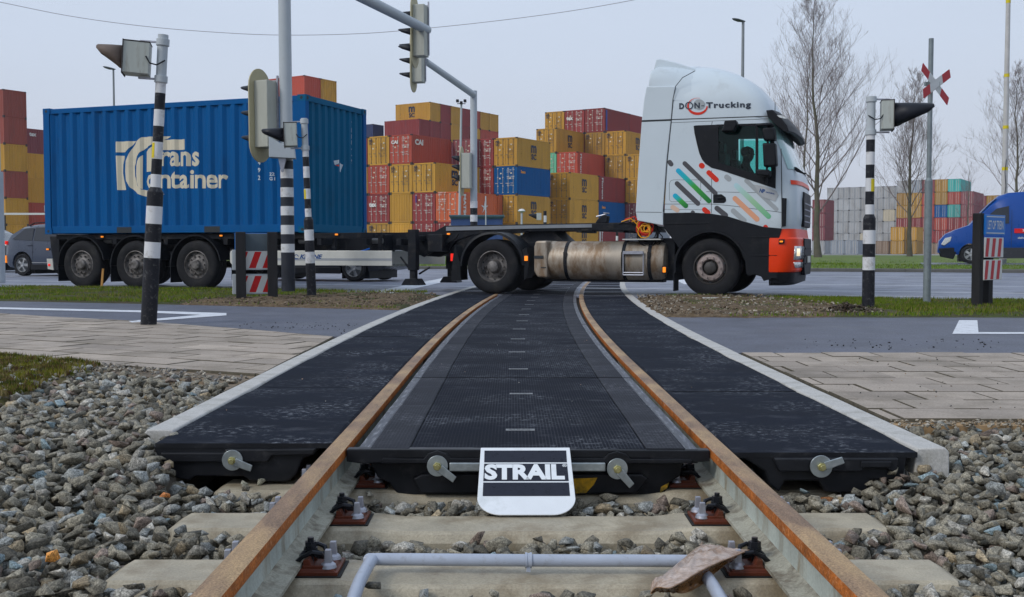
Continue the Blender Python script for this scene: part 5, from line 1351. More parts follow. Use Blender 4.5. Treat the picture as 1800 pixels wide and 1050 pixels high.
mb = MB(); mb.box((.2, 1.25, .82), (1.7, 1.3, .58)); mb.build('engine', m_chas, tk, bevel=.03)
mb = MB(); mb.box((-.86, 1.25, .62), (.46, 1.9, .72)); mb.build('dark_filler_box', m_chas, tk, bevel=.02)  # added dark box, fills the gap between tank end and mudguard with black
# front: bumper, grille, lamps
def front_loft(name, levels, m_, bevel=0, frac=(0, 1), off=0.0, smooth=30):
    rows = []
    for z, uf, ins in levels:
        r = cab_ring(.95, uf, ins, z); rows.append(r)
    mb = MB(); mb.loft(rows); return mb.build(name, m_, tk, smooth=smooth, bevel=bevel)
bp_ = front_loft('bumper', [(.42, 1.40, -.01), (.45, 1.425, -.015), (.80, 1.45, -.015), (.955, 1.445, -.012), (.985, 1.42, .0), (1.12, 1.40, .01)], m_red)
front_loft('lower_bumper_lip', [(.20, 1.28, .10), (.24, 1.38, .03), (.41, 1.395, .002)], m_black)
bo = bpy.data.objects
gr = MB(); gr.prism([(.72, .36), (1.78, .36), (1.90, .50), (1.90, .92), (1.86, .97), (.64, .97), (.60, .92), (.60, .50)], 1.40, 1.462, 'x'); gro = gr.build('grille', m_black, tk, bevel=.01)
gr = MB(); gr.prism([(.66, 1.16), (1.84, 1.16), (1.92, 1.60), (1.84, 1.74), (.66, 1.74), (.58, 1.60)], 1.38, 1.447, 'x'); gro2 = gr.build('grille', m_black, tk, bevel=.02)
gr = MB()
for z in (1.25, 1.35, 1.45, 1.55): gr.box((1.451, 1.25, z), (.012, 1.16, .018))
gr.build('grille_bar', m_zinc, gro2); gr = MB()
for z in (.55, .68, .80): gr.box((1.466, 1.25, z), (.012, 1.1, .03))
gr.build('grille_bar', m_chas, gro)
gr = MB(); gr.box((1.477, 1.25, .62), (.012, .52, .11)); np_ = gr.build('number_plate', mat('plate_white', (.55, .56, .5), .4), gro, bevel=.002)
def corner_patch(name, levels, i0, i1, off, m_, far, par):
    rows = []
    for z, uf, k0, k1 in levels:
        r = cab_ring(.95, uf, -.015, z)[i0 + k0:i1 + k1]
        n_ = 7; rr = []
        for q in range(n_):
            t_ = q / (n_ - 1) * (len(r) - 1); j = min(int(t_), len(r) - 2); p = Vector(r[j]).lerp(Vector(r[j + 1]), t_ - j); rr.append((p.x + off, p.y - off * .6, p.z))
        rows.append(rr)
    if far: rows = [[(x, 2.5 - y, z) for x, y, z in r] for r in rows]
    mb = MB(); mb.loft(rows, closed=False, cap=False); o = mb.build(name, m_, par, smooth=60); q = o.modifiers.new('t', 'SOLIDIFY'); q.thickness = .02; return o
for far in (0, 1):
    h_ = corner_patch('headlight', [(.60 + .02, 1.44, 0, 0), (.72, 1.45, 0, 0), (.84, 1.45, 0, 0)], 7, 12, .012, m_lens, far, tk)
    corner_patch('headlight_bulb', [(.68, 1.45, 1, -1), (.80, 1.45, 1, -1)], 7, 12, .018, m_warm, far, h_)
    corner_patch('fog_lamp', [(.49, 1.43, 1, 0), (.58, 1.44, 0, 0)], 7, 12, .012, m_lens, far, tk)
# near-corner headlamp and repeater, seen from the side
px_prism('indicator_lamp', [z9(230, 530), z9(290, 530), z9(285, 572), z9(228, 580)], -.03, .02, m_black, tk, dv=0)
mb = MB(); a = T(*z9(255, 553)); mb.box((a[0], -.034, a[1]), (.05, .01, .025)); mb.build('indicator_bulb', m_amber, tk)
px_prism('corner_vent', [z9(262, 105), z9(308, 110), z9(300, 395), z9(262, 400)], -.004, .02, m_black, tk, dv=0, bevel=.004)
px_prism('orange_band', [z9(385, -20), z9(520, 40), z9(545, 48), z9(545, 70), z9(520, 70), z9(388, 40)], -.0, .02, m_red, tk, dv=.0) if False else None
ob = MB(); rows = []
for z, uf in ((1.83, 1.426), (1.90, 1.412)):
    r = cab_ring(-.6, uf, 0, z)[6:-8]; rows.append([(x + .004, y, zz) for x, y, zz in r])
ob.loft(rows, closed=False, cap=False); ob.build('orange_band', m_red, tk, smooth=60)
# mirrors
def mir(pts, y0, y1, dv=-.25, bevel=.02): return px_prism('mirror', pts, y0, y1, m_black, tk, dv=dv, bevel=bevel)
for yy in (-.32, 2.58):
    dvv = -.25
    def mm_(pts, nm='mirror'):
        mb = MB(); mb.prism([T(*p, dvv) for p in pts], yy, yy + .24); return mb.build(nm, m_black, tk, bevel=.025, smooth=40)
    a_ = mm_([(1341, 252), (1364, 252), (1366, 292), (1343, 294)]); b2 = mm_([(1340, 226), (1362, 224), (1364, 247), (1343, 248)])
    mm_([(1330, 298), (1354, 299), (1354, 311), (1330, 309)], 'mirror_bracket'); mm_([(1328, 218), (1358, 216), (1360, 222), (1330, 224)], 'mirror_bracket')
    mb = MB(); x, z = T(1350, 222, dvv); mb.cyl((x - .02, yy + .12, z - .9), (x, yy + .12, z + .02), .018, n=8); mb.build('mirror_arm', m_black, tk)
px_prism('kerb_mirror', [z5(797, 560), z5(890, 556), z5(898, 590), z5(868, 648), z5(768, 648), z5(790, 600)], -.28, -.05, m_black, tk, dv=-.2, bevel=.02)
# ================================================================ CONTAINER YARD
YB = 0.62
b32 = R(32); E1 = Vector((math.cos(b32), -math.sin(b32), 0)); E2 = Vector((math.sin(b32), math.cos(b32), 0))
CH = 2.591; CW = 2.438
def paint(name, c, **k):
    d = dict(rough=.55, var=.10, scale=.9, dirt=tuple(x * .45 + .02 for x in c), dirt_amt=.22, dirt_scale=.55, stretch=(1.2, 1.2, .35), objvar=.14, spec=.3); d.update(k)
    return mat('container_' + name, c, **d)
CC = {'yellow': paint('yellow', (.50, .265, .035)), 'dull yellow': paint('dull_yellow', (.36, .20, .035)), 'red': paint('red', (.40, .065, .04)), 'red brown': paint('red_brown', (.24, .055, .04)), 'maroon': paint('maroon', (.24, .035, .035)),
      'purple brown': paint('purple_brown', (.22, .055, .065)), 'orange': paint('orange', (.55, .12, .045)), 'blue': paint('blue', (.018, .06, .20)), 'navy': paint('navy', (.022, .035, .105)),
      'green': paint('green', (.12, .42, .26)), 'teal': paint('teal', (.05, .36, .33)), 'white': paint('white', (.36, .38, .40), dirt=(.22, .22, .22), dirt_amt=.45), 'grey': paint('grey', (.25, .28, .32)), 'pale brown': paint('pale_brown', (.24, .17, .12)), 'cream': paint('cream', (.55, .50, .38))}
m_rod = mat('door_rod_steel', (.48, .44, .40), .5, var=.2); m_rodd = mat('dark_rod_steel', (.20, .15, .09), .6, var=.2)
m_gask = mat('container_dark_frame', (.045, .04, .04), .7)
PRO = {}
def corr_wall(mb, x0, x1, z0, z1, yb_, s, per, d, swap=False):
    br_ = corr_breaks(x0, x1, per, per * .26, per * .24, d); n_ = len(br_)
    P_ = lambda x, y, z: (y, x, z) if swap else (x, y, z)
    mb.add([P_(x, yb_ + s * y, z0) for x, y in br_] + [P_(x, yb_ + s * y, z1) for x, y in br_], [(i, i + 1, n_ + i + 1, n_ + i) for i in range(n_ - 1)])
def proto(L, detail, doors=True):
    """shared meshes of a 20 or 40 foot container; x = 0 is the door end, y = 0 the right-hand wall"""
    key = (L, detail, doors)
    if key in PRO: return PRO[key]
    mb = MB(); per = .278 if detail else .56; d = .036 if detail else .05
    corr_wall(mb, .16, L - .16, .15, CH - .10, .02, 1, per, d); corr_wall(mb, .16, L - .16, .15, CH - .10, CW - .02, -1, per, d)
    corr_wall(mb, .12, CW - .12, .15, CH - .1, L - .03, -1, per, d, True)
    if not doors: corr_wall(mb, .12, CW - .12, .15, CH - .1, .03, 1, per, d, True)
    for x in (0, L - .16):
        for y in (0, CW - .12): mb.box((x + .08, y + .06, CH / 2), (.156, .118, CH - .24))
    for y in (.02, CW - .08):
        mb.box((L / 2, y + .03, CH - .06), (L - .33, .06, .10)); mb.box((L / 2, y + .03, .085), (L - .33, .06, .14))
    for x in (.02, L - .08): mb.box((x + .03, CW / 2, CH - .06), (.06, CW - .36, .11)); mb.box((x + .03, CW / 2, .09), (.06, CW - .36, .14))
    mb.add([(.05, .05, CH - .03), (L - .05, .05, CH - .03), (L - .05, CW - .05, CH - .03), (.05, CW - .05, CH - .03)], [(0, 1, 2, 3)])
    for x in (.089, L - .089):
        for y in (.08, CW - .08):
            for z in (.059, CH - .059): mb.box((x, y, z), (.18, .164, .119), 1)
    if not doors or not detail: pass
    if not detail and doors:
        for k in (0, 1): mb.box((.045, CW * (.27 + .46 * k), CH / 2), (.05, CW * .44, CH - .28))
        for yy in (.18, .34, .66, .82): mb.box((.012, CW * yy, CH / 2), (.03, .06, CH - .3), 2)
        mb.box((.016, CW * .5, CH / 2), (.03, .05, CH - .28), 1)
    me_o = mb.build('proto', [CC['red'], m_gask, m_rod]); me = me_o.data; bpy.data.objects.remove(me_o)
    dm = None
    if detail and doors:
        mb = MB(); w_ = CW * .445
        mb.box((0, 0, CH / 2), (.05, w_, CH - .28))
        for z in (.55, .95, 1.35, 1.75, 2.15): mb.box((-.028, 0, z), (.02, w_ * .84, .05))
        for y in (-w_ * .26, w_ * .24):
            mb.cyl((-.06, y, .16), (-.06, y, CH - .14), .020, n=6, mi=1)
            for z in (.2, .8, 1.6, CH - .2): mb.box((-.05, y, z), (.05, .12, .07), 1)
            mb.box((-.06, y + .14, 1.05), (.03, .30, .045), 1)
        for y, z in ((-w_ * .05, 1.95), (w_ * .05, 1.5)): mb.box((-.04, y, z), (.012, .16, .12), 2)
        dm_o = mb.build('door_proto', [CC['red'], m_rod, m_cream]); dm = dm_o.data; bpy.data.objects.remove(dm_o)
    PRO[key] = (me, dm); return PRO[key]
LG = {}
def logo_mesh(kind):
    """painted marks on the long wall or the doors, one shared mesh per design (x right, y up, origin = centre)"""
    if kind in LG: return LG[kind]
    mb = MB()
    def tx(s_, x0, y0, x1, y1, bold=.03, rot=False):
        tv, f_ = text2d(s_, 1, bold=bold); 
        if rot: tv = [(y, -x) for x, y in tv]
        tv = fit2d(tv, x0, x1, y0, y1); mb.add([(x, y, 0) for x, y in tv], f_)
    if kind == 'msc': tx('m', -.42, .0, .42, .62, .035); tx('SC', -.40, -.55, .40, -.08, .04)
    elif kind == 'cai': tx('CAI', -.75, -.32, .75, .32, .05)
    elif kind == 'tex': tx('tex', -.42, -.2, .42, .2, .05)
    elif kind == 'florens': tx('Florens', -.17, -1.1, .17, 1.1, .03, True)
    elif kind == 'matso': tx('MATSO', -.2, -1.1, .2, 1.1, .05, True)
    elif kind == 'seaco': tx('Seaco', -.45, -.16, .45, .16, .04)
    elif kind == 'star':
        for k in range(5):
            a = R(90 + 72 * k); mb.add([(0, 0, 0), (.14 * math.cos(a - .6), .14 * math.sin(a - .6), 0), (.52 * math.cos(a), .52 * math.sin(a), 0), (.14 * math.cos(a + .6), .14 * math.sin(a + .6), 0)], [(0, 1, 2, 3)])
    elif kind == 'bar': mb.add([(-.16, -1.1, 0), (.16, -1.1, 0), (.16, 1.1, 0), (-.16, 1.1, 0)], [(0, 1, 2, 3)])
    elif kind == 'numbers':
        tx('CXDU 144\n22G1', -.40, .5, .40, .8, .0); tx('MAX 30.480\nTARE 2.250', -.4, -.1, .4, .2, .0); tx('NET\nCU CAP', -.4, -.7, .2, -.45, .0)
    elif kind == 'msc_small': tx('m', -.2, 0, .2, .22, .03); tx('SC', -.2, -.24, .2, -.04, .03)
    elif kind == 'serial':
        for k in range(11): tx('MSCU4471902'[k], -.035, .9 - k * .17, .035, 1.0 - k * .17, .0)
    o = mb.build('t', m_gask, recalc=False); me = o.data; bpy.data.objects.remove(o); LG[kind] = me; return me
m_mn = flat('logo_navy', (.02, .03, .06)); m_mw = flat('logo_white', (.62, .62, .60)); m_mo = flat('logo_orange', (.75, .30, .02)); m_mb = flat('logo_blue', (.02, .05, .30))
def add_logo(root, kind, m, pos, face, sx=1.0):
    o = bpy.data.objects.new('painted_logo', LG.get(kind) or logo_mesh(kind)); COL.objects.link(o); o.parent = root
    o.material_slots[0].link = 'OBJECT'; o.material_slots[0].material = m
    # face: 'near' wall y=0 read from -y; 'far' wall y=W read from +y; 'door' end x=0 read from -x; 'tail'
    rz = {'near': 0, 'far': PI, 'door': -PI / 2, 'tail': PI / 2}[face]
    o.rotation_euler = (PI / 2, 0, rz); o.location = pos; o.scale = (sx, sx, sx); return o
COLW = {'yellow': 'yellow', 'dull yellow': 'dull yellow', 'red': 'red'}
tiername = ['ground', 'second', 'third', 'fourth', 'fifth', 'sixth', 'seventh', 'eighth']
def container(corner, orient, colour, tier, label, group, L=6.058, detail=True, doors=True, logos=(), base=None, door_rod=None):
    """corner = near vertical edge; orient 'A' doors on the left face, 'B' long wall on the left face"""
    me, dm = proto(L, detail, doors)
    z = (YB if base is None else base) + (tier - 1) * CH
    if orient == 'A': loc = Vector((corner[0], corner[1], z)); rz = PI / 2 - b32
    else:
        loc = Vector((corner[0], corner[1], z)) + E2 * CW; rz = PI - b32
    o = bpy.data.objects.new('shipping_container', me); COL.objects.link(o); o.location = loc; o.rotation_euler = (0, 0, rz)
    o.material_slots[0].link = 'OBJECT'; o.material_slots[0].material = CC[colour]
    tag(o, label, 'shipping container', group)
    if dm is not None:
        for k in (0, 1):
            d = bpy.data.objects.new('door', dm); COL.objects.link(d); d.parent = o; d.location = (.045, CW * (.272 + .456 * k), 0)
            d.material_slots[0].link = 'OBJECT'; d.material_slots[0].material = CC[colour]
            if colour in ('yellow', 'dull yellow'): d.material_slots[1].link = 'OBJECT'; d.material_slots[1].material = m_rodd
    for lg in logos:
        kind, m, fx, fz, face = lg[:5]; sc = lg[5] if len(lg) > 5 else 1
        if face == 'near': p = (fx, -.002, fz)
        elif face == 'far': p = (fx, CW + .002, fz)
        elif face == 'door': p = (-.095, fx, fz)
        add_logo(o, kind, m, p, face, sc)
    return o
LM = lambda: [('msc', m_mn, 3.0, 1.35, 'near', 1.15), ('serial', m_gask, .75, 1.4, 'near'), ('msc_small', m_mn, CW * .83, 2.1, 'door'), ('numbers', m_mn, CW * .27, 1.3, 'door', .8)]
LW = lambda: [('numbers', m_mw, CW * .25, 1.5, 'door')]
def corner_at(px, Z): return Vector(((px - 900) / FPX * Z, Z, 0))
def lab(col, tier, where, extra='', base='', size=''):
    s = '%s container, %s tier, %s' % (col, tiername[tier - 1], where)
    return s
CXG = 2.52; CLG = 6.14
def block(P, cells, where, group, base=None):
    """cells: (i, k, tier, colour, orient, logos, extra)"""
    for i, k, tier, colr, ori, logos, extra in cells:
        st = CLG if ori == 'A' else CXG
        c = P + E1 * (i * (CXG if ori == 'A' else CLG)) + E2 * (k * st)
        container(c, ori, colr, tier, lab(colr, tier, where(i, k), extra), group, logos=logos, doors=not extra.endswith('blank end'))
G1, G2, G3 = 'containers stacked in the block behind the trailer gooseneck', 'containers in the stack behind the fuel tank', 'containers stacked behind the white cab'
cn = ['leftmost', 'second', 'third', 'fourth']
P1 = corner_at(724.5, 95.5)
w1 = lambda i, k: '%s column right of the blue box' % {-2: 'hidden', -1: 'first', 0: 'second', 1: 'third', 2: 'fourth', 3: 'fifth'}[i] + (' at the back' if k else '')
Y_, N_, X_ = LM, LW, (lambda: [])
block(P1, [(-2, 0, 1, 'yellow', 'A', X_(), ''), (-2, 0, 2, 'maroon', 'A', X_(), ''), (-2, 0, 3, 'yellow', 'A', X_(), ''), (-2, 0, 4, 'maroon', 'A', N_(), ''),
           (-1, 0, 1, 'dull yellow', 'A', Y_(), ''), (-1, 0, 2, 'maroon', 'A', N_() + [('tex', m_mw, CW * .75, 1.65, 'door')], ''), (-1, 0, 3, 'red', 'A', N_(), ''), (-1, 0, 4, 'yellow', 'A', Y_(), ''),
           (0, 0, 1, 'yellow', 'A', X_(), ' blank end'), (0, 0, 2, 'yellow', 'A', X_(), ' blank end'), (0, 0, 3, 'yellow', 'A', Y_(), ''),
           (0, 0, 4, 'red', 'A', N_() + [('cai', m_mw, 1.1, 1.95, 'near', .8), ('cai', m_mw, CW * .75, 1.95, 'door', .5)], ''),
           (1, 0, 1, 'maroon', 'A', N_(), ''), (1, 0, 2, 'maroon', 'A', N_() + [('bar', m_mb, CW * .82, 2.05, 'door', .28)], ''), (1, 0, 3, 'yellow', 'A', Y_(), ''),
           (2, 0, 1, 'maroon', 'A', N_(), ''), (2, 0, 2, 'orange', 'A', [('matso', m_mw, .9, 1.3, 'near'), ('star', m_mw, 4.0, 1.35, 'near', 1.2), ('numbers', m_mw, CW * .7, 1.8, 'door')], ''),
           (1, 1, 1, 'maroon', 'A', X_(), ''), (1, 1, 2, 'maroon', 'A', X_(), ''), (1, 1, 3, 'yellow', 'A', X_(), ''), (2, 1, 1, 'red', 'A', X_(), ''), (2, 1, 2, 'orange', 'A', X_(), ''),
           (1, 1, 4, 'purple brown', 'A', X_(), '')], w1, G1)
P2 = corner_at(908.5, 98.0)
w2 = lambda i, k: '%s in front of the striped mast arm' % {-1: 'left column', 0: 'right column'}[i]
w2 = lambda i, k: {-1: 'column just right of the striped mast', 0: 'column above the truck gooseneck middle'}[i]
block(P2, [(-1, 0, t_, c_, 'A', l_, '') for t_, c_, l_ in ((1, 'maroon', X_()), (2, 'orange', N_()), (3, 'maroon', N_()), (4, 'maroon', N_()))] +
          [(0, 0, 1, 'dull yellow', 'A', Y_(), ''), (0, 0, 2, 'yellow', 'A', Y_(), ''), (0, 0, 3, 'blue', 'A', N_() + [('seaco', m_mo, 1.1, 2.1, 'near', .9)], ''), (0, 0, 4, 'yellow', 'A', Y_(), '')], w2, G2)
P3 = corner_at(1001.5, 105.9)
kn = ['front row', 'second row', 'third row', 'fourth row']
w3 = lambda i, k: '%s, %s behind the white cab' % ({-3: 'leftmost column', -2: 'left column', -1: 'middle column', 0: 'right column', 1: 'far right column', 2: 'last column'}[i], kn[k])
fl = lambda: N_() + [('florens', m_mw, .8, 1.3, 'near')]
cells3 = [(0, 0, 1, 'yellow', 'A', Y_(), ''), (0, 0, 2, 'yellow', 'A', Y_(), ''), (0, 0, 3, 'yellow', 'A', Y_(), ''),
          (-1, 0, 1, 'dull yellow', 'A', X_(), ''), (-1, 0, 2, 'dull yellow', 'A', X_(), '')]
for t_, c_, l_ in ((1, 'maroon', fl()), (2, 'blue', N_() + [('seaco', m_mo, 1.1, 2.0, 'near', .9)]), (3, 'maroon', fl())): cells3.append((0, 1, t_, c_, 'A', l_, ''))
for t_, c_, l_ in ((1, 'maroon', X_()), (2, 'yellow', X_()), (3, 'dull yellow', X_()), (4, 'red', fl())): cells3.append((-1, 1, t_, c_, 'A', l_, ''))
for t_, c_, l_ in ((1, 'maroon', X_()), (2, 'yellow', X_()), (3, 'blue', X_()), (4, 'green', X_()), (5, 'yellow', Y_())): cells3.append((-2, 1, t_, c_, 'A', l_, ''))
for t_, c_, l_ in ((1, 'grey', X_()), (2, 'purple brown', X_()), (3, 'dull yellow', X_()), (4, 'dull yellow', Y_()), (5, 'yellow', Y_())): cells3.append((0, 2, t_, c_, 'A', l_, ''))
for t_, c_, l_ in ((1, 'grey', X_()), (2, 'purple brown', N_()), (3, 'yellow', Y_()), (4, 'yellow', Y_())): cells3.append((1, 2, t_, c_, 'A', l_, ''))
for t_, c_, l_ in ((5, 'dull yellow', Y_()), (6, 'maroon', N_() + [('bar', m_mb, .45, 1.3, 'near')]), (4, 'maroon', X_()), (3, 'yellow', X_())): cells3.append((-1, 2, t_, c_, 'A', l_, ''))
for t_, c_, l_ in ((6, 'maroon', N_() + [('tex', m_mw, CW * .72, 1.7, 'door')]), (5, 'maroon', X_())): cells3.append((-2, 2, t_, c_, 'A', l_, ''))
for t_, c_, l_ in ((6, 'yellow', Y_()), (5, 'yellow', X_()), (4, 'maroon', X_())): cells3.append((-3, 2, t_, c_, 'A', l_, ''))
for t_ in (3, 4, 5): cells3.append((0, 3, t_, ['yellow', 'maroon', 'purple brown'][t_ - 3], 'A', X_(), ''))
cells3.append((-1, 3, 6, 'maroon', 'A', X_(), ''))
block(P3, cells3, w3, G3)
# rear block: long walls to the left
G4 = 'high rear row of containers seen end on'
P4 = corner_at(757, 151.0)
w4 = lambda i, k: '%s rank of the tall rear block' % ords[k + 1]
msl = lambda: [('msc', m_mn, 3.2, 1.35, 'far', 1.3), ('serial', m_gask, 5.2, 1.4, 'far')]
top8 = ['yellow', 'maroon', 'yellow', 'maroon', 'red', 'yellow', 'yellow']; top7 = ['maroon', 'maroon', 'maroon', 'yellow', 'maroon', 'yellow', 'red', 'red']
cells = [(0, k, 8, c, 'B', msl() if k == 0 else [], ' with blank end') for k, c in enumerate(top8)] + [(0, k - 1, 7, c, 'B', [], ' with blank end') for k, c in enumerate(top7)]
t6 = ['purple brown', 'red', 'purple brown', 'purple brown', 'maroon', 'yellow', 'maroon', 'red']
cells += [(0, k - 1, 6, c, 'B', [], ' with blank end') for k, c in enumerate(t6)]
for t_ in (1, 2, 3, 4, 5): cells += [(0, k - 1, t_, random.choice(['maroon', 'yellow', 'purple brown', 'red']), 'B', [], ' with blank end') for k in range(8)]
block(P4, cells, w4, G4)
P5 = corner_at(657, 155.0); w5 = lambda i, k: 'single stack far behind the trailer container corner'
block(P5, [(0, 0, t_, c_, 'B', [], ' with blank end') for t_, c_ in ((7, 'navy'), (6, 'maroon'), (5, 'yellow'), (4, 'red'), (3, 'maroon'), (2, 'yellow'), (1, 'maroon'))], w5, 'narrow far stack')
P6 = corner_at(538, 112.0); w6 = lambda i, k: ['nearer', 'farther'][k] + ' rank of the stack topping the blue container'
block(P6, [(0, k, t_, c_, 'B', [], ' with blank end') for t_ in range(1, 8) for k, c_ in enumerate([('red', 'yellow'), ('maroon', 'yellow')][(t_ + 1) % 2])], w6, 'stack rising behind the blue container')
P7 = corner_at(12, 104.0); w7 = lambda i, k: ['stack at the left picture edge', 'stack between edge and blue container'][k]
block(P7, [(0, 0, t_, c_, 'B', [], ' with blank end') for t_, c_ in ((6, 'red brown'), (5, 'red brown'), (4, 'yellow'), (3, 'red brown'), (2, 'yellow'), (1, 'yellow'))], w7, 'left edge stack')
P8 = corner_at(49, 114.0); w8 = lambda i, k: 'low stack left of the blue trailer container'
block(P8, [(0, 0, t_, c_, 'A', l_, ' with blank end') for t_, c_, l_ in ((5, 'purple brown', [('tex', m_mw, .9, 2.0, 'near')]), (4, 'yellow', []), (3, 'yellow', []), (2, 'red', [('bar', m_mw, 2.1, 2.0, 'near', .3)]), (1, 'dull yellow', []))], w8, 'low left stack')
block(P8 + E2 * CLG * 1.1, [(0, 0, 5, 'red', 'A', [], ' with blank end'), (0, 0, 4, 'red', 'A', [], ' with blank end')], lambda i, k: 'stack just behind the low left stack', 'low left stack')
# far right: coloured and white blocks
def far_cols(Pc, cols, where, group, base=-.35, L=12.19):
    for ci, col_ in cols:
        for t_, c_ in col_:
            c = Pc + E1 * (ci * 2.50)
            container(c, 'A', c_, t_, lab(c_, t_, where(ci)), group, L=L, detail=False, base=base)
PR = corner_at(1686, 219.0)
cd = {1: ['pale brown', 'maroon', 'maroon', 'purple brown', 'purple brown'], 0: ['pale brown', 'maroon', 'maroon', 'teal', 'red', 'teal'], -1: ['pale brown', 'maroon', 'red', 'blue', 'dull yellow', 'dull yellow'],
      -2: ['pale brown', 'maroon', 'maroon', 'red', 'red', 'purple brown'], -3: ['dull yellow', 'yellow', 'maroon', 'dull yellow', 'dull yellow', 'grey'], -4: ['dull yellow', 'yellow', 'maroon', 'dull yellow', 'dull yellow', 'white']}
far_cols(PR, [(ci, list(enumerate(v, 1))) for ci, v in cd.items()], lambda ci: '%s column left of the blue van' % ords[1 - ci], 'coloured containers behind the bare middle tree')
PS = corner_at(1731, 235.0)
ce = {0: ['maroon', 'maroon', 'dull yellow', 'purple brown', 'purple brown'], 1: ['maroon', 'maroon', 'red', 'red', 'dull yellow'], 2: ['maroon', 'grey', 'maroon', 'grey', 'teal'], 3: ['maroon', 'maroon', 'blue', 'red', 'navy'], 4: ['maroon', 'maroon', 'blue', 'red', 'navy'], 5: ['maroon', 'red', 'blue', 'red', 'maroon']}
far_cols(PS, [(ci, list(enumerate(v, 1))) for ci, v in ce.items()], lambda ci: '%s column of the block above the blue van' % ords[ci], 'containers seen over the blue van')
PW = corner_at(1471, 246.0)
cells = []
for ci in range(0, 8):
    v = ['white'] * 6
    if ci in (3, 7): v[1] = 'cream'
    if ci == 5: v[3] = 'cream'
    cells.append((ci, list(enumerate(v, 1))))
far_cols(PW, cells, lambda ci: '%s column of the pale refrigerated block' % ords[ci], 'pale refrigerated containers stacked between the bare trees', base=-.6)
PN = corner_at(1483, 196.0)
far_cols(PN, [(0, [(1, 'grey')]), (1, [(1, 'grey')])], lambda ci: '%s grey pair at the foot of the pale block' % ords[ci], 'grey containers on the ground', base=0.0, L=6.058)
for px_, c_, t_ in ((1561, 'pale brown', 1), (1588, 'dull yellow', 1), (1610, 'dull yellow', 1), (1588, 'yellow', 2), (1610, 'yellow', 2)):
    container(corner_at(px_, 205.0 if px_ != 1561 else 212), 'A', c_, t_, lab(c_, t_, 'low group left of the middle tree' if px_ < 1600 else 'low group right behind the middle tree'), 'low containers at the foot of the middle tree', L=6.058, detail=False, base=0.0)
for t_, c_ in ((1, 'white'), (2, 'purple brown'), (3, 'purple brown'), (4, 'purple brown')):
    container(corner_at(1449, 205.0 - t_ * .01), 'A', c_, t_, lab(c_, t_, 'stack beside the truck bumper and first tree'), 'stack between cab and first tree', L=6.058, detail=False, base=0.0)
# yard surface, kerb wall under the mid blocks
m_yard = mat('yard_concrete', (.25, .25, .24), .8, var=.2, scale=.3)
def yard_slab(pts, z0, z1): 
    mb = MB(); mb.prism(pts, z0, z1, 'z'); tag(mb.build('yard_pavement', m_yard), kind='structure')
yard_slab([(-75, 88), (22, 88), (30, 190), (-90, 190)], -.06, YB - .005)
yard_slab([(45, 150), (180, 120), (260, 320), (45, 320)], -.30, -.02)
# site cabin / blue flat-topped bin on the yard edge
o = MB(); c = YP(855, 394, 62)
o.box((0, 0, 1.32), (2.9, 2.2, 2.64)); 
cb = thing('site_cabin', 'blue flat roofed cabin behind the striped mast and trailer gooseneck', 'cabin', (YP(839, 400, 62).x, 62, 0), 0)
o.build('wall', mat('cabin_blue', (.035, .07, .19), .6), cb, bevel=.02)
o = MB(); o.box((0, 0, 2.70), (3.1, 2.5, .10)); o.box((0, -1.12, 2.60), (3.0, .08, .1)); o.build('roof', mat('cabin_roof', (.06, .12, .15), .6), cb, bevel=.01)
o = MB(); o.box((-.5, -1.11, 1.45), (1.0, .03, .7)); o.build('window', m_glass, cb)
# low building with pale band behind the grey car
c = YP(40, 377, 60)
bl = thing('guard_rail', 'long white rail on posts behind the grey car at the left edge', 'rail barrier', (YP(40, 400, 60).x, 60, 0))
o = MB(); o.box((-6, 0, CAM_H + (440 - 376.5) / 1900 * 60), (24, .12, .11)); o.build('top_rail', m_mw, bl)
for k in range(9):
    o = MB(); o.box((-17.5 + k * 2.75, 0, 1.35), (.10, .10, 2.7)); o.build('post', m_gask, bl)
# ================================================================ POLES, SIGNALS, SIGNS
m_pw = mat('pole_white', (.60, .61, .63), .5, var=.06, scale=4, dirt=(.25, .23, .20), dirt_amt=.28, dirt_scale=9)
m_pb = mat('pole_black', (.012, .013, .018), .5, var=.3, scale=12, dirt=(.16, .16, .16), dirt_amt=.2, dirt_scale=18, grain=(70, .4))
m_pg = mat('pole_grey', (.42, .46, .49), .45, var=.06, scale=3, dirt=(.30, .30, .28), dirt_amt=.15)
m_gal = mat('galvanised_pole', (.20, .235, .25), .55, var=.2, scale=14, metal=.3)
m_beige = mat('signal_beige', (.42, .38, .24), .5, var=.08, scale=5, dirt=(.24, .20, .12), dirt_amt=.2)
m_bgrey = mat('signal_back_grey', (.40, .41, .36), .5, var=.08, scale=5, dirt=(.25, .24, .19), dirt_amt=.2, stretch=(1, 1, .3))
m_box = mat('lamp_box_grey', (.42, .45, .42), .45, var=.08, scale=5, dirt=(.17, .13, .09), dirt_amt=.28, dirt_scale=7, stretch=(2, 2, .3))
m_visor = mat('visor_black', (.010, .012, .018), .45, var=.2)
m_visb = mat('visor_weathered', (.13, .10, .085), .6, var=.25, scale=6)
m_ylab = mat('yellow_label', (.62, .50, .02), .5, var=.1)
def banded_pole(root, H, bands, r0, r1, sleeve_top, leanx=0.0, seg=1):
    """bands = [(z0, z1, kind)]; sleeve of radius r0 up to sleeve_top, r1 above"""
    mb = MB()
    for z0, z1, kind in bands:
        r = r0 if z1 <= sleeve_top + .01 else r1
        mb.cyl((0, 0, z0), (0, 0, z1), r, n=24, mi=kind, caps=False)
    mb.cyl((0, 0, sleeve_top - .002), (0, 0, sleeve_top + .05), r0, r1, 24, 1, caps=False)
    mb.cyl((0, 0, H - .001), (0, 0, H), r1, n=24, mi=2)
    return mb.build('pole', [m_pw, m_pb, m_pg], root, smooth=50)
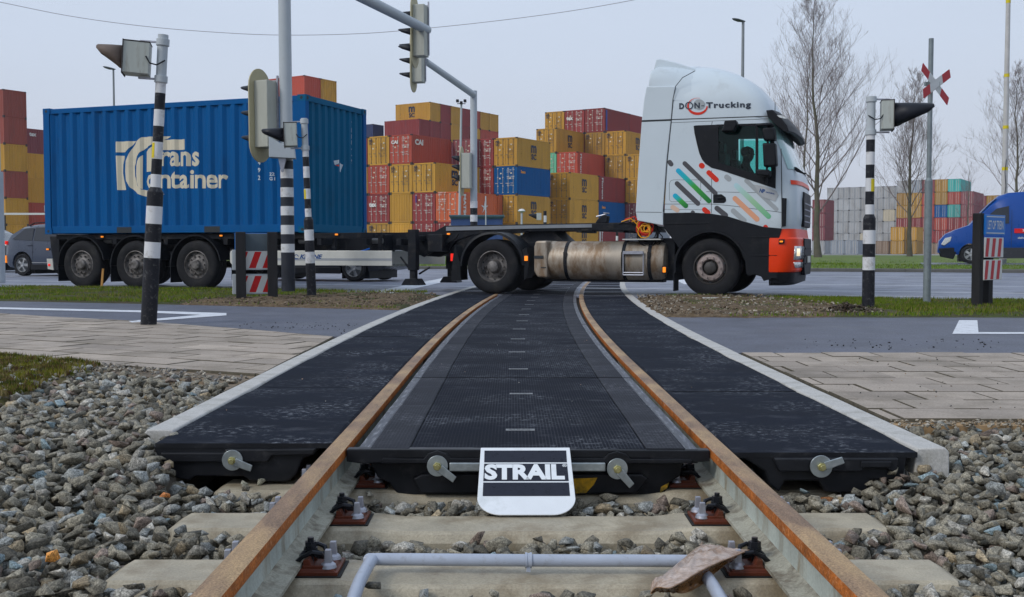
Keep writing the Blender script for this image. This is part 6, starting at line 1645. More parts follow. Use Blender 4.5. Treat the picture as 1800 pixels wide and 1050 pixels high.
def bands_px(px0, ys, kinds, Y):
    """photo rows at which the bands change -> heights"""
    return [CAM_H + ray(px0, y).z / ray(px0, y).y * Y for y in ys]
def visor_pts(L, r, n=12):
    return None
def visor(mb, x0, y, z, r, L, s, mi=0):
    """open hood: upper shell long, lower lip short; axis along x, opens to s"""
    rows = []; n = 16
    for k in range(n + 1):
        a = R(-55) + R(290) * k / n
        c_, s_ = math.cos(a), math.sin(a)
        ln = L * (0.16 + 0.84 * min(1, max(0, (s_ + .80) / 1.25)) ** 1.1 - (.05 if s_ > .9 else 0))
        rows.append([(x0, y + r * c_, z + r * s_), (x0 + s * ln * .5, y + r * c_ * .95, z + r * s_ * .97), (x0 + s * ln, y + r * c_ * .86, z + r * s_ * .90)])
    vs = [p for row in rows for p in row]
    fs = []
    for k in range(n):
        for j in range(2): fs.append((k * 3 + j, k * 3 + j + 1, (k + 1) * 3 + j + 1, (k + 1) * 3 + j))
    mb.add(vs, fs, mi)
def lens_col(root, x0, y, z, r, s, m):
    mb = MB(); mb.cyl((x0, y, z), (x0 + s * .015, y, z), r * .92, r * .7, 20); mb.build('lens', m, root, smooth=40)
def warning_light(name, label, base, H, zlist, kinds, sleeve, s, boxw, boxh, zbox, r1=.055, r0=.08, lean=0.0, rz=0.0, vis=None, vl=.30, rot_box=0.0, label_z=None, vr=.13):
    root = thing(name, label, 'warning light', tuple(base), rz, 'flashing warning lights at the crossing'); root.rotation_euler = (0, lean, rz)
    bands = [(zlist[i], zlist[i + 1], kinds[i]) for i in range(len(kinds))]
    banded_pole(root, H, bands, r0, r1, sleeve)
    d = .16; cx0 = s * (r1 + .075 + boxw / 2)
    mb = MB(); mb.box((0, 0, 0), (boxw, .30, boxh)); mb.box((s * boxw / 2, 0, 0), (.012, .33, boxh + .03), 1); mb.box((0, 0, boxh / 2 + .006), (boxw + .01, .31, .012), 1)
    bx = mb.build('lamp_box', [m_box, m_gask], root, bevel=.006, loc=(cx0, 0, zbox), rot=(0, 0, rot_box))
    mb = MB(); visor(mb, s * (boxw / 2 + .004), 0, 0.0, vr, vl, s); vo = mb.build('hood', vis or m_visor, bx, smooth=60); sl = vo.modifiers.new('t', 'SOLIDIFY'); sl.thickness = .006
    lens_col(bx, s * (boxw / 2 + .004), 0, 0, vr, s, mat('dark_red_lens', (.10, .006, .006), .15))
    for zz in (zbox + boxh / 2 + .03, zbox - boxh / 2 - .03):
        mb = MB(); mb.cyl((0, 0, zz - .035), (0, 0, zz + .035), r1 + .014, n=20); mb.build('clamp', m_pg, root, smooth=40, bevel=.003)
        mb = MB(); mb.box((s * (r1 + .08), 0, zz), (.20, .035, .018)); mb.build('bracket', m_zinc, root)
    mb = MB(); mb.tube([(cx0 - s * boxw * .5, -.12, zbox + .02), (cx0 - s * (boxw * .5 + .05), -.14, zbox - .05), (s * r1 * .3, -.11, zbox - .06), (-s * r1 * .9, -.05, zbox + .0)], .008, 6); mb.build('cable', m_visor, root, smooth=60)
    if label_z:
        mb = MB(); rows = []
        for k in range(7): a = R(-125 + (12 if s > 0 else -12) * 1.0 + 12 * k - (40 if s < 0 else -20)); rows.append(((r1 + .002) * math.cos(a), (r1 + .002) * math.sin(a)))
        mb.add([(x, y, label_z[0]) for x, y in rows] + [(x, y, label_z[1]) for x, y in rows], [(k, k + 1, 8 + k, 7 + k) for k in range(6)])
        mb.build('yellow_label', m_ylab, root, recalc=False)
    return root
def zz_at(px0, ys, Y): return [YP(px0, y, Y).z for y in ys]
# A: leaning one in front of the blue container
bA = G(261, 570, 0.0); yA = bA.y
zA = [0.0] + zz_at(275, [450, 422, 390, 359, 334, 303, 276, 246, 218, 189, 160, 132, 57], yA)
wA = warning_light('warning_light', 'leaning striped post with weathered lamp box, in front of the blue container lettering', (bA.x, bA.y, -.02), zA[-1], zA,
                   [1, 0, 1, 0, 1, 0, 1, 0, 1, 0, 1, 0, 2], zA[5], -1, .26, .32, YP(275, 103, yA).z, r0=.082, r1=.053, lean=math.atan2(YP(287, 58, yA).x - bA.x, zA[-1]), vis=m_visb, vl=.26, rot_box=R(14), label_z=(zA[7] + .01, zA[8] - .01))
# D: slim striped post right of the big mast
bD = G(548, 521, .04); yD = bD.y
zD = [0.0] + [z - .04 for z in zz_at(543, [463, 443, 423, 404, 387, 367, 350, 332, 313, 293, 276, 260, 208], yD)]
wD = warning_light('warning_light', 'slim striped post with clean grey lamp box, right of the tall grey mast', tuple(bD), zD[-1], zD, [1, 0, 1, 0, 1, 0, 1, 0, 1, 0, 1, 0, 2], zD[5], -1, .20, .36, YP(540, 237, yD).z - .04, r0=.075, r1=.05, lean=R(-2.0), vl=.34, rot_box=R(10), label_z=(zD[7] + .0, zD[8] - .01), vr=.12)
# E: right post
bE = G(1526, 540, .04); yE = bE.y
zE = [0.0] + [z - .04 for z in zz_at(1525, [475, 452, 429, 405, 384, 360, 337, 313.5, 290, 267.5, 246, 237, 170], yE)]
wE = warning_light('warning_light', 'striped post with large black hood facing right, beside the red and white cross', tuple(bE), zE[-1], zE, [1, 0, 1, 0, 1, 0, 1, 0, 1, 0, 1, 0, 2], zE[5], 1, .15, .36, YP(1525, 204, yE).z - .04, r0=.078, r1=.055, vl=.48, rot_box=R(-14), label_z=(zE[7] + .0, zE[8] - .01), vr=.165)
# far flashing light seen over the gooseneck
def small_light(px, py0, py1, Y, label):
    b = YP(px, 440, Y); root = thing('warning_light', label, 'warning light', (b.x, Y, 0), 0, 'flashing warning lights at the crossing')
    mb = MB(); zt_ = YP(px, py0, Y).z; k = 0; z = 0
    while z < zt_ - .01:
        z2 = min(z + .28, zt_); mb.cyl((0, 0, z), (0, 0, z2), .07, n=14, mi=k % 2); z = z2; k += 1
    mb.build('pole', [m_pb, m_pw], root, smooth=50)
    mb = MB(); mb.box((-.26, 0, zt_ - .24), (.20, .25, .30)); mb.build('lamp_box', m_box, root)
    mb = MB(); visor(mb, -.36, 0, zt_ - .24, .12, .34, -1); mb.build('hood', m_visor, root)
small_light(958, 371, 440, 46, 'distant striped post with hooded lamp, seen above the truck gooseneck')
# B: tall mast with arm
bB = G(507, 512, .05)
mast = thing('signal_mast', 'tall grey mast with striped foot standing in front of the blue container corner', 'signal mast', tuple(bB), 0, 'overhead signal masts'); mast.rotation_euler = (0, R(-.25), 0)
yB = bB.y; zB = [0] + [z - .05 for z in zz_at(505, [444, 429, 412, 396, 379, 363, 347, 330, 314, 298, 283], yB)]
mb = MB()
kinds = [1, 0, 1, 0, 1, 0, 1, 0, 1, 0, 1]
for i in range(11): mb.cyl((0, 0, zB[i]), (0, 0, zB[i + 1]), .120 - .0008 * i, n=28, mi=kinds[i], caps=False)
TOPZ = 5.95
mb.cyl((0, 0, zB[-1]), (0, 0, TOPZ), .112, .108, 28, 2); mb.build('mast_tube', [m_pw, mat('mast_foot_black', (.025, .028, .038), .5, var=.2), m_pg], mast, smooth=50)
a1 = YP(753, 54, 24.7)
pA = Vector((0, 0, TOPZ - .12)); pEnd = a1 - bB
mb = MB(); mb.tube([pA, pA.lerp(pEnd, .5), pEnd], [.115, .110, .104], 24); mb.build('mast_arm', m_pg, mast, smooth=50)
bC = YP(833, 440, 34.2); mastC = thing('signal_mast', 'grey mast with striped foot beyond the trailer gooseneck, holding a small signal', 'signal mast', (bC.x, 34.2, 0), 0, 'overhead signal masts')
zC = [0, 1.0] + zz_at(833, [407, 390, 378, 366, 354], 34.2)
mb = MB()
for i in range(6): mb.cyl((0, 0, zC[i]), (0, 0, zC[i + 1]), .115, n=24, mi=[1, 1, 1, 0, 1, 1][i] if i < 2 else [1, 1, 1, 0, 1, 0][i], caps=False)
zct = YP(833, 160, 34.2).z
mb.cyl((0, 0, zC[-1]), (0, 0, zct), .108, n=24, mi=2); mb.build('mast_tube', [m_pw, m_pb, m_pg], mastC, smooth=50)
pE2 = YP(748, 108, 28.6) - Vector((bC.x, 34.2, 0))
mb = MB(); mb.tube([Vector((0, 0, zct - .12)), pE2], [.105, .085], 20); mb.build('mast_arm', m_pg, mastC, smooth=50)
# signal heads face left along the road
def signal_head(mast_, label, pos, H, bw, zr, nl=3, dep=.28, group='signal heads seen from behind', lamp_z=(.27, .5, .73), vlen=.36, rr=.10):
    mb = MB(); out = []
    hw = bw / 2
    for k in range(13): a = PI * k / 12; out.append((hw * math.cos(a), H - hw * 1.15 + hw * 1.15 * math.sin(a)))
    for k in range(13): a = PI + PI * k / 12; out.append((hw * math.cos(a), hw * 1.15 + hw * 1.15 * math.sin(a)))
    mb.prism(out, -.012, .012, 'x'); root = mb.build('signal_head', m_beige, mast_, bevel=.004, smooth=30); root.location = Vector(pos) - mast_.location; root.rotation_euler = (0, 0, zr); root['label'] = label
    mb = MB(); mb.prism([(.16 * -1, .155 * H), (.16, .155 * H), (.16, .86 * H), (-.16, .86 * H)], .012, dep, 'x'); mb.build('housing', m_bgrey, root, bevel=.012)
    mb = MB(); mb.box((dep + .02, .10, .55 * H), (.03, .03, .74 * H)); mb.box((dep * .6, .12, .87 * H), (dep, .02, .02)); mb.build('mounting_bar', m_zinc, root)
    for f in lamp_z:
        mb = MB(); visor(mb, -.012, 0, f * H, rr, vlen, -1); vo = mb.build('visor', m_visor, root, smooth=60); sl = vo.modifiers.new('t', 'SOLIDIFY'); sl.thickness = .005
        mb = MB(); mb.cyl((-.012, 0, f * H), (-.03, 0, f * H), rr * .9, n=18); mb.build('lens', m_visor, root)
    return root
p = YP(459, 286, 19.15); signal_head(mast, 'large beige signal head on the tall mast in front of the blue container', tuple(p), (286 - 123) / 1900 * 19.15, .58, R(-27), dep=.30, lamp_z=(.245, .51, .775), vlen=.36)
p = YP(731, 121, 24.6); signal_head(mast, 'beige signal head hung highest, at the end of the nearer overhead arm', tuple(p), 1.62, .52, R(-14), dep=.28)
p = YP(727, 163, 28.5); signal_head(mastC, 'beige signal head hung lower, at the tip of the farther overhead arm', tuple(p), 1.62, .52, R(-14), dep=.28)
p = YP(812, 345, 34.0); signal_head(mastC, 'small beige signal head low on the mast beyond the gooseneck', tuple(p), 1.55, .40, R(-14), dep=.30, lamp_z=(.35, .56, .74), vlen=.30, rr=.12)
# grey cabinet on the mast
c = YP(503, 263, 19.0)
mb = MB(); mb.prism([(-.27, .20), (-.05, .08), (.16, .02), (.18, -.17), (-.27, -.15)], -.20, .05); cbx = mb.build('equipment_box', m_pg, mast, bevel=.008, loc=c - mast.location, rot=(0, 0, R(8)))
mb = MB(); mb.prism([(-.12, -.16), (.02, -.16), (-.04, -.40), (-.07, -.40)], -.15, -.02); mb.build('bracket', m_zinc, cbx)
# F: St Andrew's cross
bF = G(1629, 531, .04); yF = bF.y; fx = thing('crossing_cross', 'red and white diagonal cross sign on a plain grey galvanised post', 'crossing sign', tuple(bF))
zs = [z - .04 for z in zz_at(1628, [318, 68], yF)]
mb = MB(); mb.cyl((0, 0, -.02), (0, 0, zs[0]), .052, n=18); mb.cyl((0, 0, zs[0]), (0, 0, zs[0] + .04), .052, .034, 18); mb.cyl((-.0, 0, zs[0]), (0, 0, zs[1]), .034, n=18); mb.build('post', m_gal, fx, smooth=50)
m_sred = mat('sign_red', (.45, .025, .035), .4, var=.05); m_swht = mat('sign_white', (.60, .61, .60), .4, var=.05, dirt=(.35, .34, .28), dirt_amt=.2)
def FXp(x, y, Y): p = YP(x, y, Y); return Vector((p.x - bF.x, Y - bF.y, p.z - bF.z))
def blade(p0, p1, p2, p3, yo, nm):   # corners: left-top.. as quad in photo px; ends red
    q = [FXp(*p_, yF + yo + (p_[0] - 1645) / 116 * .9) for p_ in (p0, p1, p2, p3)]   # turned away to the right
    mb = MB(); L0, L1 = (q[0], q[3]), (q[1], q[2])
    def at(t_): return q[0].lerp(q[1], t_), q[3].lerp(q[2], t_)
    d = Vector((.02, .02, 0))
    for t0, t1, mi in ((0, .27, 0), (.27, .73, 1), (.73, 1, 0)):
        a, b_ = at(t0); c_, e_ = at(t1); mb.add([a, c_, e_, b_, a + d, c_ + d, e_ + d, b_ + d], [(0, 1, 2, 3), (7, 6, 5, 4), (0, 4, 5, 1), (3, 2, 6, 7)] + ([(0, 3, 7, 4)] if t0 == 0 else []) + ([(1, 5, 6, 2)] if t1 == 1 else []), mi)
    mb.build(nm, [m_sred, m_swht], fx, bevel=.002)
blade((1622, 111), (1667, 172), (1664, 185), (1619, 124), -.10, 'cross_blade')
blade((1668, 122), (1622, 157), (1623, 173), (1670, 136), -.14, 'cross_blade')
mb = MB(); a = FXp(1629, 149, yF); mb.box((a.x + .05, -.06, a.z), (.20, .06, .05)); mb.cyl((0, 0, a.z - .04), (0, 0, a.z + .04), .045, n=16); mb.build('bracket', m_gal, fx)
# G: LET OP TREIN boards on twin posts
m_wpost = mat('black_timber_post', (.018, .018, .020), .75, var=.3, scale=6, stretch=(3, 3, .4), bump=.4, bump_scale=20)
m_sblue = mat('sign_blue', (.015, .16, .52), .35, var=.05)
def post_prism(root, w, d, H, x, y=0.0, lean=0):
    mb = MB(); mb.box((x, y, H / 2 - .03), (w, d, H + .06)); mb.build('post', m_wpost, root, bevel=.012)
bG = G(1717, 536, .04); hG = YP(1717, 375, bG.y).z - .04
gs = thing('crossing_notice', 'blue LET OP TREIN board over two striped boards, at the right verge', 'notice board', tuple(bG), R(40), 'train warning boards on black twin posts')
post_prism(gs, .10, .12, hG, 0); post_prism(gs, .12, .12, hG - .45, .27)
def striped(root, x0, x1, z0, z1, y, lean=1, n=4):
    mb = MB(); mb.box(((x0 + x1) / 2, y, (z0 + z1) / 2), (x1 - x0, .02, z1 - z0)); o = mb.build('striped_board', m_swht, root, bevel=.004)
    for face in (-1, 1):
        mb = MB(); w_ = (x1 - x0); yy = y + face * .0115
        h_ = z1 - z0 - .02; p_ = w_ / n; sl = h_ * .35 * lean
        for k in range(-1, n + 1):
            xa = x0 + k * p_; poly = [(xa, z0 + .01), (xa + p_ * .5, z0 + .01), (xa + p_ * .5 + sl, z1 - .01), (xa + sl, z1 - .01)]
            poly = clip_convex(poly, [(x0 + .008, z0), (x1 - .008, z0), (x1 - .008, z1), (x0 + .008, z1)])
            if len(poly) > 2: mb.add([(a, yy, b_) for a, b_ in poly], [tuple(range(len(poly)))])
        mb.build('red_stripe', m_sred, o, recalc=False)
    return o
zt1 = hG - .02
mb = MB(); mb.box((.31, -.07, zt1 - .135), (.56, .03, .27)); bb = mb.build('name_board', m_sblue, gs, bevel=.006)
tv, tf_ = text2d('LET OP TREIN', 1, bold=.012); tv = fit2d(tv, .09, .53, zt1 - .195, zt1 - .075); mb = MB(); mb.add([(x, -.0865, y) for x, y in tv], tf_); mb.build('lettering', m_swht, bb, recalc=False)
mb = MB()
for z in (zt1 - .025, zt1 - .245):
    mb = MB(); mb.box((.31, -.0862, z), (.50, .002, .012)); mb.build('border_line', m_swht, bb)
striped(gs, .04, .56, zt1 - .575, zt1 - .305, -.07, .45, 3); striped(gs, .03, .53, zt1 - .88, zt1 - .605, -.07, .45, 3)
# left twin-post boards, seen from behind
bH = G(424, 525, .04); hH = YP(424, 408, bH.y).z - .04
gh = thing('crossing_notice', 'boards on two black posts in the left verge, seen from behind', 'notice board', tuple(bH), R(14), 'train warning boards on black twin posts')
for xx, hh in ((0, hH), (.47, hH - .0)): post_prism(gh, .15, .15, hh, xx)
mb = MB(); mb.box((.23, .09, hH - .17), (.62, .03, .30)); bb = mb.build('name_board', mat('board_back_grey', (.075, .10, .12), .5), gh, bevel=.01)
mb = MB(); mb.box((.23, .108, hH - .17), (.64, .01, .32)); tvb = mb.build('blue_face', m_sblue, bb)
for z0 in (hH - .58, hH - .95):
    mb = MB(); mb.box((.19, .09, z0 + .155), (.64, .03, .31)); ob_ = mb.build('striped_board', m_pg, gh, bevel=.008)
    mb = MB(); x0_, x1_ = .02, .42
    for k in range(0, 3):
        xa = -.08 + k * .20; poly = clip_convex([(xa, z0 + .03), (xa + .10, z0 + .03), (xa + .19, z0 + .28), (xa + .09, z0 + .28)], [(.02, z0), (.40, z0), (.40, z0 + .4), (.02, z0 + .4)])
        if len(poly) > 2: mb.add([(a, .0725, b_) for a, b_ in poly], [tuple(range(len(poly)))])
    mb.build('red_stripe', mat('bright_sign_red', (.55, .012, .012), .4), ob_, recalc=False)
    mb = MB(); mb.add([(x0_, .0735, z0 + .02), (.44, .0735, z0 + .02), (.44, .0735, z0 + .29), (x0_, .0735, z0 + .29)], [(0, 1, 2, 3)]); mb.build('white_face', m_swht, ob_, recalc=False)
# H: tall banded mast by the van
bI = G(1763, 464, .14); yI = 46.0; bI = YP(1763, 462, yI); bI.z = .1
tm = thing('light_mast', 'tall pale mast with yellow bands and black foot, in front of the blue van', 'mast', tuple(bI)); mb = MB()
zI = [0.0] + [z - .1 for z in zz_at(1763, [456, 440, 395, -60], yI)]
mb.cyl((0, 0, -.2), (0, 0, zI[1]), .14, n=20, mi=2); mb.cyl((0, 0, zI[1]), (0, 0, zI[2]), .15, n=20, mi=0); mb.cyl((0, 0, zI[2]), (0, 0, zI[3]), .145, n=20, mi=1); mb.cyl((0, 0, zI[3]), (0, 0, zI[4]), .125, .085, 20, 0)
mb.build('mast_tube', [mat('mast_pale', (.46, .45, .44), .5), m_pb, m_gal], tm, smooth=50)
for y_ in (3, 133, 224, 297):
    z_ = YP(1765, y_, yI).z - .1; f_ = (z_ - zI[3]) / (zI[4] - zI[3]); mb = MB(); mb.cyl((0, 0, z_ - .07), (0, 0, z_ + .07), .132 - .04 * f_, n=20); mb.build('yellow_band', m_ylab, tm, smooth=50)
mb = MB(); pts = [(-.02 + .0 * k, -.13, zI[3] + k * .6 + .3 * math.sin(k)) for k in range(7)]; mb.tube([(-.06 + .09 * (k % 2) * .6, -.135, zI[3] + k * .55) for k in range(6)], .012, 5); mb.build('cable', m_visor, tm)
# street lamps
def street_lamp(label, px, py_top, Y, r, head, s=-1):
    b = YP(px, 440, Y); root = thing('street_lamp', label, 'street lamp', (b.x, Y, 0), 0, 'tall street lamps'); zt_ = YP(px, py_top, Y).z
    mb = MB(); mb.cyl((0, 0, 0), (0, 0, zt_), r * 1.6, r, 14); mb.build('pole', mat('lamp_post_grey', (.22, .24, .26), .5), root, smooth=50)
    mb = MB(); mb.loft([[(s * x, w_ * math.cos(a) , zt_ + h_ + w_ * .34 * math.sin(a)) for a in [2 * PI * k / 12 for k in range(12)]] for x, w_, h_ in ((-.20 * head, .14 * head, .0), (0.05, .30 * head, .04 * head), (.5 * head, .42 * head, .12 * head), (.9 * head, .32 * head, .22 * head), (1.10 * head, .06, .28 * head))])
    mb.build('lamp_head', mat('lamp_head_dark', (.07, .08, .09), .5), root, smooth=60)
street_lamp('street lamp rising behind the white cab roof', 1302.5, 38, 60, .075, .55)
street_lamp('small street lamp behind the blue container top', 204.5, 122, 72, .06, .62)
c = YP(1, 440, 26); tl = thing('grey_pole', 'plain grey pole cut off by the left picture edge', 'pole', (c.x - .02, 26, 0)); mb = MB(); mb.cyl((0, 0, 0), (0, 0, 7.5), .07, .045, 14); mb.cyl((-.0, 0, 0), (0, 0, 2.65), .115, n=14); mb.build('pole_tube', m_pg, tl, smooth=50)
# camera mast far behind
c = YP(813, 440, 64); cm_ = thing('camera_mast', 'thin pale camera mast in front of the tall rear containers', 'camera mast', (YP(806, 330, 64).x, 64, 0)); zt_ = YP(811, 182, 64).z
mb = MB(); mb.cyl((0, 0, 0), (YP(811, 182, 64).x - cm_.location.x, 0, zt_), .09, .06, 12); mb.build('mast_tube', m_pg, cm_, smooth=50)
for dx in (-.22, .0, .22):
    mb = MB(); x0_ = YP(811, 182, 64).x - cm_.location.x; mb.box((x0_ + dx, -.1, zt_ + .02 + abs(dx) * .5), (.16, .34, .14)); mb.box((x0_ + dx / 2, 0, zt_ - .02), (abs(dx) + .05, .04, .04)); mb.build('camera', m_visor, cm_)
def thin_pole(label, px, y0, y1, Y, r, name='thin_pole', top=None):
    b = YP(px, 440, Y); z1_ = YP(px, y0, Y).z; root = thing(name, label, 'pole', (b.x, Y, 0)); mb = MB(); mb.cyl((0, 0, 0), (0, 0, z1_), r, n=10); mb.build('pole_tube', m_pg, root)
    if top: mb = MB(); mb.lathe([(0, z1_ + .12), (.10, z1_ + .10), (.17, z1_ + .02), (.10, z1_ - .04), (0, z1_ - .05)], 14, axis='z'); mb.build('cap', m_swht, root, smooth=60)
thin_pole('thin pale pole before the orange container right of the striped mast', 854, 345, 440, 52, .03)
thin_pole('short pole with white dome cap above the gooseneck', 917, 372, 440, 48, .045, 'domed_pole', True)
b = YP(1084.5, 440, 60); mp_ = thing('marker_post', 'far black and white marker post seen under the gooseneck tip', 'marker post', (b.x, 60, 0)); mb = MB()
for k in range(7): mb.cyl((0, 0, k * .26), (0, 0, k * .26 + .26), .07, n=10, mi=k % 2)
mb.build('post', [m_pb, m_pw], mp_)
thin_pole('thin white pole under the gooseneck near the marker post', 1055, 402, 440, 62, .035)
# wooden peg by the trailer's first wheel
p = G(179, 504, .03); mb = MB(); mb.box((0, 0, .17), (.045, .03, .40)); o = mb.build('wooden_peg', mat('raw_timber', (.50, .26, .08), .7, var=.2), None, bevel=.003); o.location = p; o.rotation_euler = (0, R(5), 0); tag(o, 'short orange wooden peg in the grass by the rearmost trailer wheel', 'peg')
# overhead wire
pts = [YP(-60, 2 - 8, 33), YP(0, 4, 33)] + [YP(x, y, 33) for x, y in ((120, 28), (250, 46), (380, 57), (500, 62), (640, 59), (760, 49), (880, 36), (1000, 20), (1115, 0), (1240, -26))]
mb = MB(); mb.tube(spline(pts, 5), .009, 5); tag(mb.build('overhead_wire', mat('wire', (.34, .33, .36), .6)), 'thin sagging wire crossing the sky from the left over the masts', 'wire')

# ================================================================ CARS AND VAN
m_cargrey = mat('car_grey_paint', (.045, .058, .088), .3, var=.03, coat=.3); m_cardark = mat('car_dark_paint', (.02, .022, .028), .25, var=.03, coat=.8); m_vanblue = mat('van_blue_paint', (.001, .05, .26), .3, var=.03, coat=.25)
m_carglass = mat('car_glass', (.02, .025, .035), .08, var=0, spec=.4); m_alloy = mat('alloy_rim', (.36, .37, .38), .35, metal=.6)
def car_wheel(root, x, y, r, s, w=.22):
    mb = MB(); mb.lathe([(h_[0], y + s * h_[1]) for h_ in [(0, .01), (r * .16, .0), (r * .20, .02), (r * .62, .035), (r * .66, .0), (r * .68, .03)]], 24, M=Matrix.Translation((x, 0, r)))
    o = mb.build('wheel', m_alloy, root, smooth=40)
    mb = MB()
    for k in range(5):
        a = 2 * PI * (k + .5) / 5; pts = [(x + rr_ * math.cos(a + da), r + rr_ * math.sin(a + da)) for rr_, da in ((r * .24, -.2), (r * .60, -.36), (r * .60, .36), (r * .24, .2))]
        mb.add([(px_, y + s * .004, pz_) for px_, pz_ in pts], [(0, 1, 2, 3)])
    mb.build('rim_gap', m_gapm, o, recalc=False)
    mb = MB(); mb.lathe([(q[0], y + s * q[1]) for q in [(r * .66, .02), (r * .70, .0), (r * .9, -.002), (r, .03), (r, w - .03), (r * .9, w), (r * .6, w)]], 28, M=Matrix.Translation((x, 0, r))); mb.build('tyre', m_tyre, o, smooth=40)
def car_body(root, low, top, belt, width, m, xw, rw, roof_inset=.16, nm='body'):
    """side outline (low edge, belt, top edge all as (x, z) lists over the same x) lofted across the width"""
    mb = MB(); W2 = width / 2
    xs_ = [p[0] for p in top]
    sec = []
    for i, x in enumerate(xs_):
        zt_, zb_, zl = top[i][1], belt[i][1], low[i][1]
        end = min(1, .80 + .2 * min(1, min(x - xs_[0], xs_[-1] - x) / .35))
        w_ = W2 * end; g = max(0, zt_ - zb_)
        ins = roof_inset * min(1, g / .35)
        ring = [(x, w_ * .93, zl), (x, w_, zl + .12), (x, w_, (zl + zb_) / 2), (x, w_ * .97, zb_), (x, w_ * .97 - ins * .85, zb_ + g * .82), (x, w_ * .80 - ins, zt_ - .015), (x, 0, zt_ + .02)]
        ring += [(x, -y, z) for x, y, z in reversed(ring[:-1])]
        sec.append(ring)
    mb.loft(sec); o = mb.build(nm, m, root, smooth=38)
    for x in xw:
        c_ = MB(); c_.cyl((x, -W2 - .2, rw + .01), (x, W2 + .2, rw + .01), rw * 1.17, n=32); cut(o, c_)
    o.data.materials.clear(); o.data.materials.append(m); 
    for p_ in o.data.polygons: p_.material_index = 0
    o.data.shade_smooth(); o.data.set_sharp_from_angle(angle=R(38))
    for x in xw: mbx = MB(); mbx.box((x, 0, rw + .05), (rw * 2.3, width - .25, rw * 1.9)); mbx.build('wheel_well', m_black, root)
    return o
def side_poly(root, name, pts, y, m, th=.01, s=-1):
    mb = MB(); mb.prism(pts, y, y + s * th); return mb.build(name, m, root, bevel=.003)
def suv(label, loc, rz, m, group=None):
    root = thing('parked_car' if False else 'car', label, 'car', loc, rz, group)
    X = [-2.10, -2.05, -1.85, -1.45, -.95, -.4, .2, .62, 1.1, 1.6, 1.95, 2.1]
    top = [(x, z) for x, z in zip(X, [.70, 1.02, 1.28, 1.50, 1.565, 1.57, 1.53, 1.36, 1.06, .98, .84, .62])]
    belt = [(x, z) for x, z in zip(X, [.69, .98, 1.02, 1.03, 1.02, 1.0, .99, .985, .98, .93, .80, .60])]
    low = [(x, z) for x, z in zip(X, [.45, .34, .26, .22, .2, .2, .2, .2, .2, .24, .28, .36])]
    car_body(root, low, top, belt, 1.80, m, (-1.30, 1.30), .335)
    for s in (-1, 1):
        y = s * .862
        def gl(pts, nm='side_window'):
            # follow the tumblehome
            vs = [(x, s * (.873 - max(0, z - 1.0) * .27 + .016), z) for x, z in pts]; mb = MB(); mb.add(vs, [tuple(range(len(vs)))]); return mb.build(nm, m_carglass, root, recalc=False)
        gl([(-1.70, 1.10), (-.92, 1.06), (-.92, 1.44), (-1.25, 1.43)]); gl([(-.86, 1.06), (-.02, 1.04), (-.02, 1.46), (-.86, 1.455)]); gl([(.06, 1.04), (.92, 1.03), (.50, 1.34), (.2, 1.45), (.06, 1.46)])
        for x in (-1.30, 1.30): car_wheel(root, x, s * .895, .335, -s)
        mb = MB(); mb.box((0, s * .90, .27), (1.9, .03, .16)); mb.build('sill', m_black, root, bevel=.01)
        mb = MB(); mb.box((-.15, s * .915, .40), (1.5, .012, .02)); mb.build('sill_trim', m_alloy, root)
        for x in (-1.0, -.1): mb = MB(); mb.box((x, s * .905, .93), (.18, .02, .03)); mb.build('door_handle', m, root, bevel=.006)
        mb = MB(); mb.box((-.89, s * .9015, .68), (.008, .004, .72)); mb.box((-.0, s * .9015, .68), (.008, .004, .72)); mb.build('door_gap', m_gapm, root)
        mb = MB(); mb.box((-2.02, s * .70, 1.0), (.10, .26, .11)); mb.build('tail_light', m_redl, root, bevel=.02)
        mb = MB(); mb.box((-2.06, s * .74, .50), (.08, .10, .22)); mb.build('indicator', m_amber, root, bevel=.015)
        mb = MB(); mb.box((1.98, s * .66, .72), (.16, .28, .12)); mb.build('headlight', m_lens, root, bevel=.02)
    mb = MB(); mb.add([(-1.99, -.62, 1.08), (-1.99, .62, 1.08), (-1.58, .55, 1.46), (-1.58, -.55, 1.46)], [(0, 1, 2, 3)]); mb.build('rear_window', m_carglass, root)
    for y in (-.55, .55): mb = MB(); mb.tube([(-1.3, y, 1.52), (-1.1, y, 1.60), (-.1, y, 1.61), (.2, y, 1.55)], .018, 6); mb.build('roof_bar', m_black, root)
    return root
YC = 32.5
suv('grey car with tinted rear windows half hidden behind the blue container', tuple(UV(PV(2, 460, 25.6)[0] + 2.1, 26.5)), -A20, m_cargrey)
suv('dark car with pale side window at the left picture edge, behind the grey car', tuple(UV(PV(27, 460, 29.5)[0] - 2.1, 30.4)), -A20, m_cardark)
suv('dark car passing behind the trailer, showing only under the white side guard', tuple(UV(PV(672, 480, 23.8)[0] - 2.1, 24.7)), -A20, m_cardark)
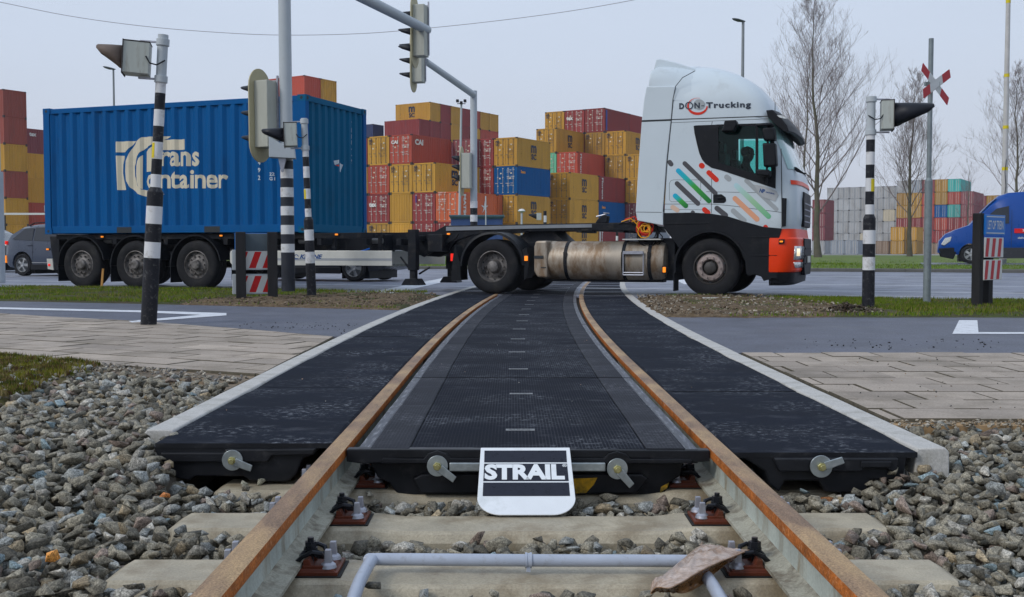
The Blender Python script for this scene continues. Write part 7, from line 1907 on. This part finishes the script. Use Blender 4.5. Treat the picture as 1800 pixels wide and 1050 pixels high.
# van
YV = 45.5; zv = .25
VV = 46.2; vx = PV(1649, 440, VV)[0]
van = thing('delivery_van', 'blue high roof delivery van with red band on the right', 'van', tuple(UV(vx, VV + .985, zv)), -A20)
def VX(px, py): u, z = PV(px, py, VV); return (u - vx, z - zv)
tops = [(1649, 437), (1651, 424), (1662, 412), (1680, 404), (1704, 396), (1722, 376), (1740, 358), (1757, 344), (1775, 338), (1800, 336), (1850, 335), (1900, 335), (1935, 337), (1945, 345)]
T_ = [VX(*p) for p in tops]; bel = [(x, min(z, 1.42 + .06 * min(1, x))) for x, z in T_]; bel = [(x, min(z - .01, b_)) for (x, z), (_, b_) in zip(T_, bel)]
low = [(x, .35 if x > .35 else .42) for x, z in T_]
XV = VX(1706, 450)[0]
car_body(van, low, T_, bel, 1.95, m_vanblue, (XV, XV + 3.7), .36, .14)
for s in (-1, 1):
    car_wheel(van, XV, s * .96, .36, -s); car_wheel(van, XV + 3.7, s * .96, .36, -s)
    P_ = [VX(*p) for p in [(1730, 396), (1740, 377), (1752, 367), (1774, 362), (1774, 393)]]
    mb = MB(); mb.add([(x, s * (.955 - max(0, z - 1.45) * .115 + .02), z) for x, z in P_], [tuple(range(len(P_)))]); mb.build('side_window', m_carglass, van, recalc=False)
    mb = MB(); P_ = [VX(*p) for p in [(1649, 437), (1700, 433), (1712, 424), (1712, 434), (1698, 444), (1694, 458), (1652, 455)]]; 
    mb.prism([VX(*p) for p in [(1650, 437), (1686, 434), (1680, 446), (1676, 456), (1655, 452)]], s * .97, s * .80); mb.build('bumper', m_black, van, bevel=.03)
    mb = MB(); mb.prism([VX(*p) for p in [(1732, 436), (1985, 434), (1985, 452), (1732, 455)]], s * .985, s * .96); mb.build('side_cladding', m_cardark, van, bevel=.01)
    mb = MB(); mb.prism([VX(*p) for p in [(1654, 430), (1661, 419), (1673, 416), (1671, 424), (1660, 432)]], s * .965, s * .75); mb.build('headlight', m_lens, van, bevel=.02)
    mb = MB(); mb.prism([VX(*p) for p in [(1783, 402), (1960, 401), (1960, 410), (1783, 410)]], s * .992, s * .978); rbd = mb.build('red_band', mat('van_red', (.6, .015, .02), .4), van)
    mb = MB(); mb.box((VX(1778, 415)[0], s * .977, 1.35), (.012, .006, 1.5)); mb.build('door_gap', m_gapm, van)
tv, tf_ = text2d('deliver', 1, bold=.02, shear=.2); q0, q1 = VX(1789, 420), VX(1806, 416.5); tv = fit2d(tv, q0[0], q1[0], q0[1], q1[1]); mb = MB(); mb.add([(x, -.993, z) for x, z in tv], tf_); mb.build('lettering', m_mw, van, recalc=False)
mb = MB(); tv, tf_ = text2d('x-press', 1, bold=.03); q0, q1 = VX(1797, 409), VX(1830, 403); tv = fit2d(tv, q0[0], q1[0], q0[1], q1[1]); mb.add([(x, -.9935, z) for x, z in tv], tf_); mb.build('lettering', m_mw, van, recalc=False)
Pw = [VX(*p) for p in [(1706, 396), (1723, 377), (1740, 360), (1753, 349)]]
mb = MB(); mb.add([(x - .02, y, z + .015) for x, z in Pw for y in (-.72, .72)], [(2 * i, 2 * i + 1, 2 * i + 3, 2 * i + 2) for i in range(3)]); mb.build('windscreen', m_carglass, van, recalc=False)
# ================================================================ VERGES, GRASS, TREES
m_verge = mat('verge_ground', (.045, .055, .012), .95, var=.5, scale=2.4, dirt=(.075, .055, .032), dirt_amt=.5, dirt_scale=1.8, grain=(30, .5), bump=.8, bump_scale=40)
m_dirt = mat('bare_dirt', (.10, .068, .038), .95, var=.4, scale=7, dirt=(.20, .16, .115), dirt_amt=.35, dirt_scale=14, grain=(40, .6), bump=1.0, bump_scale=60)
def verge_mesh(name, near, far, m, h, nseg=70, ncross=10, rough=.02, kind='structure', seed=0):
    """raised strip between two polylines (world xy)"""
    def along(P, t):
        q = t * (len(P) - 1); i = min(int(q), len(P) - 2); return Vector(P[i]).lerp(Vector(P[i + 1]), q - i)
    vs = []
    for a in range(nseg + 1):
        for b_ in range(ncross + 1):
            p = along(near, a / nseg).lerp(along(far, a / nseg), b_ / ncross)
            e_ = min(1, min(b_, ncross - b_) / 1.6) * min(1, min(a, nseg - a) / 1.5)
            z = -.03 + (h + .03) * e_ + rough * (noise.noise(Vector((p.x * 1.3, p.y * 1.3, seed))) + .5 * noise.noise(Vector((p.x * 4, p.y * 4, seed)))) * e_
            vs.append((p.x, p.y, z))
    n1 = ncross + 1; mb = MB(); mb.add(vs, [(a * n1 + b_, (a + 1) * n1 + b_, (a + 1) * n1 + b_ + 1, a * n1 + b_ + 1) for a in range(nseg) for b_ in range(ncross)])
    o = mb.build(name, m, smooth=70); tag(o, kind=kind); return o
LVn = [G(x, y).xy for x, y in [(-700, 512), (-200, 524), (0, 529.5), (250, 534.5), (500, 540), (700, 545.5)]]
LVf = [UV(u, RV0 + .02).xy for u in np.linspace(G(-700, 500).x * 1.0 - 8, -7.95, 6)]
ue = [-24, -19.5, -17.2, -14.2, -11.0, -7.75]; LVf = [UV(u, RV0 + .02).xy for u in ue]
verge_left = verge_mesh('left_verge', LVn, LVf, m_verge, .035, 160, 10, .03, seed=1)
RVn = [Vector((2.36, 12.3)), Vector((4, 12.28)), Vector((7, 12.28)), Vector((12, 12.28)), Vector((20, 12.3))]
RVf = [UV(u, RV0 - .01).xy for u in (-3.75, -1.5, 2.0, 7.0, 15.5)]
verge_right = verge_mesh('right_verge', RVn, RVf, m_verge, .035, 140, 14, .03, seed=2)
# bare churned dirt beside the crossing
def patch(name, poly, m, h, seed, res=.12, rough=.05):
    xs_ = [p[0] for p in poly]; ys_ = [p[1] for p in poly]; x0, x1, y0, y1 = min(xs_), max(xs_), min(ys_), max(ys_)
    nx_, ny_ = int((x1 - x0) / res) + 1, int((y1 - y0) / res) + 1; idx = {}; vs = []; fs = []
    def inside(x, y): return pt_in(poly, x, y)
    for j in range(ny_):
        for i in range(nx_):
            x, y = x0 + i * res, y0 + j * res
            d = min((Vector((x, y)) - Vector(p_)).length for p_ in [Vector(poly[k]).lerp(Vector(poly[(k + 1) % len(poly)]), q / 6) for k in range(len(poly)) for q in range(6)])
            ins = inside(x, y); e_ = min(1, d / .35) if ins else -min(1, d / .15)
            z = -.02 + (h + .02) * max(0, e_) + (rough * (noise.noise(Vector((x * 2.6, y * 2.6, seed))) + .6 * noise.noise(Vector((x * 8, y * 8, seed)))) if ins else 0) * max(0, e_) - (.05 if not ins else 0)
            idx[i, j] = len(vs); vs.append((x, y, z))
    for j in range(ny_ - 1):
        for i in range(nx_ - 1):
            if any(inside(x0 + (i + a) * res, y0 + (j + b_) * res) for a in (0, 1) for b_ in (0, 1)): fs.append((idx[i, j], idx[i + 1, j], idx[i + 1, j + 1], idx[i, j + 1]))
    mb = MB(); mb.add(vs, fs); o = mb.build(name, m, smooth=80); tag(o, kind='structure'); return o
dirtR = [tuple(G(x, y).xy) for x, y in [(1122, 530), (1160, 558), (1300, 559), (1430, 559), (1560, 556), (1540, 545), (1440, 536), (1330, 524), (1120, 523)]]
patch('dirt_patch', dirtR, m_dirt, .045, 4)
dirtL = [tuple(G(x, y).xy) for x, y in [(700, 544.5), (560, 541), (300, 535.5), (330, 531), (470, 524), (600, 519), (690, 518), (768, 521), (752, 530)]]
patch('dirt_patch', dirtL, m_dirt, .045, 5)
# loose stones and clods on the dirt, paths and pavers
V = []; Fc = []; T = []; nv = 0
def scatter_poly(poly, n, s0, s1, z, cols, nearw=1):
    xs_ = [p[0] for p in poly]; ys_ = [p[1] for p in poly]; c = 0
    while c < n:
        x, y = random.uniform(min(xs_), max(xs_)), random.uniform(min(ys_), max(ys_))
        if pt_in(poly, x, y): stone(x, y, z + random.uniform(0, .02), random.uniform(s0, s1), (lambda g, k: tuple(q * g for q in k))(random.uniform(.65, 1.3), random.choice(cols))); c += 1
scatter_poly(dirtR, 1500, .008, .03, .04, [(.16, .12, .08), (.24, .20, .15), (.07, .045, .028), (.10, .07, .04), (.30, .27, .22)])
scatter_poly(dirtL, 1100, .008, .028, .04, [(.12, .09, .06), (.17, .13, .09), (.06, .04, .025), (.07, .05, .03)])
pathR = [tuple(G(x, y).xy) for x, y in [(1420, 596), (1760, 596), (1760, 616), (1380, 616)]]; scatter_poly(pathR, 60, .004, .014, 0, [(.02, .02, .02)])
pathL = [tuple(G(x, y).xy) for x, y in [(400, 566), (640, 570), (610, 590), (420, 575)]]; scatter_poly(pathL, 60, .004, .012, 0, [(.02, .02, .02)])
pavR = [tuple(G(x, y).xy) for x, y in [(1400, 630), (1790, 630), (1790, 732), (1560, 732)]]; scatter_poly(pavR, 55, .003, .009, 0, [(.03, .03, .03), (.10, .08, .06), (.3, .2, .1)])
scatter_poly([(-1.4, 4.5), (1.4, 4.5), (1.4, 11), (-1.4, 11)], 50, .002, .006, 0, [(.35, .33, .30), (.02, .02, .02), (.3, .2, .15)])
sandR = [tuple(G(x, y).xy) for x, y in [(1560, 736), (1900, 736), (1900, 745), (1580, 745)]]; scatter_poly(sandR, 260, .004, .016, -.02, [(.24, .19, .13), (.3, .27, .22)])
sandL = [tuple(G(x, y).xy) for x, y in [(-100, 624), (200, 641), (440, 664), (420, 672), (200, 650), (-100, 632)]]; scatter_poly(sandL, 500, .006, .024, -.01, [(.24, .21, .17), (.3, .27, .22), (.18, .17, .16)])
turfe = [tuple(G(x, y).xy) for x, y in [(0, 645), (60, 650), (120, 640), (185, 645), (110, 668), (60, 690), (0, 702)]]; scatter_poly(turfe, 60, .014, .034, .005, [(.20, .18, .14), (.13, .12, .10), (.26, .26, .24)])
heap = YP(1530, 556, 12.6)
for k in range(240):
    a, r_ = random.uniform(0, 2 * PI), random.gauss(0, .13); stone(7.9 * 0 + G(1505, 556).x + r_ * 1.8 * math.cos(a), G(1505, 553).y + r_ * math.sin(a), max(.03, .12 - abs(r_) * .5) * random.random() + .03, random.uniform(.012, .035), (.055, .04, .028))
V2 = np.concatenate(V); F2 = np.concatenate(Fc); T2 = np.concatenate(T)
me = bpy.data.meshes.new('loose_stones'); me.from_pydata(V2.tolist(), [], F2.tolist()); ca_ = me.color_attributes.new('tone', 'FLOAT_COLOR', 'POINT'); ca_.data.foreach_set('color', T2.ravel()); me.materials.append(m_bal)
o = bpy.data.objects.new('loose_stones', me); COL.objects.link(o); tag(o, 'scattered small stones and clods on the dirt, cycle path and paving', 'stones', kind='stuff')
# pale litter by the front wheel
p = G(1255, 524, .05); mb = MB(); mb.box((0, 0, .0), (.35, .10, .012)); mb.box((.2, .05, .004), (.12, .08, .01)); o = mb.build('paper_scrap', m_swht, bevel=.003); o.location = p; tag(o, 'white scrap lying in the dirt under the front wheel of the truck', 'litter')
# blades of grass
m_blade = bpy.data.materials.new('grass_blade'); m_blade.use_nodes = True
n = m_blade.node_tree.nodes; l = m_blade.node_tree.links; at = n.new('ShaderNodeAttribute'); at.attribute_name = 'tone'; l.new(at.outputs['Color'], n['Principled BSDF'].inputs['Base Color']); n['Principled BSDF'].inputs['Roughness'].default_value = .6; n['Principled BSDF'].inputs['Specular IOR Level'].default_value = .05
def grass(name, label, sampler, n_, h0, h1, wid, cols, dens=None, clump=None):
    B_ = np.zeros((n_ * 3, 3), np.float32); Tn = np.ones((n_ * 3, 4), np.float32); c = 0; tries = 0
    while c < n_ and tries < n_ * 30:
        tries += 1; x, y, z = sampler()
        if dens is not None and random.random() > dens(x, y): continue
        h = random.uniform(h0, h1) * (.6 + .8 * (noise.noise(Vector((x * .9, y * .9, 8))) * .5 + .5)); a = random.uniform(0, PI); dx, dy = math.cos(a) * wid, math.sin(a) * wid * .5; lx, ly = random.gauss(0, h * .4), random.gauss(0, h * .4)
        B_[c * 3] = (x - dx, y - dy, z - .01); B_[c * 3 + 1] = (x + dx, y + dy, z - .01); B_[c * 3 + 2] = (x + lx, y + ly, z + h)
        q = noise.noise(Vector((x * .7, y * .7, 2))) * .5 + .5; k = cols[0] if random.random() < .15 + .75 * q else random.choice(cols[1:]); g = random.uniform(.7, 1.3)
        if clump: k = cols[min(len(cols) - 1, max(0, int((noise.noise(Vector((x * clump, y * clump, 3))) * 1.3 + .5) * len(cols))))] if random.random() < .8 else k
        Tn[c * 3:c * 3 + 3, :3] = np.array(k) * g; c += 1
    B_ = B_[:c * 3]; Tn = Tn[:c * 3]
    me = bpy.data.meshes.new(name); me.from_pydata(B_.tolist(), [], [(3 * i, 3 * i + 1, 3 * i + 2) for i in range(c)]); ca = me.color_attributes.new('tone', 'FLOAT_COLOR', 'POINT'); ca.data.foreach_set('color', Tn.ravel()); me.materials.append(m_blade)
    o = bpy.data.objects.new(name, me); COL.objects.link(o); tag(o, label, 'grass', kind='stuff'); return o
gcols = [(.105, .165, .010), (.15, .165, .025), (.05, .075, .010), (.19, .15, .06)]
LVpoly = [tuple(p) for p in LVn] + [tuple(p) for p in reversed(LVf)]
RVpoly = [tuple(p) for p in RVn] + [tuple(p) for p in reversed(RVf)]
def poly_sampler(poly, z, xr):
    ys_ = [p[1] for p in poly]
    def f():
        while True:
            x, y = random.uniform(*xr), random.uniform(min(ys_), max(ys_))
            if pt_in(poly, x, y): return x, y, z
    return f
def densL(x, y):
    d = .95 if not pt_in(dirtL, x, y) else .10
    return d * (.10 + .9 * max(0, min(1, noise.noise(Vector((x * .9, y * 1.6, 7))) * 2.2 + .62)))
def densR(x, y):
    d = 1.0 if not pt_in(dirtR, x, y) else .12
    return d * (.15 + .85 * max(0, min(1, noise.noise(Vector((x * .9, y * 1.5, 11))) * 2.0 + .75))) * (1 if y > 13.0 else .45)
grass('verge_grass', 'short patchy grass on the left verge before the trailer wheels', poly_sampler(LVpoly, .035, (-14, -1.5)), 36000, .016, .045, .006, gcols, densL)
grass('verge_grass', 'short green grass on the right verge round the striped post', poly_sampler(RVpoly, .035, (2.4, 11)), 36000, .016, .048, .006, gcols, densR)
def far_s():
    u = random.uniform(-25, 44); v = 40.98 + abs(random.gauss(0, 1)) * 5; p = UV(u, v); return p.x, p.y, FVZ(v) + (.0 if not (-2 < u and 45.1 < v < 50.1) else -5)
grass('far_grass', 'green grass on the raised verge across the road', far_s, 42000, .03, .09, .014, [(.11, .19, .010), (.15, .19, .025), (.06, .10, .012)])
# mossy turf at the left edge of the ballast
turf = [tuple(G(x, y).xy) for x, y in [(-160, 618), (0, 626), (100, 632), (178, 643), (150, 655), (95, 668), (60, 688), (0, 700), (-160, 705)]]
patch('turf', turf, mat('moss_ground', (.10, .095, .03), .95, var=.5, scale=9, dirt=(.15, .11, .06), dirt_amt=.5, dirt_scale=6, bump=1, bump_scale=60), .012, 6, .06, .006)
grass('turf_grass', 'mossy yellow green turf between the ballast and the left paving', poly_sampler(turf, .014, (-4.8, -2.2)), 34000, .004, .030, .004, [(.15, .15, .015), (.20, .16, .075), (.07, .042, .022), (.10, .12, .014), (.17, .11, .05), (.05, .06, .012)], lambda x, y: max(.10, min(1, .62 + 1.8 * noise.noise(Vector((x * 4.5, y * 4.5, 4))))), clump=5.5)

# bare trees -----------------------------------------------------------------
m_bark = mat('tree_bark', (.11, .10, .075), .9, var=.3, scale=2, dirt=(.10, .13, .06), dirt_amt=.3, dirt_scale=1.2); m_twig = mat('twig_bark', (.17, .14, .14), .9, var=.2)
def bare_tree(label, base, H, r0, seed, lean=0.0, nb=34, spread=.36, low=.18, kmax=3):  # trunk, limbs and twigs
    rd_ = random.Random(seed); root = thing('bare_tree', label, 'tree', tuple(base), 0, 'bare winter trees behind the road')
    # trunk: leader with slight wander
    n_ = 14; pts = []; x = y = 0
    for k in range(n_ + 1):
        t_ = k / n_; x += rd_.gauss(0, .006) * H * (.3 + t_) + lean * H / n_; y += rd_.gauss(0, .006) * H; pts.append(Vector((x, y, H * t_)))
    rs = [max(.012, r0 * (1 - .93 * (k / n_) ** .8)) * (1.25 if k == 0 else 1) for k in range(n_ + 1)]
    mb = MB(); mb.tube(pts, rs, 10); mb.build('trunk', m_bark, root, smooth=60)
    br_ = MB(); tw = MB()
    def limb(p, d, L, r, lev):
        ns = 4 if lev == 0 else 3; P = [p.copy()]; dd = d.copy(); rr_ = [r]
        for k in range(ns):
            dd = (dd + Vector((rd_.gauss(0, .13), rd_.gauss(0, .13), .16 + rd_.gauss(0, .08)))).normalized(); p = p + dd * (L / ns); P.append(p.copy()); rr_.append(max(.0035, r * (1 - .75 * (k + 1) / ns)))
        (br_ if lev < 2 else tw).tube(P, rr_, 5 if lev == 0 else 3, caps=False)
        if lev >= kmax: return
        nc = {0: rd_.randint(6, 9), 1: rd_.randint(4, 6), 2: rd_.randint(3, 4)}[lev]
        for c in range(nc):
            t_ = rd_.uniform(.22, 1.0); q = t_ * ns; i = min(int(q), ns - 1); o_ = P[i].lerp(P[i + 1], q - i)
            side = Vector((rd_.gauss(0, 1), rd_.gauss(0, 1), rd_.gauss(.35, .5))).normalized()
            limb(o_, (dd * .9 + side * .8).normalized(), L * rd_.uniform(.38, .6), max(.005, r * .45 * (1.1 - t_ * .5)), lev + 1)
    for b_ in range(nb):
        t_ = low + (1 - low) * (b_ + rd_.random()) / nb; q = t_ * n_; i = min(int(q), n_ - 1); o_ = pts[i].lerp(pts[i + 1], q - i)
        a = b_ * 2.4 + rd_.gauss(0, .4); up = .85 + .6 * t_
        d = Vector((math.cos(a), math.sin(a), up)).normalized(); L = H * spread * (1.12 - t_) ** .75 * rd_.uniform(.7, 1.1)
        limb(o_, d, max(L, .5), max(.010, rs[i] * .30), 0)
    br_.build('crown', m_twig, root, recalc=False); tw.build('twigs', m_twig, root, recalc=False)
    return root
def tree_at(label, px, pbase, ptop, Y, rpx, **k):
    b = YP(px, pbase, Y); H = YP(px, ptop, Y).z - b.z; b.z -= .3; return bare_tree(label, b, H + .3, rpx / 1900 * Y, **k)
tree_at('tallest bare tree right beside the white cab', 1440, 447, 22, 64, 6.2, seed=3, nb=36, spread=.44, low=.16, lean=-.035)
tree_at('second bare stem leaning right behind the front bumper', 1416, 447, 70, 70, 3.6, seed=12, nb=24, spread=.36, low=.25, lean=-.01, kmax=2)
tree_at('bare tree between the striped post and the cross sign', 1600, 448, 148, 72, 4.6, seed=21, nb=34, spread=.38, low=.22, lean=-.02)
tree_at('bare tree at the right picture edge above the van', 1786, 445, 135, 80, 3.8, seed=33, nb=34, spread=.42, low=.25)
tree_at('faint small bare tree behind the right twin-post boards', 1700, 445, 290, 150, 2.2, seed=44, nb=18, spread=.40, low=.3, kmax=2)

# ---------------------------------------------------------------- air
m_haze = bpy.data.materials.new('haze'); m_haze.use_nodes = True; n = m_haze.node_tree.nodes; n.clear()
ho = n.new('ShaderNodeOutputMaterial'); hv = n.new('ShaderNodeVolumePrincipled'); hv.inputs['Density'].default_value = .0003; hv.inputs['Color'].default_value = (.86, .90, 1.0, 1); hv.inputs['Anisotropy'].default_value = .2
m_haze.node_tree.links.new(hv.outputs[0], ho.inputs['Volume'])
mb = MB(); mb.box((0, 150, 14), (700, 560, 31)); hz = mb.build('haze', m_haze); tag(hz, 'thin pale haze over the whole place', 'haze', kind='stuff')
